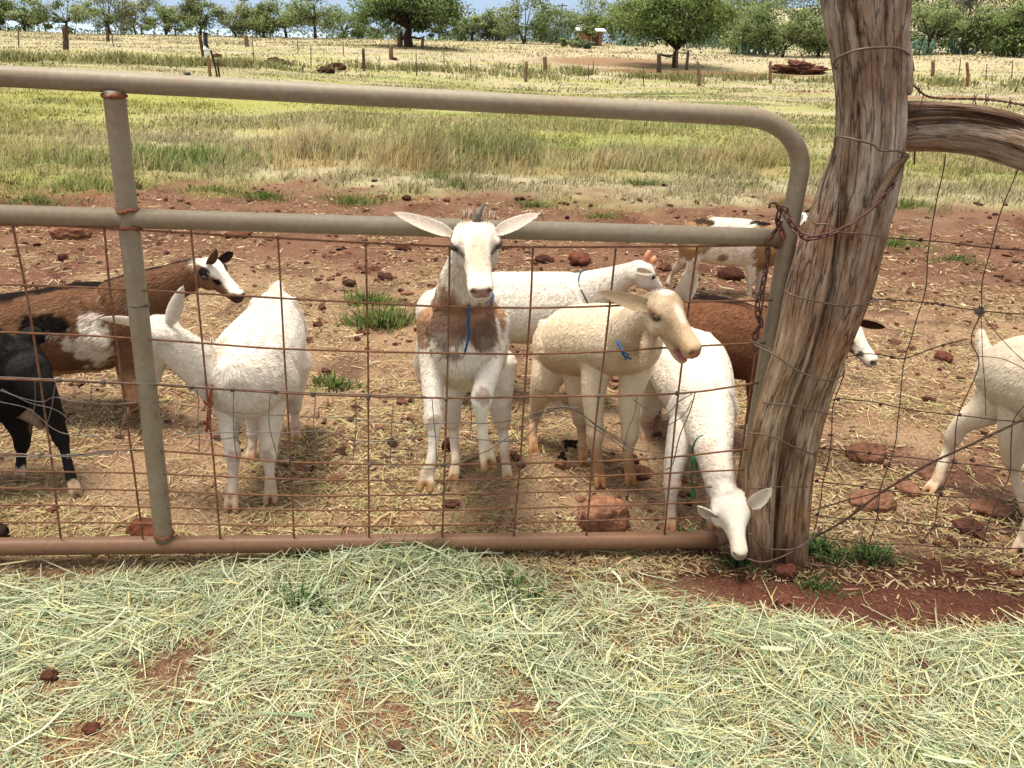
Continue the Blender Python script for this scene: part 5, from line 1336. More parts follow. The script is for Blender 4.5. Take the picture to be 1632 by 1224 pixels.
def shade_feet(info, col, hoof=HOOF, size=.022, dusty=None):
    v = info['v']
    for f0, d, ln, spr, wd in info['feet']:
        tip = f0+d*ln; q = np.linalg.norm(v-tip, axis=1)
        if dusty is not None: col = mixc(col, .75*sstep(.13, .03, q), dusty)
        col = mixc(col, sstep(size+.014, size, q), hoof)
    return col
def base_white(info, tint=WHITE, warm=CREAM):
    v = info['v']
    a = fbm(v, .12, 3, 5)
    c = np.tile(tint, (len(v), 1))*(1+.05*a[:, None])
    return mixc(c, .55*sstep(-.2, .5, fbm(v, .2, 3, 8)), tint*.5+warm*.5)

# ---- 1: the kid with its forefeet on the wire and its head over the rail
h4 = Head(Pt(756, 374, 2.06), Pt(767, 456, 1.885), (0, -.5, 1), wide=1.2)
ch4 = [Chain([(752, 575, 2.68, 44, 46), (748, 560, 2.56, 60, 64), (742, 545, 2.43, 67, 78), (738, 538, 2.31, 66, 84), (738, 535, 2.22, 55, 72)], 'torso'),
       Chain([(738, 490, 2.25, 48, 48), (741, 440, 2.19, 39, 41), (748, 402, 2.14, 31, 33), (754, 370, 2.085, 24, 26)], 'neck', (0, -1, .2)),
       legc((695, 515, 2.26, 34), (690, 590, 2.21, 22), (691, 668, 2.13, 14.5), (690, 715, 2.10, 10.5), (684, 750, 2.07, 13)),
       legc((782, 515, 2.26, 34), (780, 580, 2.2, 22), (768, 634, 2.1, 17), (768, 680, 2.10, 11.5), (773, 714, 2.09, 13)),
       legc((722, 590, 2.66, 40), (716, 640, 2.62, 23), (723, 690, 2.66, 11), (727, 735, 2.57, 10)),
       legc((788, 585, 2.66, 40), (796, 640, 2.62, 22), (802, 690, 2.66, 11), (806, 738, 2.58, 10))]
f4 = [foot((683, 748, 2.075), (677, 782, 2.035), .0165, .005), foot((773, 712, 2.09), (780, 746, 2.07), .0165, .006), foot((727, 735, 2.57), (722, 769, 2.52)), foot((806, 738, 2.58), (810, 771, 2.53))]
def coat4(i):
    v = i['v']; c = base_white(i)
    tan = alb(190, 146, 112); gry = alb(132, 106, 90)
    m = np.maximum(blob(v, 688, 480, 2.3, .06, .2, .13, .3), blob(v, 795, 500, 2.42, .05, .25, .12, .3))
    m = np.maximum(m, blob(v, 735, 500, 2.2, .12, .09, .08, .3)); m *= (i['head'] < .3)
    c = mixc(c, np.clip(m*1.0, 0, 1), tan)
    m = blob(v, 715, 520, 2.2, .07, .10, .06, .4, .03)+blob(v, 770, 530, 2.2, .04, .1, .05, .4, .03); c = mixc(c, np.clip(m, 0, 1)*.85*(i['chain'] != 'leg'), gry)
    c = mixc(c, blob(v, 755, 575, 2.2, .012, .05, .035, .2, .02), alb(92, 70, 58))
    for px, py, Y in ((691, 672, 2.11), (769, 632, 2.08)): c = mixc(c, blob(v, px, py, Y, .018, .03, .022, .5, .012)*.6, alb(170, 126, 92))
    L = i['L']; h = i['head']
    c = mixc(c, sstep(.3, .6, np.exp(-((L[:, 0]/.15)**2+((L[:, 1]-.02)/.12)**2+((L[:, 2]-.26)/.13)**2))+.35*fbm(v, .02, 2, 4))*.85, alb(172, 120, 84))
    c = mixc(c, sstep(.2, .7, np.exp(-((L[:, 0]/.10)**2+((L[:, 1]-.6)/.3)**2)))*h*.55, alb(222, 182, 138))
    c = mixc(c, sstep(.3, .7, np.exp(-(((np.abs(L[:, 0])-.17)/.06)**2+((L[:, 1]-.45)/.16)**2)))*h*.4, alb(168, 144, 126))
    c = mixc(c, sstep(.3, .7, np.exp(-(((np.abs(L[:, 0])-.12)/.05)**2+((L[:, 1]-.12)/.12)**2)))*h*.4, alb(222, 186, 146))
    for s in (-1, 1):
        t = np.clip((L[:, 1]-.26)/.26, 0, 1)
        e = np.exp(-(((L[:, 0]-s*(.225-.075*t))/.042)**2+((L[:, 2]-(.035+.02*t))/.06)**2))*(L[:, 1] > .24)*sstep(.60, .48, L[:, 1])
        c = mixc(c, sstep(.25, .6, e)*h*.75, alb(104, 82, 70))
    return shade_feet(i, c, alb(178, 134, 92), .02, alb(218, 186, 150))
g4 = goat("white kid with tan chest and single grey horn, head over the middle gate rail", (-.1, 2.4, 0), ch4, h4,
     [(Pt(716, 372, 2.015), Pt(627, 338, 2.015), (.05, -.75, .65), .021, dict(cup=.34, outer=WHITE*1.15)), (Pt(793, 370, 2.015), Pt(860, 340, 2.015), (-.05, -.75, .65), .021, dict(cup=.34, outer=WHITE*1.15))],
     coat4, .0038, 130000, .015, (0.02, -1, .2), alb(96, 88, 72), feet=f4)
mb = MB(); N_ = 170; hp_ = h4.W(np.stack([rng.normal(0, .075, N_), rng.normal(.0, .06, N_), np.full(N_, .235)], 1)); br_ = (rng.random(N_) < .55)[:, None]
V, Q, T, C = blades(hp_, .012+.014*rng.random(N_), np.full(N_, .0013), rng.normal(1.4, 1.0, N_), np.abs(rng.normal(.5, .3, N_)), np.where(br_, alb(168, 118, 82), WHITE)); mb.add(V, Q, T, C); mb.build('forelock', M_HAIR, g4)
mb = MB(); mb.add(*tube_geo(catmull([Pt(758, 362, 2.03), Pt(760, 348, 2.025), Pt(764, 337, 2.03), Pt(773, 323, 2.05)], 5), np.interp(np.linspace(0, 1, 16), [0, .6, 1], [.010, .0085, .002]), 10)); mb.c = [np.tile(alb(120, 112, 104), (mb.n, 1))]; mb.build("horn", M_HORN, g4)
ring(Pt(744, 470, 2.235), Pt(748, 390, 2.185)-Pt(738, 500, 2.27), .070, .070, (0, -1, 0), .003, M_TWINE_BLUE, g4,
     extra=[[Pt(748, 486, 2.14), Pt(747, 520, 2.125), Pt(745, 545, 2.125), Pt(739, 568, 2.13)], [Pt(750, 488, 2.14), Pt(745, 510, 2.125), Pt(748, 535, 2.122), Pt(743, 550, 2.12)]])

# ---- 2: the cream kid with wattles looking right, mouth open
y5 = unit(Pt(1113, 553, 2.005)-Pt(1046, 484, 2.13))
h5 = Head(Pt(1046, 484, 2.13), Pt(1113, 553, 2.005), np.cross(-np.array([.60, .74, .27]), y5), open_mouth=.15, wide=1.12, deep=1.2)
ch5 = [Chain([(885, 555, 2.80, 36, 46), (915, 545, 2.72, 48, 55), (958, 543, 2.60, 54, 57), (1000, 545, 2.49, 48, 53), (1020, 548, 2.42, 36, 42)], 'torso'),
       Chain([(1005, 535, 2.44, 40, 46), (1022, 518, 2.33, 33, 38), (1040, 502, 2.22, 28, 32), (1056, 494, 2.14, 25, 27)], 'neck'),
       legc((955, 575, 2.55, 32), (946, 625, 2.53, 21), (949, 690, 2.52, 14), (951, 725, 2.52, 11), (955, 750, 2.53, 12.5)),
       legc((1015, 580, 2.50, 30), (1004, 635, 2.5, 20), (1004, 692, 2.5, 14), (1001, 722, 2.5, 11), (1003, 748, 2.52, 12.5)),
       legc((884, 575, 2.80, 40), (868, 612, 2.78, 25), (854, 655, 2.83, 11.5), (849, 690, 2.80, 9), (850, 705, 2.78, 11)),
       legc((925, 590, 2.72, 34), (924, 640, 2.70, 19), (927, 685, 2.73, 10), (928, 712, 2.70, 10))]
f5 = [foot((955, 748, 2.53), (957, 776, 2.50), .015), foot((1003, 746, 2.52), (1006, 774, 2.495), .015), foot((850, 700, 2.78), (851, 725, 2.75)), foot((928, 712, 2.70), (931, 741, 2.67))]
w5 = [Chain([(1034, 532, 2.20, 7), (1031, 555, 2.17, 8.5), (1031, 576, 2.165, 9.5), (1032, 583, 2.165, 8)], 'neck', (0, 1, 0))]
def coat5(i):
    v = i['v']; c = base_white(i, np.array([.72, .61, .45]), np.array([.64, .47, .29]))
    tan = alb(214, 172, 128)
    lower = sstep(.14, -.10, v[:, 2]-.42)*(i['chain'] == 'torso'); c = mixc(c, .35*lower, tan)
    c = mixc(c, .55*(i['chain'] == 'neck')*sstep(-.3, .4, fbm(v, .1, 2, 6)), tan)
    L = i['L']; h = i['head']
    c = mixc(c, h*.75*sstep(-.4, .2, fbm(v, .07, 3, 3)+.15), alb(222, 184, 140))
    for s in (-1, 1):
        e = np.exp(-(((L[:, 0]-s*.21)/.10)**2+((L[:, 1]-.25)/.15)**2+((L[:, 2]-.06)/.11)**2)); c = mixc(c, h*.8*sstep(.25, .7, e), alb(180, 122, 76))
    c = mixc(c, sstep(.3, .7, np.exp(-(((L[:, 0]+.03)/.15)**2+((L[:, 1]-.06)/.15)**2+((L[:, 2]-.24)/.12)**2))+.2*fbm(v, .02, 2, 3)), WHITE*1.1)
    c = mixc(c, h*.75*sstep(.35, .7, np.exp(-((L[:, 0]/.07)**2+((L[:, 1]-.45)/.3)**2+((L[:, 2]-.16)/.10)**2))), WHITE)
    c = mixc(c, h*.5*sstep(.5, .95, L[:, 1])*(L[:, 2] < -.02), alb(206, 160, 120))
    lg = (i['chain'] == 'leg')*sstep(.25, .8, i['u']); c = mixc(c, .65*lg, alb(214, 166, 116))
    i['nose'] = alb(176, 122, 100)
    return shade_feet(i, c, alb(176, 126, 82), .02, alb(206, 158, 110))
g5 = goat("cream kid with wattles and open mouth, head poked through the gate wires", (.25, 2.62, 0), ch5, h5,
     [(Pt(1038, 490, 2.10), Pt(953, 465, 2.10), (.1, -.8, .25), .024, dict(cup=.5, outer=alb(250, 222, 182, 1.1), inner=alb(240, 210, 176))), (Pt(1086, 476, 2.14), Pt(1111, 431, 2.12), (-.1, -.75, .65), .030, dict(cup=.35, outer=alb(255, 244, 222, 1.2)))],
     coat5, .0038, 130000, .013, (.75, -.6, .1), alb(112, 104, 92), feet=f5, wattles=w5)
ring(Pt(1012, 528, 2.40), Pt(1040, 502, 2.22)-Pt(1005, 535, 2.44), .060, .068, (0, 0, 1), .0026, M_TWINE_BLUE, g5,
     extra=[[Pt(983, 546, 2.34), Pt(989, 557, 2.31), Pt(994, 566, 2.30), Pt(1006, 572, 2.30)], [Pt(985, 544, 2.33), Pt(992, 560, 2.30), Pt(998, 574, 2.30)], [Pt(988, 553, 2.31), Pt(996, 562, 2.295), Pt(1002, 566, 2.30)]])

# ---- 3: the white goat grazing beside the post
h7 = Head(Pt(1163, 796, 2.13), Pt(1183, 882, 1.99), (.05, -1, .45), wide=1.5, taper=.30)
ch7 = [Chain([(1086, 565, 2.86, 55, 44), (1096, 580, 2.76, 64, 56), (1106, 608, 2.62, 62, 60), (1118, 640, 2.48, 52, 56), (1124, 660, 2.42, 44, 48)], 'torso'),
       Chain([(1126, 655, 2.42, 42, 46), (1135, 705, 2.30, 34, 38), (1143, 748, 2.20, 28, 31), (1154, 788, 2.13, 25, 28)], 'neck', (0, -1, .3)),
       legc((1090, 680, 2.42, 27), (1076, 735, 2.36, 19), (1071, 772, 2.33, 14), (1069, 808, 2.31, 11.5), (1069, 825, 2.30, 14)),
       legc((1135, 690, 2.44, 27), (1138, 735, 2.38, 18), (1136, 772, 2.35, 13), (1133, 808, 2.33, 11), (1134, 825, 2.31, 13)),
       legc((1052, 600, 2.88, 38), (1038, 645, 2.9, 19), (1026, 672, 2.94, 10), (1028, 690, 2.92, 10)),
       legc((1115, 610, 2.88, 38), (1102, 680, 2.86, 16), (1090, 722, 2.84, 10), (1088, 738, 2.82, 10))]
f7 = [foot((1069, 823, 2.30), (1067, 847, 2.265), .015), foot((1134, 823, 2.31), (1138, 849, 2.27), .015), foot((1028, 688, 2.92), (1031, 706, 2.89)), foot((1088, 736, 2.82), (1084, 757, 2.79))]
def coat7(i):
    v = i['v']; c = base_white(i, np.array([.72, .655, .56]), np.array([.64, .54, .42])); L = i['L']; h = i['head']
    c = mixc(c, h*.35*sstep(.5, 1, L[:, 1]), alb(206, 176, 140))
    c = mixc(c, h*.6*np.exp(-((L[:, 0]/.03)**2+((L[:, 1]-.12)/.03)**2)), alb(196, 160, 132))
    i['nose'] = alb(176, 150, 132)
    return shade_feet(i, c, alb(196, 148, 106), .018, alb(196, 164, 132))
g7 = goat("white goat bending its head to graze between gate and post", (.55, 2.5, 0), ch7, h7,
     [(Pt(1136, 820, 2.05), Pt(1112, 807, 2.0), (-.3, -.8, .0), .024, dict(cup=.9, inner=alb(150, 104, 84))), (Pt(1196, 806, 2.04), Pt(1229, 778, 2.03), (.1, -.75, .3), .026, dict(cup=.4, outer=WHITE*1.1))],
     coat7, .0038, 120000, .012, (.3, -.9, -.2), alb(190, 176, 160), feet=f7)
ring(Pt(1134, 712, 2.285), Pt(1143, 748, 2.20)-Pt(1130, 680, 2.36), .054, .054, (0, -1, 0), .0026, M_TWINE_GREEN, g7,
     extra=[[Pt(1104, 726, 2.25), Pt(1102, 760, 2.25), Pt(1104, 780, 2.25)], [Pt(1104, 780, 2.25), Pt(1108, 788, 2.25), Pt(1104, 794, 2.25), Pt(1101, 788, 2.25), Pt(1104, 780, 2.25)], [Pt(1106, 728, 2.25), Pt(1111, 748, 2.25), Pt(1112, 760, 2.25)]])

# ---- 4: the white goat on the left, turned to look away
h3 = Head(Pt(258, 528, 2.29), Pt(234, 595, 2.40), (-.35, .75, .75))
ch3 = [Chain([(441, 505, 2.82, 36, 44), (434, 535, 2.69, 52, 60), (416, 566, 2.54, 67, 66), (402, 592, 2.42, 70, 70), (392, 608, 2.35, 60, 62)], 'torso'),
       Chain([(440, 478, 2.80, 12, 16), (428, 500, 2.68, 20, 24), (408, 530, 2.54, 26, 26), (375, 556, 2.42, 22, 22)], 'spine'),
       Chain([(441, 478, 2.84, 11), (441, 462, 2.87, 9), (444, 452, 2.90, 5)], 'tail', (0, 1, 0)),
       Chain([(372, 602, 2.37, 48, 60), (334, 588, 2.34, 37, 47), (300, 567, 2.31, 31, 40), (268, 543, 2.29, 27, 34)], 'neck'),
       legc((372, 640, 2.36, 32), (366, 690, 2.32, 16), (371, 725, 2.31, 12.5), (371, 765, 2.30, 10.5), (370, 785, 2.29, 13)),
       legc((428, 635, 2.40, 34), (430, 685, 2.38, 19), (428, 722, 2.37, 14), (430, 755, 2.36, 10.5), (431, 772, 2.355, 12.5)),
       legc((408, 620, 2.66, 34), (404, 675, 2.65, 13), (403, 700, 2.64, 9.5), (402, 712, 2.63, 10)),
       legc((460, 580, 2.82, 40), (467, 635, 2.83, 17), (470, 660, 2.84, 9.5), (471, 680, 2.81, 10))]
f3 = [foot((370, 783, 2.29), (368, 815, 2.27), .0165, .0045), foot((431, 772, 2.355), (431, 801, 2.33), .0165, .0045), foot((402, 712, 2.63), (398, 737, 2.60)), foot((471, 680, 2.81), (472, 704, 2.78))]
def coat3(i):
    v = i['v']; c = base_white(i, np.array([.71, .645, .555]), np.array([.64, .53, .41]))
    c = mixc(c, .7*blob(v, 470, 632, 2.6, .07, .1, .045, .2), alb(204, 138, 108))
    c = mixc(c, .4*blob(v, 352, 560, 2.36, .04, .08, .03, .3), alb(214, 176, 140))
    for px, py, Y in ((372, 728, 2.29), (428, 725, 2.35)): c = mixc(c, blob(v, px, py, Y, .018, .03, .022, .5, .012)*.55, alb(182, 140, 106))
    c = mixc(c, .5*blob(v, 378, 690, 2.31, .012, .03, .04, .2), alb(120, 100, 84))
    return shade_feet(i, c, alb(206, 166, 124), .017, alb(220, 190, 158))
g3 = goat("white goat with red twine collar, looking away behind the left gate upright", (-.8, 2.5, 0), ch3, h3,
     [(Pt(268, 515, 2.28), Pt(292, 456, 2.26), (.25, 1, .1), .026, dict(cup=.4)), (Pt(238, 520, 2.30), Pt(160, 507, 2.34), (0, .8, .5), .026, dict(cup=.4))],
     coat3, .0040, 120000, .014, (-.35, -.9, .1), feet=f3)
mb = MB()
N_ = 260; us = rng.random(N_)
sp_ = catmull([Pt(330, 562, 2.33), Pt(350, 552, 2.37), Pt(372, 540, 2.42), Pt(400, 512, 2.52), Pt(428, 474, 2.70), Pt(442, 456, 2.86)], 20); k_ = (us*(len(sp_)-1)).astype(int)
V, Q, T, C = blades(sp_[k_]+rng.normal(0, .006, (N_, 3)), .02+.018*rng.random(N_), np.full(N_, .0016), rng.normal(1.2, 1, N_), np.abs(rng.normal(.6, .3, N_)), np.tile(WHITE, (N_, 1)))
mb.add(V, Q, T, C); mb.build("mane", M_HAIR, g3)
ring(Pt(356, 598, 2.36), Pt(300, 567, 2.31)-Pt(372, 602, 2.37), .098, .072, (0, 0, 1), .0035, M_TWINE_RED, g3,
     extra=[[Pt(338, 612, 2.27), Pt(333, 640, 2.27), Pt(331, 665, 2.27), Pt(329, 688, 2.27)], [Pt(338, 612, 2.27), Pt(336, 645, 2.265), Pt(333, 684, 2.265)]])

# ---- 5: the brown goat walking right behind the black one
h1 = Head(Pt(326, 428, 2.84), Pt(384, 466, 2.76), (-.05, -.12, 1))
ch1 = [Chain([(-120, 550, 2.97, 46, 54), (-40, 542, 2.95, 56, 68), (60, 532, 2.93, 58, 69), (150, 520, 2.91, 54, 72), (205, 510, 2.89, 44, 62)], 'torso'),
       Chain([(205, 492, 2.88, 38, 55), (250, 463, 2.87, 28, 40), (295, 442, 2.86, 22, 31), (320, 432, 2.85, 20, 24)], 'neck'),
       legc((212, 550, 2.87, 32), (206, 592, 2.85, 20), (216, 640, 2.79, 12.5), (212, 656, 2.82, 10), (205, 655, 2.86, 10)),
       legc((222, 560, 2.94, 28), (228, 620, 2.93, 15), (228, 655, 2.92, 9.5), (228, 675, 2.91, 10)),
       legc((-110, 580, 2.93, 36), (-130, 640, 2.95, 14), (-125, 690, 2.93, 9)), legc((-90, 580, 3.02, 36), (-80, 640, 3.04, 14), (-85, 680, 3.02, 9))]
f1 = [foot((206, 654, 2.86), (198, 680, 2.87)), foot((228, 675, 2.91), (230, 696, 2.88)), foot((-125, 690, 2.93), (-120, 712, 2.90)), foot((-85, 680, 3.02), (-80, 700, 2.99))]
def coat1(i):
    v = i['v']; n = i['n']; c = np.tile(alb(148, 108, 80, 1.0), (len(v), 1))*(1+.18*fbm(v, .05, 3, 9)[:, None])
    px_ = (v-Pt(60, 532, 2.93))
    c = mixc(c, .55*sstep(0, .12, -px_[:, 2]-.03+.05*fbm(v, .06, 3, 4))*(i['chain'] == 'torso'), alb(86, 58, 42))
    c = mixc(c, sstep(.80, .93, n[:, 2]+.10*fbm(v, .05, 2, 6))*np.isin(i['chain'], ('torso', 'neck')), alb(38, 28, 26))
    c = mixc(c, blob(v, 72, 520, 2.8, .09, .2, .045, .35), alb(36, 28, 26))
    c = mixc(c, blob(v, 150, 545, 2.8, .085, .22, .085, .55, .035), WHITE)
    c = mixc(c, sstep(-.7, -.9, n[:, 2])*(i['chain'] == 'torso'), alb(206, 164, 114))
    c = mixc(c, blob(v, 150, 598, 2.86, .2, .12, .03, .2), alb(214, 176, 128))
    L = i['L']; h = i['head']
    c = mixc(c, h*sstep(.12, .18, L[:, 2]+.10*sstep(.3, .9, L[:, 1])*2+.05*fbm(v, .02, 2, 3))*(np.abs(L[:, 0]) < .17), WHITE)
    c = mixc(c, sstep(.02, -.06, L[:, 1])*sstep(-.25, -.12, L[:, 1])*sstep(.02, .1, L[:, 2]), WHITE)
    for s in (-1, 1):
        e = np.exp(-(((L[:, 0]-s*.19)/.1)**2+((L[:, 1]-.25)/.13)**2+((L[:, 2]-.12)/.12)**2)); c = mixc(c, h*sstep(.3, .6, e), alb(30, 24, 24))
        e = np.exp(-(((L[:, 0]-s*.15)/.1)**2+((L[:, 1]-.55)/.11)**2+((L[:, 2]-.02)/.08)**2)); c = mixc(c, h*sstep(.4, .6, e+.45*fbm(v, .02, 2, 8)), alb(30, 24, 24))
    c = mixc(c, h*sstep(.80, .95, L[:, 1])*.9*sstep(-.1, .2, fbm(v, .03, 2, 14)), alb(40, 30, 28))
    c = mixc(c, (i['chain'] == 'leg')*sstep(.6, .8, i['u']), alb(222, 190, 156))
    i['nose'] = alb(50, 36, 32)
    return shade_feet(i, c, alb(90, 68, 54), .02)
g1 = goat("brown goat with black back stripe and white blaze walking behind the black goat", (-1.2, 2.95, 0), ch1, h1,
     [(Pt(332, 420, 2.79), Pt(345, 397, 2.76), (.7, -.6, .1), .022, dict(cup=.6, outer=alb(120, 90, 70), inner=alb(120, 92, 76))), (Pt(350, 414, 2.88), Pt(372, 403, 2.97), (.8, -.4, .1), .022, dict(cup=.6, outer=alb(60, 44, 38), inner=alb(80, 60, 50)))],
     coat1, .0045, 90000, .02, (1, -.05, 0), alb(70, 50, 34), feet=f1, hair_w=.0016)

# ---- 6: the black goat at the left edge
h2 = Head(Pt(-118, 800, 2.14), Pt(0, 846, 2.07), (.1, -.2, 1))
ch2 = [Chain([(-170, 590, 2.33, 60, 74), (-100, 590, 2.36, 70, 86), (-20, 596, 2.40, 66, 84), (22, 590, 2.43, 52, 70), (42, 582, 2.45, 36, 46)], 'torso'),
       Chain([(-170, 590, 2.33, 46, 56), (-225, 650, 2.24, 36, 44), (-210, 740, 2.17, 30, 36), (-150, 785, 2.15, 27, 30)], 'neck'),
       Chain([(38, 545, 2.46, 16), (54, 532, 2.48, 13), (68, 542, 2.50, 6)], 'tail'),
       legc((42, 595, 2.39, 40), (72, 640, 2.37, 24), (97, 698, 2.39, 12.5), (106, 730, 2.37, 10), (114, 765, 2.35, 12)),
       legc((20, 640, 2.47, 36), (34, 690, 2.46, 17), (34, 722, 2.47, 10), (33, 745, 2.44, 11.5)),
       legc((-165, 640, 2.30, 30), (-170, 720, 2.28, 14), (-168, 780, 2.26, 10)), legc((-185, 640, 2.42, 30), (-190, 700, 2.41, 14), (-188, 740, 2.40, 10)),
       Chain([(40, 655, 2.43, 15), (58, 664, 2.41, 14), (66, 678, 2.41, 9)], 'udder')]
f2 = [foot((114, 763, 2.35), (123, 791, 2.325), .014), foot((33, 743, 2.44), (31, 767, 2.415), .014), foot((-168, 780, 2.26), (-165, 812, 2.24)), foot((-188, 740, 2.40), (-186, 766, 2.37))]
def coat2(i):
    v = i['v']; c = np.tile(np.array([.012, .010, .010]), (len(v), 1))*(1+.25*fbm(v, .04, 3, 9)[:, None])
    c = mixc(c, (i['chain'] == 'udder')*.9, alb(206, 172, 140))
    c = mixc(c, .8*blob(v, 62, 690, 2.44, .035, .05, .05, .2), alb(176, 138, 106))
    for px, py, Y in ((118, 782, 2.33), (31, 760, 2.42)): c = mixc(c, blob(v, px, py, Y, .03, .05, .035, .25), alb(226, 200, 176))
    L = i['L']; c = mixc(c, i['head']*.5*sstep(.9, 1.0, L[:, 1]), alb(90, 64, 50)); i['nose'] = alb(50, 38, 34)
    return shade_feet(i, c, alb(150, 120, 96), .015)
g2 = goat("black goat with pale hooves cut off by the left edge of the picture", (-1.6, 2.4, 0), ch2, h2,
     [(Pt(-112, 785, 2.09), Pt(-150, 830, 2.02), (.2, -.8, .1), .026, dict(cup=.5)), (Pt(-105, 780, 2.2), Pt(-130, 770, 2.3), (.2, -.3, .8), .026, dict(cup=.5))],
     coat2, .0045, 70000, .012, (-1, -.1, 0), alb(90, 70, 50), feet=f2)

# ---- 7: the white goat standing in profile behind
h6 = Head(Pt(1014, 432, 3.06), Pt(1053, 452, 3.17), (.1, -.1, 1))
ch6 = [Chain([(700, 506, 3.26, 40, 46), (765, 492, 3.24, 46, 56), (845, 491, 3.22, 47, 58), (915, 488, 3.20, 43, 54), (948, 482, 3.18, 34, 44)], 'torso'),
       Chain([(940, 470, 3.17, 30, 40), (972, 452, 3.13, 22, 29), (1000, 438, 3.09, 18, 22), (1012, 433, 3.07, 17, 19)], 'neck'),
       legc((695, 530, 3.24, 32), (675, 580, 3.26, 17), (677, 612, 3.28, 9), (675, 628, 3.26, 9)), legc((715, 530, 3.16, 32), (722, 590, 3.16, 13), (722, 625, 3.16, 9), (722, 640, 3.15, 9)),
       legc((925, 530, 3.16, 26), (925, 590, 3.15, 12), (925, 630, 3.14, 9)), legc((940, 530, 3.26, 26), (942, 580, 3.26, 12), (942, 620, 3.25, 9))]
f6 = [foot((675, 628, 3.26), (671, 646, 3.23)), foot((722, 640, 3.15), (722, 658, 3.12)), foot((925, 630, 3.14), (928, 652, 3.11)), foot((942, 620, 3.25), (945, 642, 3.22))]
def coat6(i):
    v = i['v']; c = base_white(i, np.array([.71, .645, .56]), np.array([.64, .53, .42])); c = mixc(c, .45*sstep(-.5, -.95, i['n'][:, 2])*(i['chain'] == 'torso'), alb(224, 184, 156))
    c = mixc(c, (i['chain'] == 'leg')*sstep(.6, .9, i['u'])*.6, alb(206, 160, 118)); return shade_feet(i, c, alb(150, 110, 80), .018)
g6 = goat("white goat with pink horn buds standing side on behind the two kids", (.1, 3.2, 0), ch6, h6,
     [(Pt(1016, 431, 3.00), Pt(1041, 436, 2.97), (.1, -.9, .2), .018, dict(cup=.8, inner=alb(150, 92, 70))), (Pt(1030, 425, 3.14), Pt(1046, 424, 3.26), (.3, -.5, .3), .018, dict(cup=.5))],
     coat6, .0055, 60000, .013, (1, -.1, .1), feet=f6, hair_w=.0016)
for (a, b, Y) in (((1029, 416), (1035, 399), 3.08), ((1040, 420), (1044, 408), 3.14)):
    mb = MB(); mb.add(*tube_geo([Pt(*a, Y), (Pt(*a, Y)+Pt(*b, Y))/2, Pt(*b, Y)], [.012, .011, .006], 10)); mb.c = [np.tile(alb(228, 150, 112), (mb.n, 1))]; mb.build("horn_bud", M_HORN, g6)
ring(Pt(946, 468, 3.165), Pt(1000, 438, 3.09)-Pt(940, 470, 3.17), .094, .068, (0, 0, 1), .004, M_TWINE_DARK, g6)

# ---- 8: the brown goat passing behind the post
h8 = Head(Pt(1344, 526, 2.77), Pt(1397, 572, 2.65), (.0, -.1, 1))
ch8 = [Chain([(1030, 525, 2.98, 40, 50), (1085, 530, 2.95, 52, 62), (1150, 537, 2.91, 54, 64), (1210, 552, 2.88, 48, 58), (1240, 556, 2.86, 38, 50)], 'torso'),
       Chain([(1245, 548, 2.84, 32, 44), (1285, 545, 2.81, 25, 33), (1322, 533, 2.79, 22, 26), (1338, 528, 2.78, 20, 22)], 'neck'),
       legc((1212, 580, 2.83, 28), (1204, 640, 2.81, 14), (1198, 690, 2.80, 9), (1197, 715, 2.79, 10)), legc((1225, 580, 2.92, 28), (1228, 640, 2.91, 14), (1230, 690, 2.90, 9)),
       legc((1045, 560, 2.93, 34), (1038, 620, 2.94, 15), (1048, 655, 2.97, 9), (1046, 680, 2.95, 9)), legc((1060, 560, 3.04, 34), (1072, 620, 3.05, 14), (1070, 660, 3.05, 9))]
f8 = [foot((1197, 715, 2.79), (1199, 738, 2.765)), foot((1230, 690, 2.90), (1233, 714, 2.87)), foot((1046, 680, 2.95), (1049, 698, 2.93)), foot((1070, 660, 3.05), (1073, 680, 3.03))]
def coat8(i):
    v = i['v']; n = i['n']; c = np.tile(alb(152, 104, 76), (len(v), 1))*(1+.18*fbm(v, .05, 3, 19)[:, None])
    c = mixc(c, sstep(.90, .97, n[:, 2]+.03*fbm(v, .05, 2, 6))*np.isin(i['chain'], ('torso', 'neck')), alb(48, 34, 30))
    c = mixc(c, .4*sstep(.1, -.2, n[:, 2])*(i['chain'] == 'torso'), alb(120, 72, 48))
    L = i['L']; h = i['head']
    c = mixc(c, h*sstep(-.02, .06, L[:, 2]+.25*sstep(.3, .75, L[:, 1])+.04*fbm(v, .02, 2, 3))*sstep(-.02, .05, L[:, 1]), WHITE*np.array([.95, .93, .9]))
    e = np.exp(-((np.abs(L[:, 0])-.12)/.08)**2-((L[:, 1]-.72)/.09)**2-((L[:, 2]+.06)/.07)**2); c = mixc(c, h*sstep(.35, .6, e), alb(84, 70, 66))
    e = np.exp(-((np.abs(L[:, 0])-.18)/.09)**2-((L[:, 1]-.42)/.10)**2-((L[:, 2]+.0)/.09)**2); c = mixc(c, h*sstep(.3, .6, e), alb(60, 46, 42))
    i['nose'] = alb(60, 46, 44)
    c = mixc(c, (i['chain'] == 'leg')*sstep(.45, .7, i['u'])*.7, alb(206, 164, 132)); return shade_feet(i, c, alb(90, 64, 50), .018)
g8 = goat("reddish brown goat behind the post with its white face showing right of it", (.9, 2.9, 0), ch8, h8,
     [(Pt(1352, 525, 2.70), Pt(1335, 545, 2.62), (.3, -.8, .2), .022, dict(cup=.6, outer=alb(110, 70, 50))), (Pt(1372, 512, 2.83), Pt(1411, 523, 2.93), (.2, -.7, -.4), .021, dict(cup=.5, outer=alb(104, 64, 48), inner=alb(90, 56, 44)))],
     coat8, .005, 80000, .018, (1, -.1, -.05), alb(70, 50, 34), feet=f8, hair_w=.0016)

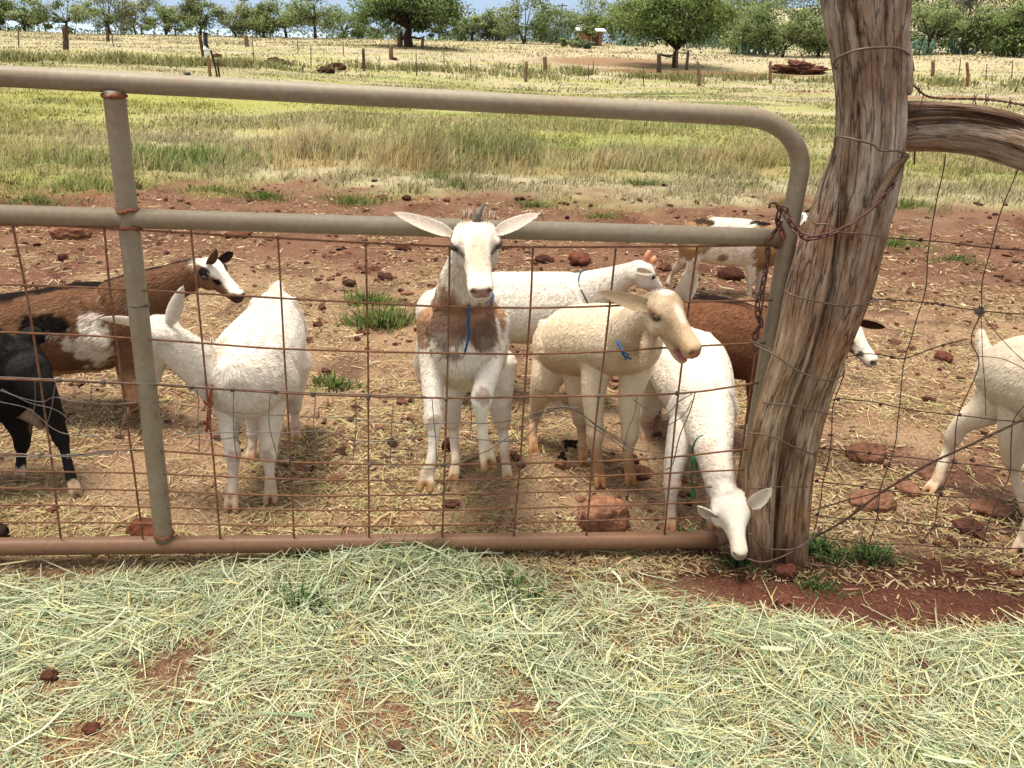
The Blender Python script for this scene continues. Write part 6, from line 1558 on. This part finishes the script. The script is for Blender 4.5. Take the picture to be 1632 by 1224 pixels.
# ---- 9: the patched goat farther back
h9 = Head(Pt(1276, 348, 4.84), Pt(1314, 372, 4.76), (0, -.1, 1))
ch9 = [Chain([(1102, 382, 4.98, 22, 30), (1138, 384, 4.96, 28, 37), (1188, 388, 4.93, 29, 38), (1228, 392, 4.91, 24, 34), (1242, 390, 4.9, 18, 26)], 'torso'),
       Chain([(1238, 380, 4.9, 18, 26), (1258, 364, 4.88, 14, 19), (1274, 352, 4.86, 12, 14)], 'neck'),
       legc((1100, 392, 4.96, 19), (1088, 415, 4.98, 10), (1072, 436, 5.05, 5.5), (1066, 448, 5.05, 5.5)), legc((1108, 396, 4.92, 19), (1102, 425, 4.92, 9), (1086, 448, 4.95, 5.5), (1081, 462, 4.94, 5.5)),
       legc((1196, 405, 4.90, 15), (1197, 436, 4.90, 8), (1195, 458, 4.89, 5.5), (1194, 466, 4.89, 6)), legc((1214, 405, 4.97, 15), (1212, 436, 4.97, 8), (1209, 455, 4.96, 5.5), (1208, 462, 4.96, 6))]
f9 = [foot((1066, 448, 5.05), (1062, 457, 5.04)), foot((1081, 462, 4.94), (1079, 473, 4.92)), foot((1194, 466, 4.89), (1193, 477, 4.87)), foot((1208, 462, 4.96), (1208, 473, 4.94))]
def coat9(i):
    v = i['v']; n = i['n']; c = base_white(i)
    tan = alb(188, 146, 104)
    c = mixc(c, blob(v, 1100, 372, 4.95, .12, .3, .16, .3, .06), tan); c = mixc(c, blob(v, 1225, 390, 4.9, .10, .3, .17, .3, .06), tan)
    c = mixc(c, blob(v, 1238, 360, 4.9, .12, .3, .06, .3, .06)*.6, tan)
    c = mixc(c, blob(v, 1125, 352, 4.95, .07, .3, .015, .4, .03)*sstep(.3, .7, n[:, 2]), alb(84, 60, 46)); c = mixc(c, blob(v, 1215, 354, 4.92, .07, .3, .013, .4, .03)*sstep(.3, .7, n[:, 2]), alb(44, 34, 30))
    c = mixc(c, blob(v, 1250, 358, 4.88, .05, .2, .03, .2, .05)*sstep(.3, .7, n[:, 2]), alb(50, 36, 30))
    c = mixc(c, blob(v, 1155, 412, 4.85, .03, .1, .025, .3, .04)*.8, alb(130, 92, 66))
    c = mixc(c, (i['chain'] == 'leg')*sstep(.1, .5, i['u'])*.9, alb(236, 216, 192))
    L = i['L']; h = i['head']; c = mixc(c, h*sstep(.05, -.1, L[:, 2])*.8, tan)
    return shade_feet(i, c, alb(110, 84, 64), .018)
g9 = goat("white goat with tan patches and dark back line, farthest from the gate", (1.3, 4.95, 0), ch9, h9,
     [(Pt(1280, 344, 4.80), Pt(1270, 362, 4.74), (.3, -.8, .1), .022, dict(cup=.5)), (Pt(1284, 338, 4.9), Pt(1300, 334, 5.0), (.2, -.8, 0), .02, dict(cup=.5, outer=alb(70, 52, 44)))],
     coat9, .0065, 40000, .02, (1, -.05, .1), alb(70, 50, 34), feet=f9, hair_w=.0025)

# ---- 10: the white goat at the right edge
h10 = Head(Pt(1835, 560, 2.12), Pt(1905, 620, 2.06), (0, 0, 1))
ch10 = [Chain([(1588, 598, 2.60, 30, 44), (1615, 598, 2.52, 52, 58), (1665, 605, 2.42, 66, 72), (1730, 620, 2.31, 70, 76), (1780, 625, 2.24, 56, 64)], 'torso'),
        Chain([(1575, 572, 2.63, 13), (1567, 548, 2.66, 10), (1564, 528, 2.68, 6)], 'tail', (0, 1, 0)),
        Chain([(1770, 610, 2.25, 46, 56), (1800, 580, 2.18, 36, 44), (1830, 562, 2.13, 30, 32)], 'neck'),
        legc((1600, 622, 2.56, 42), (1572, 652, 2.57, 30), (1532, 678, 2.61, 17), (1513, 712, 2.63, 11.5), (1500, 748, 2.61, 11.5), (1494, 764, 2.60, 13)),
        legc((1632, 650, 2.45, 42), (1614, 705, 2.45, 23), (1617, 752, 2.47, 12), (1626, 790, 2.44, 11.5)),
        legc((1690, 690, 2.28, 30), (1660, 780, 2.26, 18), (1642, 830, 2.24, 13), (1634, 856, 2.235, 16)), legc((1760, 690, 2.28, 30), (1765, 790, 2.25, 16), (1765, 850, 2.22, 12))]
f10 = [foot((1494, 764, 2.60), (1478, 784, 2.575), .015, .005), foot((1626, 790, 2.44), (1636, 820, 2.41), .014), foot((1634, 854, 2.235), (1624, 886, 2.205), .017, .008), foot((1765, 850, 2.22), (1763, 885, 2.2))]
def coat10(i):
    c = base_white(i, np.array([.68, .59, .46]), np.array([.66, .52, .36])); return shade_feet(i, c, alb(206, 166, 122), .017, alb(238, 214, 186))
g10 = goat("white goat with its tail up and hind leg stretched back at the right edge", (1.7, 2.4, 0), ch10, h10,
     [(Pt(1830, 545, 2.1), Pt(1800, 540, 2.0), (.3, -.8, 0), .026, dict(cup=.5)), (Pt(1845, 545, 2.2), Pt(1850, 530, 2.3), (.3, -.8, 0), .026, dict(cup=.5))],
     coat10, .0045, 110000, .013, (.8, -.5, .1), feet=f10)
# ================================================================ trees
def leaf_cards(ctr, nrm_up, size, cols):
    n = len(ctr); a = unit(rng.normal(0, 1, (n, 3))+np.array([0, 0, nrm_up])); b = unit(np.cross(a, rng.normal(0, 1, (n, 3)))); c = np.cross(a, b)
    s = (size*(.6+.8*rng.random(n)))[:, None]
    V = np.stack([ctr-b*s*.9, ctr-c*s*.45, ctr+b*s*.9, ctr+c*s*.45], 1).reshape(-1, 3)
    return V, np.arange(n)[:, None]*4+np.array([[0, 1, 2, 3]]), np.repeat(cols, 4, 0)
def tree(name, label, base, H, rx, ry, trunk_h, leaves, size, green, dark, seed, stems=1, open_=.4, crown_lo=.25, trunk_r=.16, lean=0.0, group=None, cat="tree", flat=.62, clumps=None):
    """branching trunk under an airy crown of leaf clumps"""
    global rng
    keep = rng; rng = np.random.default_rng(seed)
    t = thing(name, label, cat, base, group)
    base = np.asarray(base, float)
    K = clumps or int(13+leaves/520)
    cl = []
    while len(cl) < K:
        q = rng.uniform(-1, 1, 3); r = np.linalg.norm(q)
        if r > 1 or (r < .45 and rng.random() < .7): continue
        z = crown_lo+(1-crown_lo)*(q[2]*.5+.5)
        wid = 1-.25*max(q[2], 0)
        p = base+np.array([q[0]*rx*wid+lean*z, q[1]*ry*wid, H*z*(1-.10*(q[0]**2+q[1]**2))*rng.uniform(.86, 1.06)]); cl.append(p)
    cl = np.array(cl); cs = rng.uniform(.4, 1.35, K)
    tr = MB(); bark = alb(84, 68, 56)
    tops = []
    for s in range(stems):
        a = rng.uniform(0, 6.28); off = np.array([math.cos(a), math.sin(a), 0])*(rx*.12*(stems > 1))
        p0 = base+off*.6-np.array([0, 0, .15]); p1 = base+np.array([lean*.3, 0, trunk_h*.55])+off*1.0+rng.normal(0, .06, 3)*H*.2; p2 = base+np.array([lean*.6, 0, trunk_h])+off*1.8+rng.normal(0, .08, 3)*H*.2
        pp = catmull(np.array([p0, p1, p2]), 6); tr.add(*tube_geo(pp, np.linspace(trunk_r*1.25, trunk_r*.8, len(pp))/math.sqrt(stems), 8), col=bark); tops.append(p2)
    for k in range(K):
        if rng.random() < .75:
            p2 = tops[int(np.argmin([np.linalg.norm((cl[k]-q)[:2]) for q in tops]))]
            m1 = p2+(cl[k]-p2)*.5+np.array([0, 0, .12*np.linalg.norm(cl[k]-p2)])+rng.normal(0, .12, 3)
            pp = catmull(np.array([p2, m1, cl[k]]), 5); tr.add(*tube_geo(pp, np.linspace(trunk_r*.42, trunk_r*.08, len(pp)), 5), col=bark*.95)
    tr.build("trunk", M_BARK, t)
    n = leaves; k = rng.choice(K, n, p=cs/cs.sum())
    sp = min(rx, H*.5)*(.165+.09*(1-open_))
    d = rng.normal(0, 1, (n, 3))*np.array([1, 1, flat])*sp*cs[k][:, None]
    c = cl[k]+d
    mixk = rng.random(K); hh = np.clip((c[:, 2]-base[2])/H, 0, 1)
    col = green*mixk[k][:, None]+dark*(1-mixk[k][:, None]); col = col*(.75+.5*rng.random((n, 1)))
    ye = (rng.random(n) < .07)[:, None]; col = np.where(ye, alb(190, 186, 110), col)
    mb = MB(); V, Q, C = leaf_cards(c, .5, np.full(n, size), col); mb.add(V, Q, None, C)
    mb.nr = np.repeat(unit(unit(d)*.8+unit(c-base-np.array([0, 0, H*.5]))*.5+np.array([0, 0, .45])+.35*rng.normal(0, 1, (n, 3))), 4, 0)
    mb.build("crown", M_LEAF, t, smooth=False)
    rng = keep
    return t
GR = alb(196, 210, 140); DKG = alb(154, 176, 118); OLV = alb(204, 206, 164); BLU = alb(174, 188, 158)
def at_far(px, Y):                  # foot of a far thing, from its place along the picture and its distance
    u = (px-838)/1505.0; x = u*Y
    return np.array([x, Y, gh(x, Y)])
def ftree(px, Y, wpx, hpx, label, leaves=4600, name="tree", **k):
    b = at_far(px, Y); m_ = math.hypot(b[0], Y)/1400*1.0
    H = hpx*m_; rx = wpx*m_/2*1.25
    k.setdefault('green', GR); k.setdefault('dark', DKG); k.setdefault('crown_lo', .08)
    return tree(name, label, b, H, rx, rx*.8, k.pop('trunk_h', H*.22), leaves, k.pop('size', .145), k.pop('green'), k.pop('dark'), int(px*7+Y), **k)
# the two big trees standing in the field
b = on_ground(1075, 108); tree("shade_tree", "broad green shade tree inside three posts right of centre", b, 6.2, 4.6, 4.2, 1.5, 20000, .125, alb(186, 206, 124), alb(126, 154, 94), 41, open_=.3, crown_lo=.30, trunk_r=.16, flat=.55, clumps=70)
guard_r = b
b = on_ground(652, 75); tree("shade_tree", "large dark green shade tree with a thick bent trunk left of centre", b, 6.0, 4.2, 3.8, 1.4, 19000, .14, alb(170, 192, 122), alb(110, 136, 88), 42, open_=.35, crown_lo=.26, trunk_r=.34, flat=.5, clumps=64)
guard_l = b
row = [(-5, 118, 40, 62, "pale tree at the very left edge of the far row", {}), (35, 118, 55, 34, "low bushy tree left of the leaning utility pole", dict(crown_lo=.05)), (103, 106, 80, 60, "round green tree right of the leaning utility pole", dict(open_=.6)), (172, 112, 80, 62, "thin open tree behind the second wooden post", dict(open_=.8, green=OLV)),
       (218, 116, 84, 66, "tall see-through tree with grey upright stems", dict(open_=.9, stems=3, green=OLV, dark=BLU)), (262, 112, 66, 38, "low green tree right of the see-through one", dict(crown_lo=.1)), (318, 108, 64, 54, "dark tree with bare twigs above the white-wrapped stake", dict(dark=alb(110, 126, 92), open_=.6)),
       (378, 110, 72, 54, "yellowish green tree right of the white-wrapped stake", dict(green=alb(206, 208, 138), stems=2)), (420, 112, 50, 50, "dark round tree beside the yellowish green one", {}), (455, 114, 66, 50, "pale rounded tree in the gap of the far row", dict(green=alb(206, 212, 150))), (502, 104, 66, 68, "slim-trunked tall tree left of the large shade tree", dict(green=alb(190, 208, 140), trunk_h=2.0)),
       (548, 112, 76, 44, "wide low tree touching the large shade tree's left side", dict(crown_lo=.05)), (752, 112, 70, 48, "bushy tree touching the large shade tree's right side", dict(crown_lo=.05)), (790, 114, 60, 50, "grey twiggy bush below the lattice tower", dict(green=OLV, dark=alb(128, 128, 106), stems=4, crown_lo=.05)),
       (838, 104, 76, 78, "tall dark tree with two trunks near the cactus patch", dict(stems=2, open_=.5)), (880, 116, 60, 46, "grey green bush behind the cactus patch", dict(green=BLU, crown_lo=.05)), (945, 120, 74, 72, "tall round tree beside the white roofed shed", dict(open_=.4)), (996, 108, 62, 60, "bright green tree hiding the right end of the shed", dict(green=alb(184, 208, 118), crown_lo=.08)),
       (1140, 106, 80, 56, "dull green tree behind the fenced shade tree's right side", dict(green=OLV, crown_lo=.05)), (1190, 92, 80, 66, "dense dark tree left of the big post", dict(stems=2, crown_lo=.10)), (1245, 88, 100, 80, "wide spreading tree with forked trunks left of the big post", dict(stems=3, crown_lo=.15, leaves=6500)), (1305, 90, 70, 72, "dense green tree partly hidden by the big post", dict(crown_lo=.05)),
       (1372, 92, 80, 70, "green tree right behind the big post", dict(crown_lo=.05)), (1480, 88, 84, 76, "rounded green tree just right of the big post", dict(crown_lo=.05, leaves=6500)), (1535, 92, 80, 84, "grey leafless-looking tree on the right", dict(green=alb(170, 168, 142), dark=alb(120, 120, 102), crown_lo=.08, leaves=5000)), (1570, 86, 60, 70, "dark trunked tree right of the grey one", dict(stems=2, crown_lo=.12)), (1615, 84, 80, 76, "bright green tree at the right edge", dict(green=alb(184, 206, 122), crown_lo=.05, leaves=6500)), (1680, 84, 90, 84, "tall tree beyond the right edge", dict(crown_lo=.1))]
for (px, Y, w, h, lb, k) in row: ftree(px, Y, w, h, lb, **k)
# second line of trees filling the gaps on the right, and the wooded rise behind
row2 = [(1110, 135, 90, 80, "darker tree of the back row above the shade tree's right side"), (1165, 138, 90, 82, "back-row tree left of the spreading tree"), (1215, 140, 90, 96, "back-row tree above the dense dark tree"), (1270, 138, 90, 100, "back-row tree over the spreading tree's crown"), (1330, 138, 90, 100, "back-row tree hidden by the top of the post"), (1410, 138, 90, 100, "back-row tree behind the post's right side"),
        (1470, 136, 90, 110, "back-row tree above the rounded green tree"), (1530, 134, 90, 112, "back-row tree above the grey tree"), (1590, 134, 90, 96, "back-row tree under the dry hill"), (1650, 134, 90, 104, "back-row tree at the far right edge"), (905, 140, 80, 54, "back-row tree over the cactus patch"), (1030, 138, 90, 60, "back-row tree behind the fenced shade tree"), (700, 136, 80, 44, "back-row tree right behind the large shade tree"), (600, 134, 80, 40, "back-row tree behind the large shade tree's left side")]
for (px, Y, w, h, lb) in row2: ftree(px, Y, w, h, lb, 3800, green=alb(160, 178, 130), dark=alb(118, 138, 104), crown_lo=.02, size=.18)
# scrub at the foot of the row, one mass
mb = MB(); n = 16000
px_ = rng.uniform(-80, 1720, n); Yv = np.interp(px_, [0, 600, 1000, 1200, 1632], [118, 118, 114, 96, 92])+rng.normal(0, 3, n)+4
x = (px_-838)/1505*Yv; p = np.stack([x, Yv], 1); d = np.clip(.25+1.0*fbm(p, 6, 3, 900)+.3*sstep(300, 900, px_), .02, 1); kf = rng.random(n) < d; x, Yv, p, px_ = x[kf], Yv[kf], p[kf], px_[kf]; n = len(x)
hh = (.5+1.3*np.clip(fbm(p, 5, 3, 910)+.3, 0, 1)*(.5+sstep(300, 900, px_)))*rng.random(n)
col = np.where((rng.random(n) < .5)[:, None], alb(112, 136, 88), alb(140, 148, 108))*(.7+.6*rng.random((n, 1)))
V, Q, C = leaf_cards(np.stack([x, Yv, ground_h(x, Yv)+hh], 1), .4, np.full(n, .22), col); mb.add(V, Q, None, C)
tag(mb.build("scrub", M_LEAF, smooth=False), "low tangled scrub under the far row of trees", "scrub", kind="stuff")
# prickly pear clumps
M_PAD = mat_vcol("cactus_pad", .5, 4, .2, 0, 0, .35)
iv2, it2 = ico(2)
def cactus(px, Y, wpx, hpx, label, seed):
    b = at_far(px, Y); m_ = Y/1400; mb = MB(); r_ = np.random.default_rng(seed); pads = []
    for k in range(95):
        s = r_.uniform(.18, .28); a = r_.uniform(0, 6.28); tl = r_.normal(0, .5)
        ca, sa, ct, stl = math.cos(a), math.sin(a), math.cos(tl), math.sin(tl)
        Rm = np.array([[ct, 0, -stl], [0, 1, 0], [stl, 0, ct]]) @ np.array([[ca, sa, 0], [-sa, ca, 0], [0, 0, 1]])
        if k < 16: q = np.array([(k/15-.5)*wpx*m_, r_.normal(0, .12), .1])
        else:
            p0, s0, R0m = pads[r_.integers(0, len(pads))]
            if p0[2] > hpx*m_*.8: p0, s0, R0m = pads[r_.integers(0, 16)]
            q = p0+np.array([0, 0, s0*.8]) @ R0m
        c = q+np.array([0, 0, s*.8]) @ Rm
        pads.append((c, s, Rm)); v = iv2*np.array([s*.66, s*.16, s])
        mb.add(v @ Rm+b+c, None, it2, alb(126, 156, 134)*r_.uniform(.75, 1.25))
    o = mb.build("prickly_pear", M_PAD); recentre(o, b); tag(o, label, "cactus")
for k, (px, Y, w, h, lb) in enumerate(((898, 106, 50, 34, "grey green prickly pear clump left of the white roofed shed"), (1008, 102, 46, 30, "prickly pear clump right of the shed under the bright tree"), (1118, 98, 70, 34, "widest prickly pear clump right of the fenced shade tree"), (1200, 90, 40, 24, "prickly pear under the dense dark tree"), (1460, 86, 50, 28, "pale prickly pear just right of the big post"), (1530, 88, 40, 26, "prickly pear below the grey tree"), (1610, 84, 50, 22, "prickly pear at the right edge of the tree row"))): cactus(px, Y, w, h, lb, 500+k)
# ================================================================ shed, poles, tower
M_ROOF = mat_plain("white_roof", (.78, .78, .76), .5, .4, 0, .06, 6); M_SHED = mat_plain("shed_wall", alb(168, 122, 98), .9, .1, 0, .2, 3); M_DARKM = mat_plain("dark_pole", alb(88, 74, 64), .9, .1, 0, .3, 6); M_STEEL = mat_plain("pale_steel", alb(206, 206, 204), .5, .4, .2, .1, 6)
def boxgeo(c, s):
    c = np.asarray(c, float); s = np.asarray(s, float)/2
    v = np.array([[x, y, z] for x in (-1, 1) for y in (-1, 1) for z in (-1, 1)])*s+c
    return v, np.array([[0, 1, 3, 2], [4, 6, 7, 5], [0, 4, 5, 1], [2, 3, 7, 6], [0, 2, 6, 4], [1, 5, 7, 3]])
b = at_far(940, 104); z = b[2]
ftree(912, 98, 34, 17, "low green bush in front of the shed's left side", 1500, name="bush", crown_lo=.02, trunk_h=.2, trunk_r=.05)
ftree(934, 96, 26, 12, "small grey green bush in front of the shed's middle", 1100, name="bush", crown_lo=.02, trunk_h=.15, trunk_r=.05, green=BLU)
ftree(938, 99, 20, 36, "thin dark stemmed tree standing in front of the shed", 900, name="tree", crown_lo=.55, trunk_h=1.2, trunk_r=.07)
shed = thing("shed", "small orange walled shed with a white roof among the far trees", "shed", b)
mb = MB(); mb.add(*boxgeo(b+np.array([0, 0, .75]), (2.5, 2.2, 1.5))); mb.build("wall", M_SHED, shed, False)
mb = MB(); v, q = boxgeo(b+np.array([0, 0, 1.62]), (3.2, 2.9, .12)); v[:, 2] += (v[:, 1]-b[1])*.08; mb.add(v, q); mb.build("roof", M_ROOF, shed, False)
mb = MB(); mb.add(*boxgeo(b+np.array([.5, -1.12, .65]), (.7, .04, 1.3))); mb.build("door", M_DARKM, shed, False)
def pole(px, py_top, Y, label, lean=0.0, arms=1, r=.11):
    b = at_far(px, Y); m_ = math.hypot(b[0], Y)/1400
    hz = 612-1400*math.tan(PITCH)+(px-816)*math.tan(ROLL)
    top = np.array([b[0]+lean, Y, CAM_H+(hz-py_top)*m_*1.0/1.0])
    t = thing("utility_pole", label, "pole", b)
    mb = MB(); mb.add(*tube_geo([b-np.array([0, 0, .3]), (b+top)/2, top], [r*1.2, r, r*.8], 8)); mb.build("shaft", M_DARKM, t)
    for k in range(arms):
        c = top-np.array([0, .14, .35+.8*k]); mb = MB(); mb.add(*boxgeo(c, (1.6, .10, .12))); mb.build("crossarm", M_DARKM, t, False)
        for s in (-.7, -.3, .3, .7):
            mb = MB(); mb.add(*tube_geo([c+np.array([s, 0, .06]), c+np.array([s, 0, .2])], [.05, .035], 8)); mb.build("insulator", M_STEEL, t)
pole(70, 2, 124, "dark utility pole leaning left among the leftmost trees", -.75)
pole(893, 14, 150, "upright utility pole above the cactus patch", 0)
b = at_far(735, 240); tw = thing("lattice_tower", "pale steel lattice tower rising behind the tree right of the large shade tree", "tower", b)
mb = MB(); W0, Ht = 1.2, 15.5
for sx in (-1, 1):
    for sy in (-1, 1): mb.add(*tube_geo([b+np.array([sx*W0, sy*W0, 0]), b+np.array([sx*W0*.75, sy*W0*.75, Ht])], .09, 6))
mb.build("legs", M_STEEL, tw)
mb = MB()
for k in range(10):
    z0, z1 = Ht*k/10, Ht*(k+1)/10; w = W0*.95
    for (p, q) in (((-1, -1), (1, -1)), ((1, -1), (1, 1)), ((1, 1), (-1, 1)), ((-1, 1), (-1, -1))):
        mb.add(*tube_geo([b+np.array([p[0]*w, p[1]*w, z0]), b+np.array([q[0]*w, q[1]*w, z1])], .05, 5)); mb.add(*tube_geo([b+np.array([q[0]*w, q[1]*w, z0]), b+np.array([p[0]*w, p[1]*w, z1])], .05, 5))
mb.build("bracing", M_STEEL, tw)
# ================================================================ guards round the two field trees
M_POST = wood_material("field_post_wood")
dkw = lambda V, g: np.tile(np.array([.28, .24, .22]), (len(V), 1)); grw = lambda V, g: np.tile(np.array([.62, .52, .44]), (len(V), 1))
def stick(px0, py0, px1, py1, Y=None, rpx=3, seed=1, tint=dkw, name="post", parent=None, base=None):
    b = on_ground(px0, py0) if base is None else base
    Yb = b[1] if Y is None else Y
    a = Pt(px0, py0, Yb); t = Pt(px1, py1, Yb); r = rpx*mpx(a)/2
    rs2 = np.random.default_rng(seed); mid = (a+t)/2+rs2.normal(0, .03, 3)*np.array([1, .3, 0])
    return timber(name, [a-(t-a)*.08, a+(mid-a)*.5, mid, t], [(r*1.1, r), (r, r), (r*.95, r), (r*.9, r*.85)], M_POST, parent, n=20, seed=seed, tint=tint, close_sub=5), b
gd = thing("tree_guard", "three post wooden guard with short rails round the broad shade tree", "guard", guard_r)
stick(1050, 113, 1050, 85, 54, 7, 301, dkw, "post", gd); stick(1094, 109, 1097, 80, 55, 5, 302, dkw, "post", gd); stick(1079, 106, 1080, 81, 58.5, 4, 303, dkw, "post", gd)
def railg(p, q, Yp, Yq, parent, r=.05, sag=.05):
    a, b_ = Pt(*p, Yp), Pt(*q, Yq); mb = MB(); mb.add(*tube_geo(catmull(np.array([a, (a+b_)/2-np.array([0, 0, sag]), b_]), 6), r, 7), col=alb(62, 50, 42)); mb.build("rail", M_BARK, parent)
railg((1050, 86), (1074, 88), 54, 56, gd); railg((1050, 87), (1076, 91), 54, 56, gd, .03); railg((1080, 83), (1096, 84), 58.5, 55, gd, .03)
gd = thing("tree_guard", "wooden post guard with bent rails round the thick-trunked shade tree", "guard", guard_l)
gy0 = guard_l[1]
stick(636, 74, 636, 52, gy0-3, 6, 311, dkw, "post", gd); stick(640, 74, 639, 50, gy0+.5, 4.5, 312, dkw, "post", gd); stick(673, 76, 674, 58, gy0-3, 5, 313, dkw, "post", gd)
railg((636, 57), (652, 60), gy0-3, gy0-2.4, gd, .09); railg((640, 62), (652, 57), gy0-3, gy0-2.4, gd, .08); railg((656, 59), (674, 61), gy0-2.4, gy0-3, gd, .09)
# ================================================================ far fence posts
wood = [(105, 80, 102, 42, 9, dkw, "thickest dark post of the far fence, leaning, at the left"), (172, 66, 170, 44, 5, dkw, "dark post right of the thick leaning one"), (325, 92, 318, 56, 6, dkw, "slanting post just left of the white-wrapped stake"), (394, 75, 392, 56, 7, grw, "short square grey post right of the white-wrapped stake"), (579, 114, 579, 77, 5, dkw, "thin dark post left of the large shade tree"), (624, 95, 623, 72, 7, grw, "stout grey post beneath the large shade tree"), (838, 132, 839, 97, 5, grw, "knobbly post left of the stubby one in the middle of the far fence"), (869, 114, 868, 90, 7, grw, "stubby grey post in the middle of the far fence"), (1115, 137, 1112, 98, 5, grw, "post with a wire bundle right of the fenced tree"), (1228, 133, 1228, 97, 5, grw, "post left of the heap of dug earth"), (1486, 122, 1487, 97, 6, grw, "short thick post right of the big trunk"), (1541, 138, 1541, 99, 5, lambda V, g: np.tile(np.array([.7, .45, .34]), (len(V), 1)), "crooked reddish post at the right end of the far fence"),
        (280, 50+8, 279, 40, 3, dkw, "small far post behind the left field"), (1606//2, 106//2+8, 803, 46, 3, grw, "little post at the straw bank, middle")]
for k, (x0, y0, x1, y1, w, tn, lb) in enumerate(wood):
    o, b = stick(x0, y0, x1, y1, None, w, 330+k, tn, "fence_post"); recentre(o, b); tag(o, lb, "fence post", "posts of the far fence")
M_TPOST = mat_plain("steel_stake", alb(112, 98, 86), .8, .2, .2, .3, 10)
thin = [(30, 74, 29, 48), (181, 76, 178, 52), (246, 63, 244, 47), (404, 92, 402, 55), (475, 86, 474, 60), (496, 106, 495, 70), (548, 90, 547, 66), (664, 122, 663, 84), (708, 104, 707, 80), (751, 118, 750, 92), (786, 95, 785, 87), (938, 128, 938, 102), (945, 116, 946, 96), (1026, 138, 1025, 110), (1310//2*0+1528, 121, 1531, 94), (1571, 127, 1573, 102), (1612, 127, 1614, 96), (505, 64, 504, 50), (880, 71, 880, 58), (903, 72, 904, 58)]
for k, (x0, y0, x1, y1) in enumerate(thin):
    b = on_ground(x0, y0); a = Pt(x0, y0, b[1]); t = Pt(x1, y1, b[1]); mb = MB()
    mb.add(*tube_geo([a-(t-a)*.05, (a+t)/2, t], .028 if y0 > 80 else .035, 6)); mb.add(*tube_geo([a+(t-a)*.55+np.array([0, -.03, 0]), a+(t-a)*.62+np.array([0, -.03, 0])], .035, 6))
    o = mb.build("steel_stake", M_TPOST); recentre(o, b); tag(o, "thin steel stake standing in the far fence line", "stake", "thin stakes of the far fence")
# white wrapped stake with its leaning sticks, and the black pipe end
M_BLACK = mat_plain("black_plastic", (.02, .02, .02), .6, .3, 0, .2, 20); M_WHITE = mat_plain("white_plastic", (.75, .75, .74), .5, .3, 0, .06, 20)
YS = float(on_ground(338, 133)[1]); KS = YS/13.0
zb = gh((330-816)/1505*YS, YS)
def pxz(px, py): return Pt(px, py, YS)
sb = Gz(336, 134, 0) if False else np.array([Pt(337, 133, YS)[0], YS, gh(Pt(337, 133, YS)[0], YS)])
stk = thing("marker_stake", "stake with black cap and white plastic wrapped round its middle", "stake", sb)
mb = MB(); mb.add(*tube_geo([sb-np.array([0, 0, .1]), pxz(334, 112), pxz(330, 74)], np.array([.024, .022, .02])*KS, 10)); mb.build("shaft", mat_plain("stake_wood", alb(176, 128, 88), .9, .1, 0, .25, 20), stk)
mb = MB(); mb.add(*tube_geo([pxz(331, 78), pxz(328, 70), pxz(327, 53)], np.array([.026, .030, .032])*KS, 12)); mb.add(*tube_geo([pxz(327, 53), pxz(327, 51.5)], np.array([.042, .042])*KS, 12)); mb.build("cap", M_BLACK, stk)
mb = MB(); q = np.array([pxz(331, 92), pxz(329, 88), pxz(331, 82), pxz(328, 77), pxz(330, 73)]); mb.add(*tube_geo(catmull(q, 5), np.array([.02, .025, .035, .045, .035, .03, .04, .05, .045, .035, .03, .04, .045, .05, .05, .045, .04, .03, .035, .03, .02])[:21]*KS*.85, 12)); mb.build("plastic_wrap", M_WHITE, stk)
for k, (a, c, lb) in enumerate((((348, 122), (336, 80), "dark stick leaning on the white-wrapped stake"), ((350, 122), (346, 100), "short upright twig right of the white-wrapped stake"))):
    ba = Pt(a[0], 134, YS+.1*k); ba2 = np.array([ba[0], ba[1], gh(ba[0], ba[1])-.05]); tp = Pt(*c, YS+.02+.1*k); mb = MB(); mb.add(*tube_geo(catmull(np.array([ba2, (ba2+tp)/2+np.array([.02, 0, 0]), tp]), 5), .014*KS, 7), col=alb(92, 66, 52)); o = mb.build("stick", M_BARK); recentre(o, ba2); tag(o, lb, "stick")
c = Pt(299, 121, float(on_ground(299, 129)[1])); mb = MB(); mb.add(*tube_geo([np.array([c[0], c[1], gh(c[0], c[1])-.05]), c-np.array([0, 0, .02])], .04, 10)); mb.add(*tube_geo([c-np.array([0, 0, .02]), c+np.array([0, 0, .09])], .08, 12))
o = mb.build("pipe_end", M_BLACK); recentre(o, (c[0], c[1], gh(c[0], c[1]))); tag(o, "black capped pipe end standing just above the top rail", "pipe")
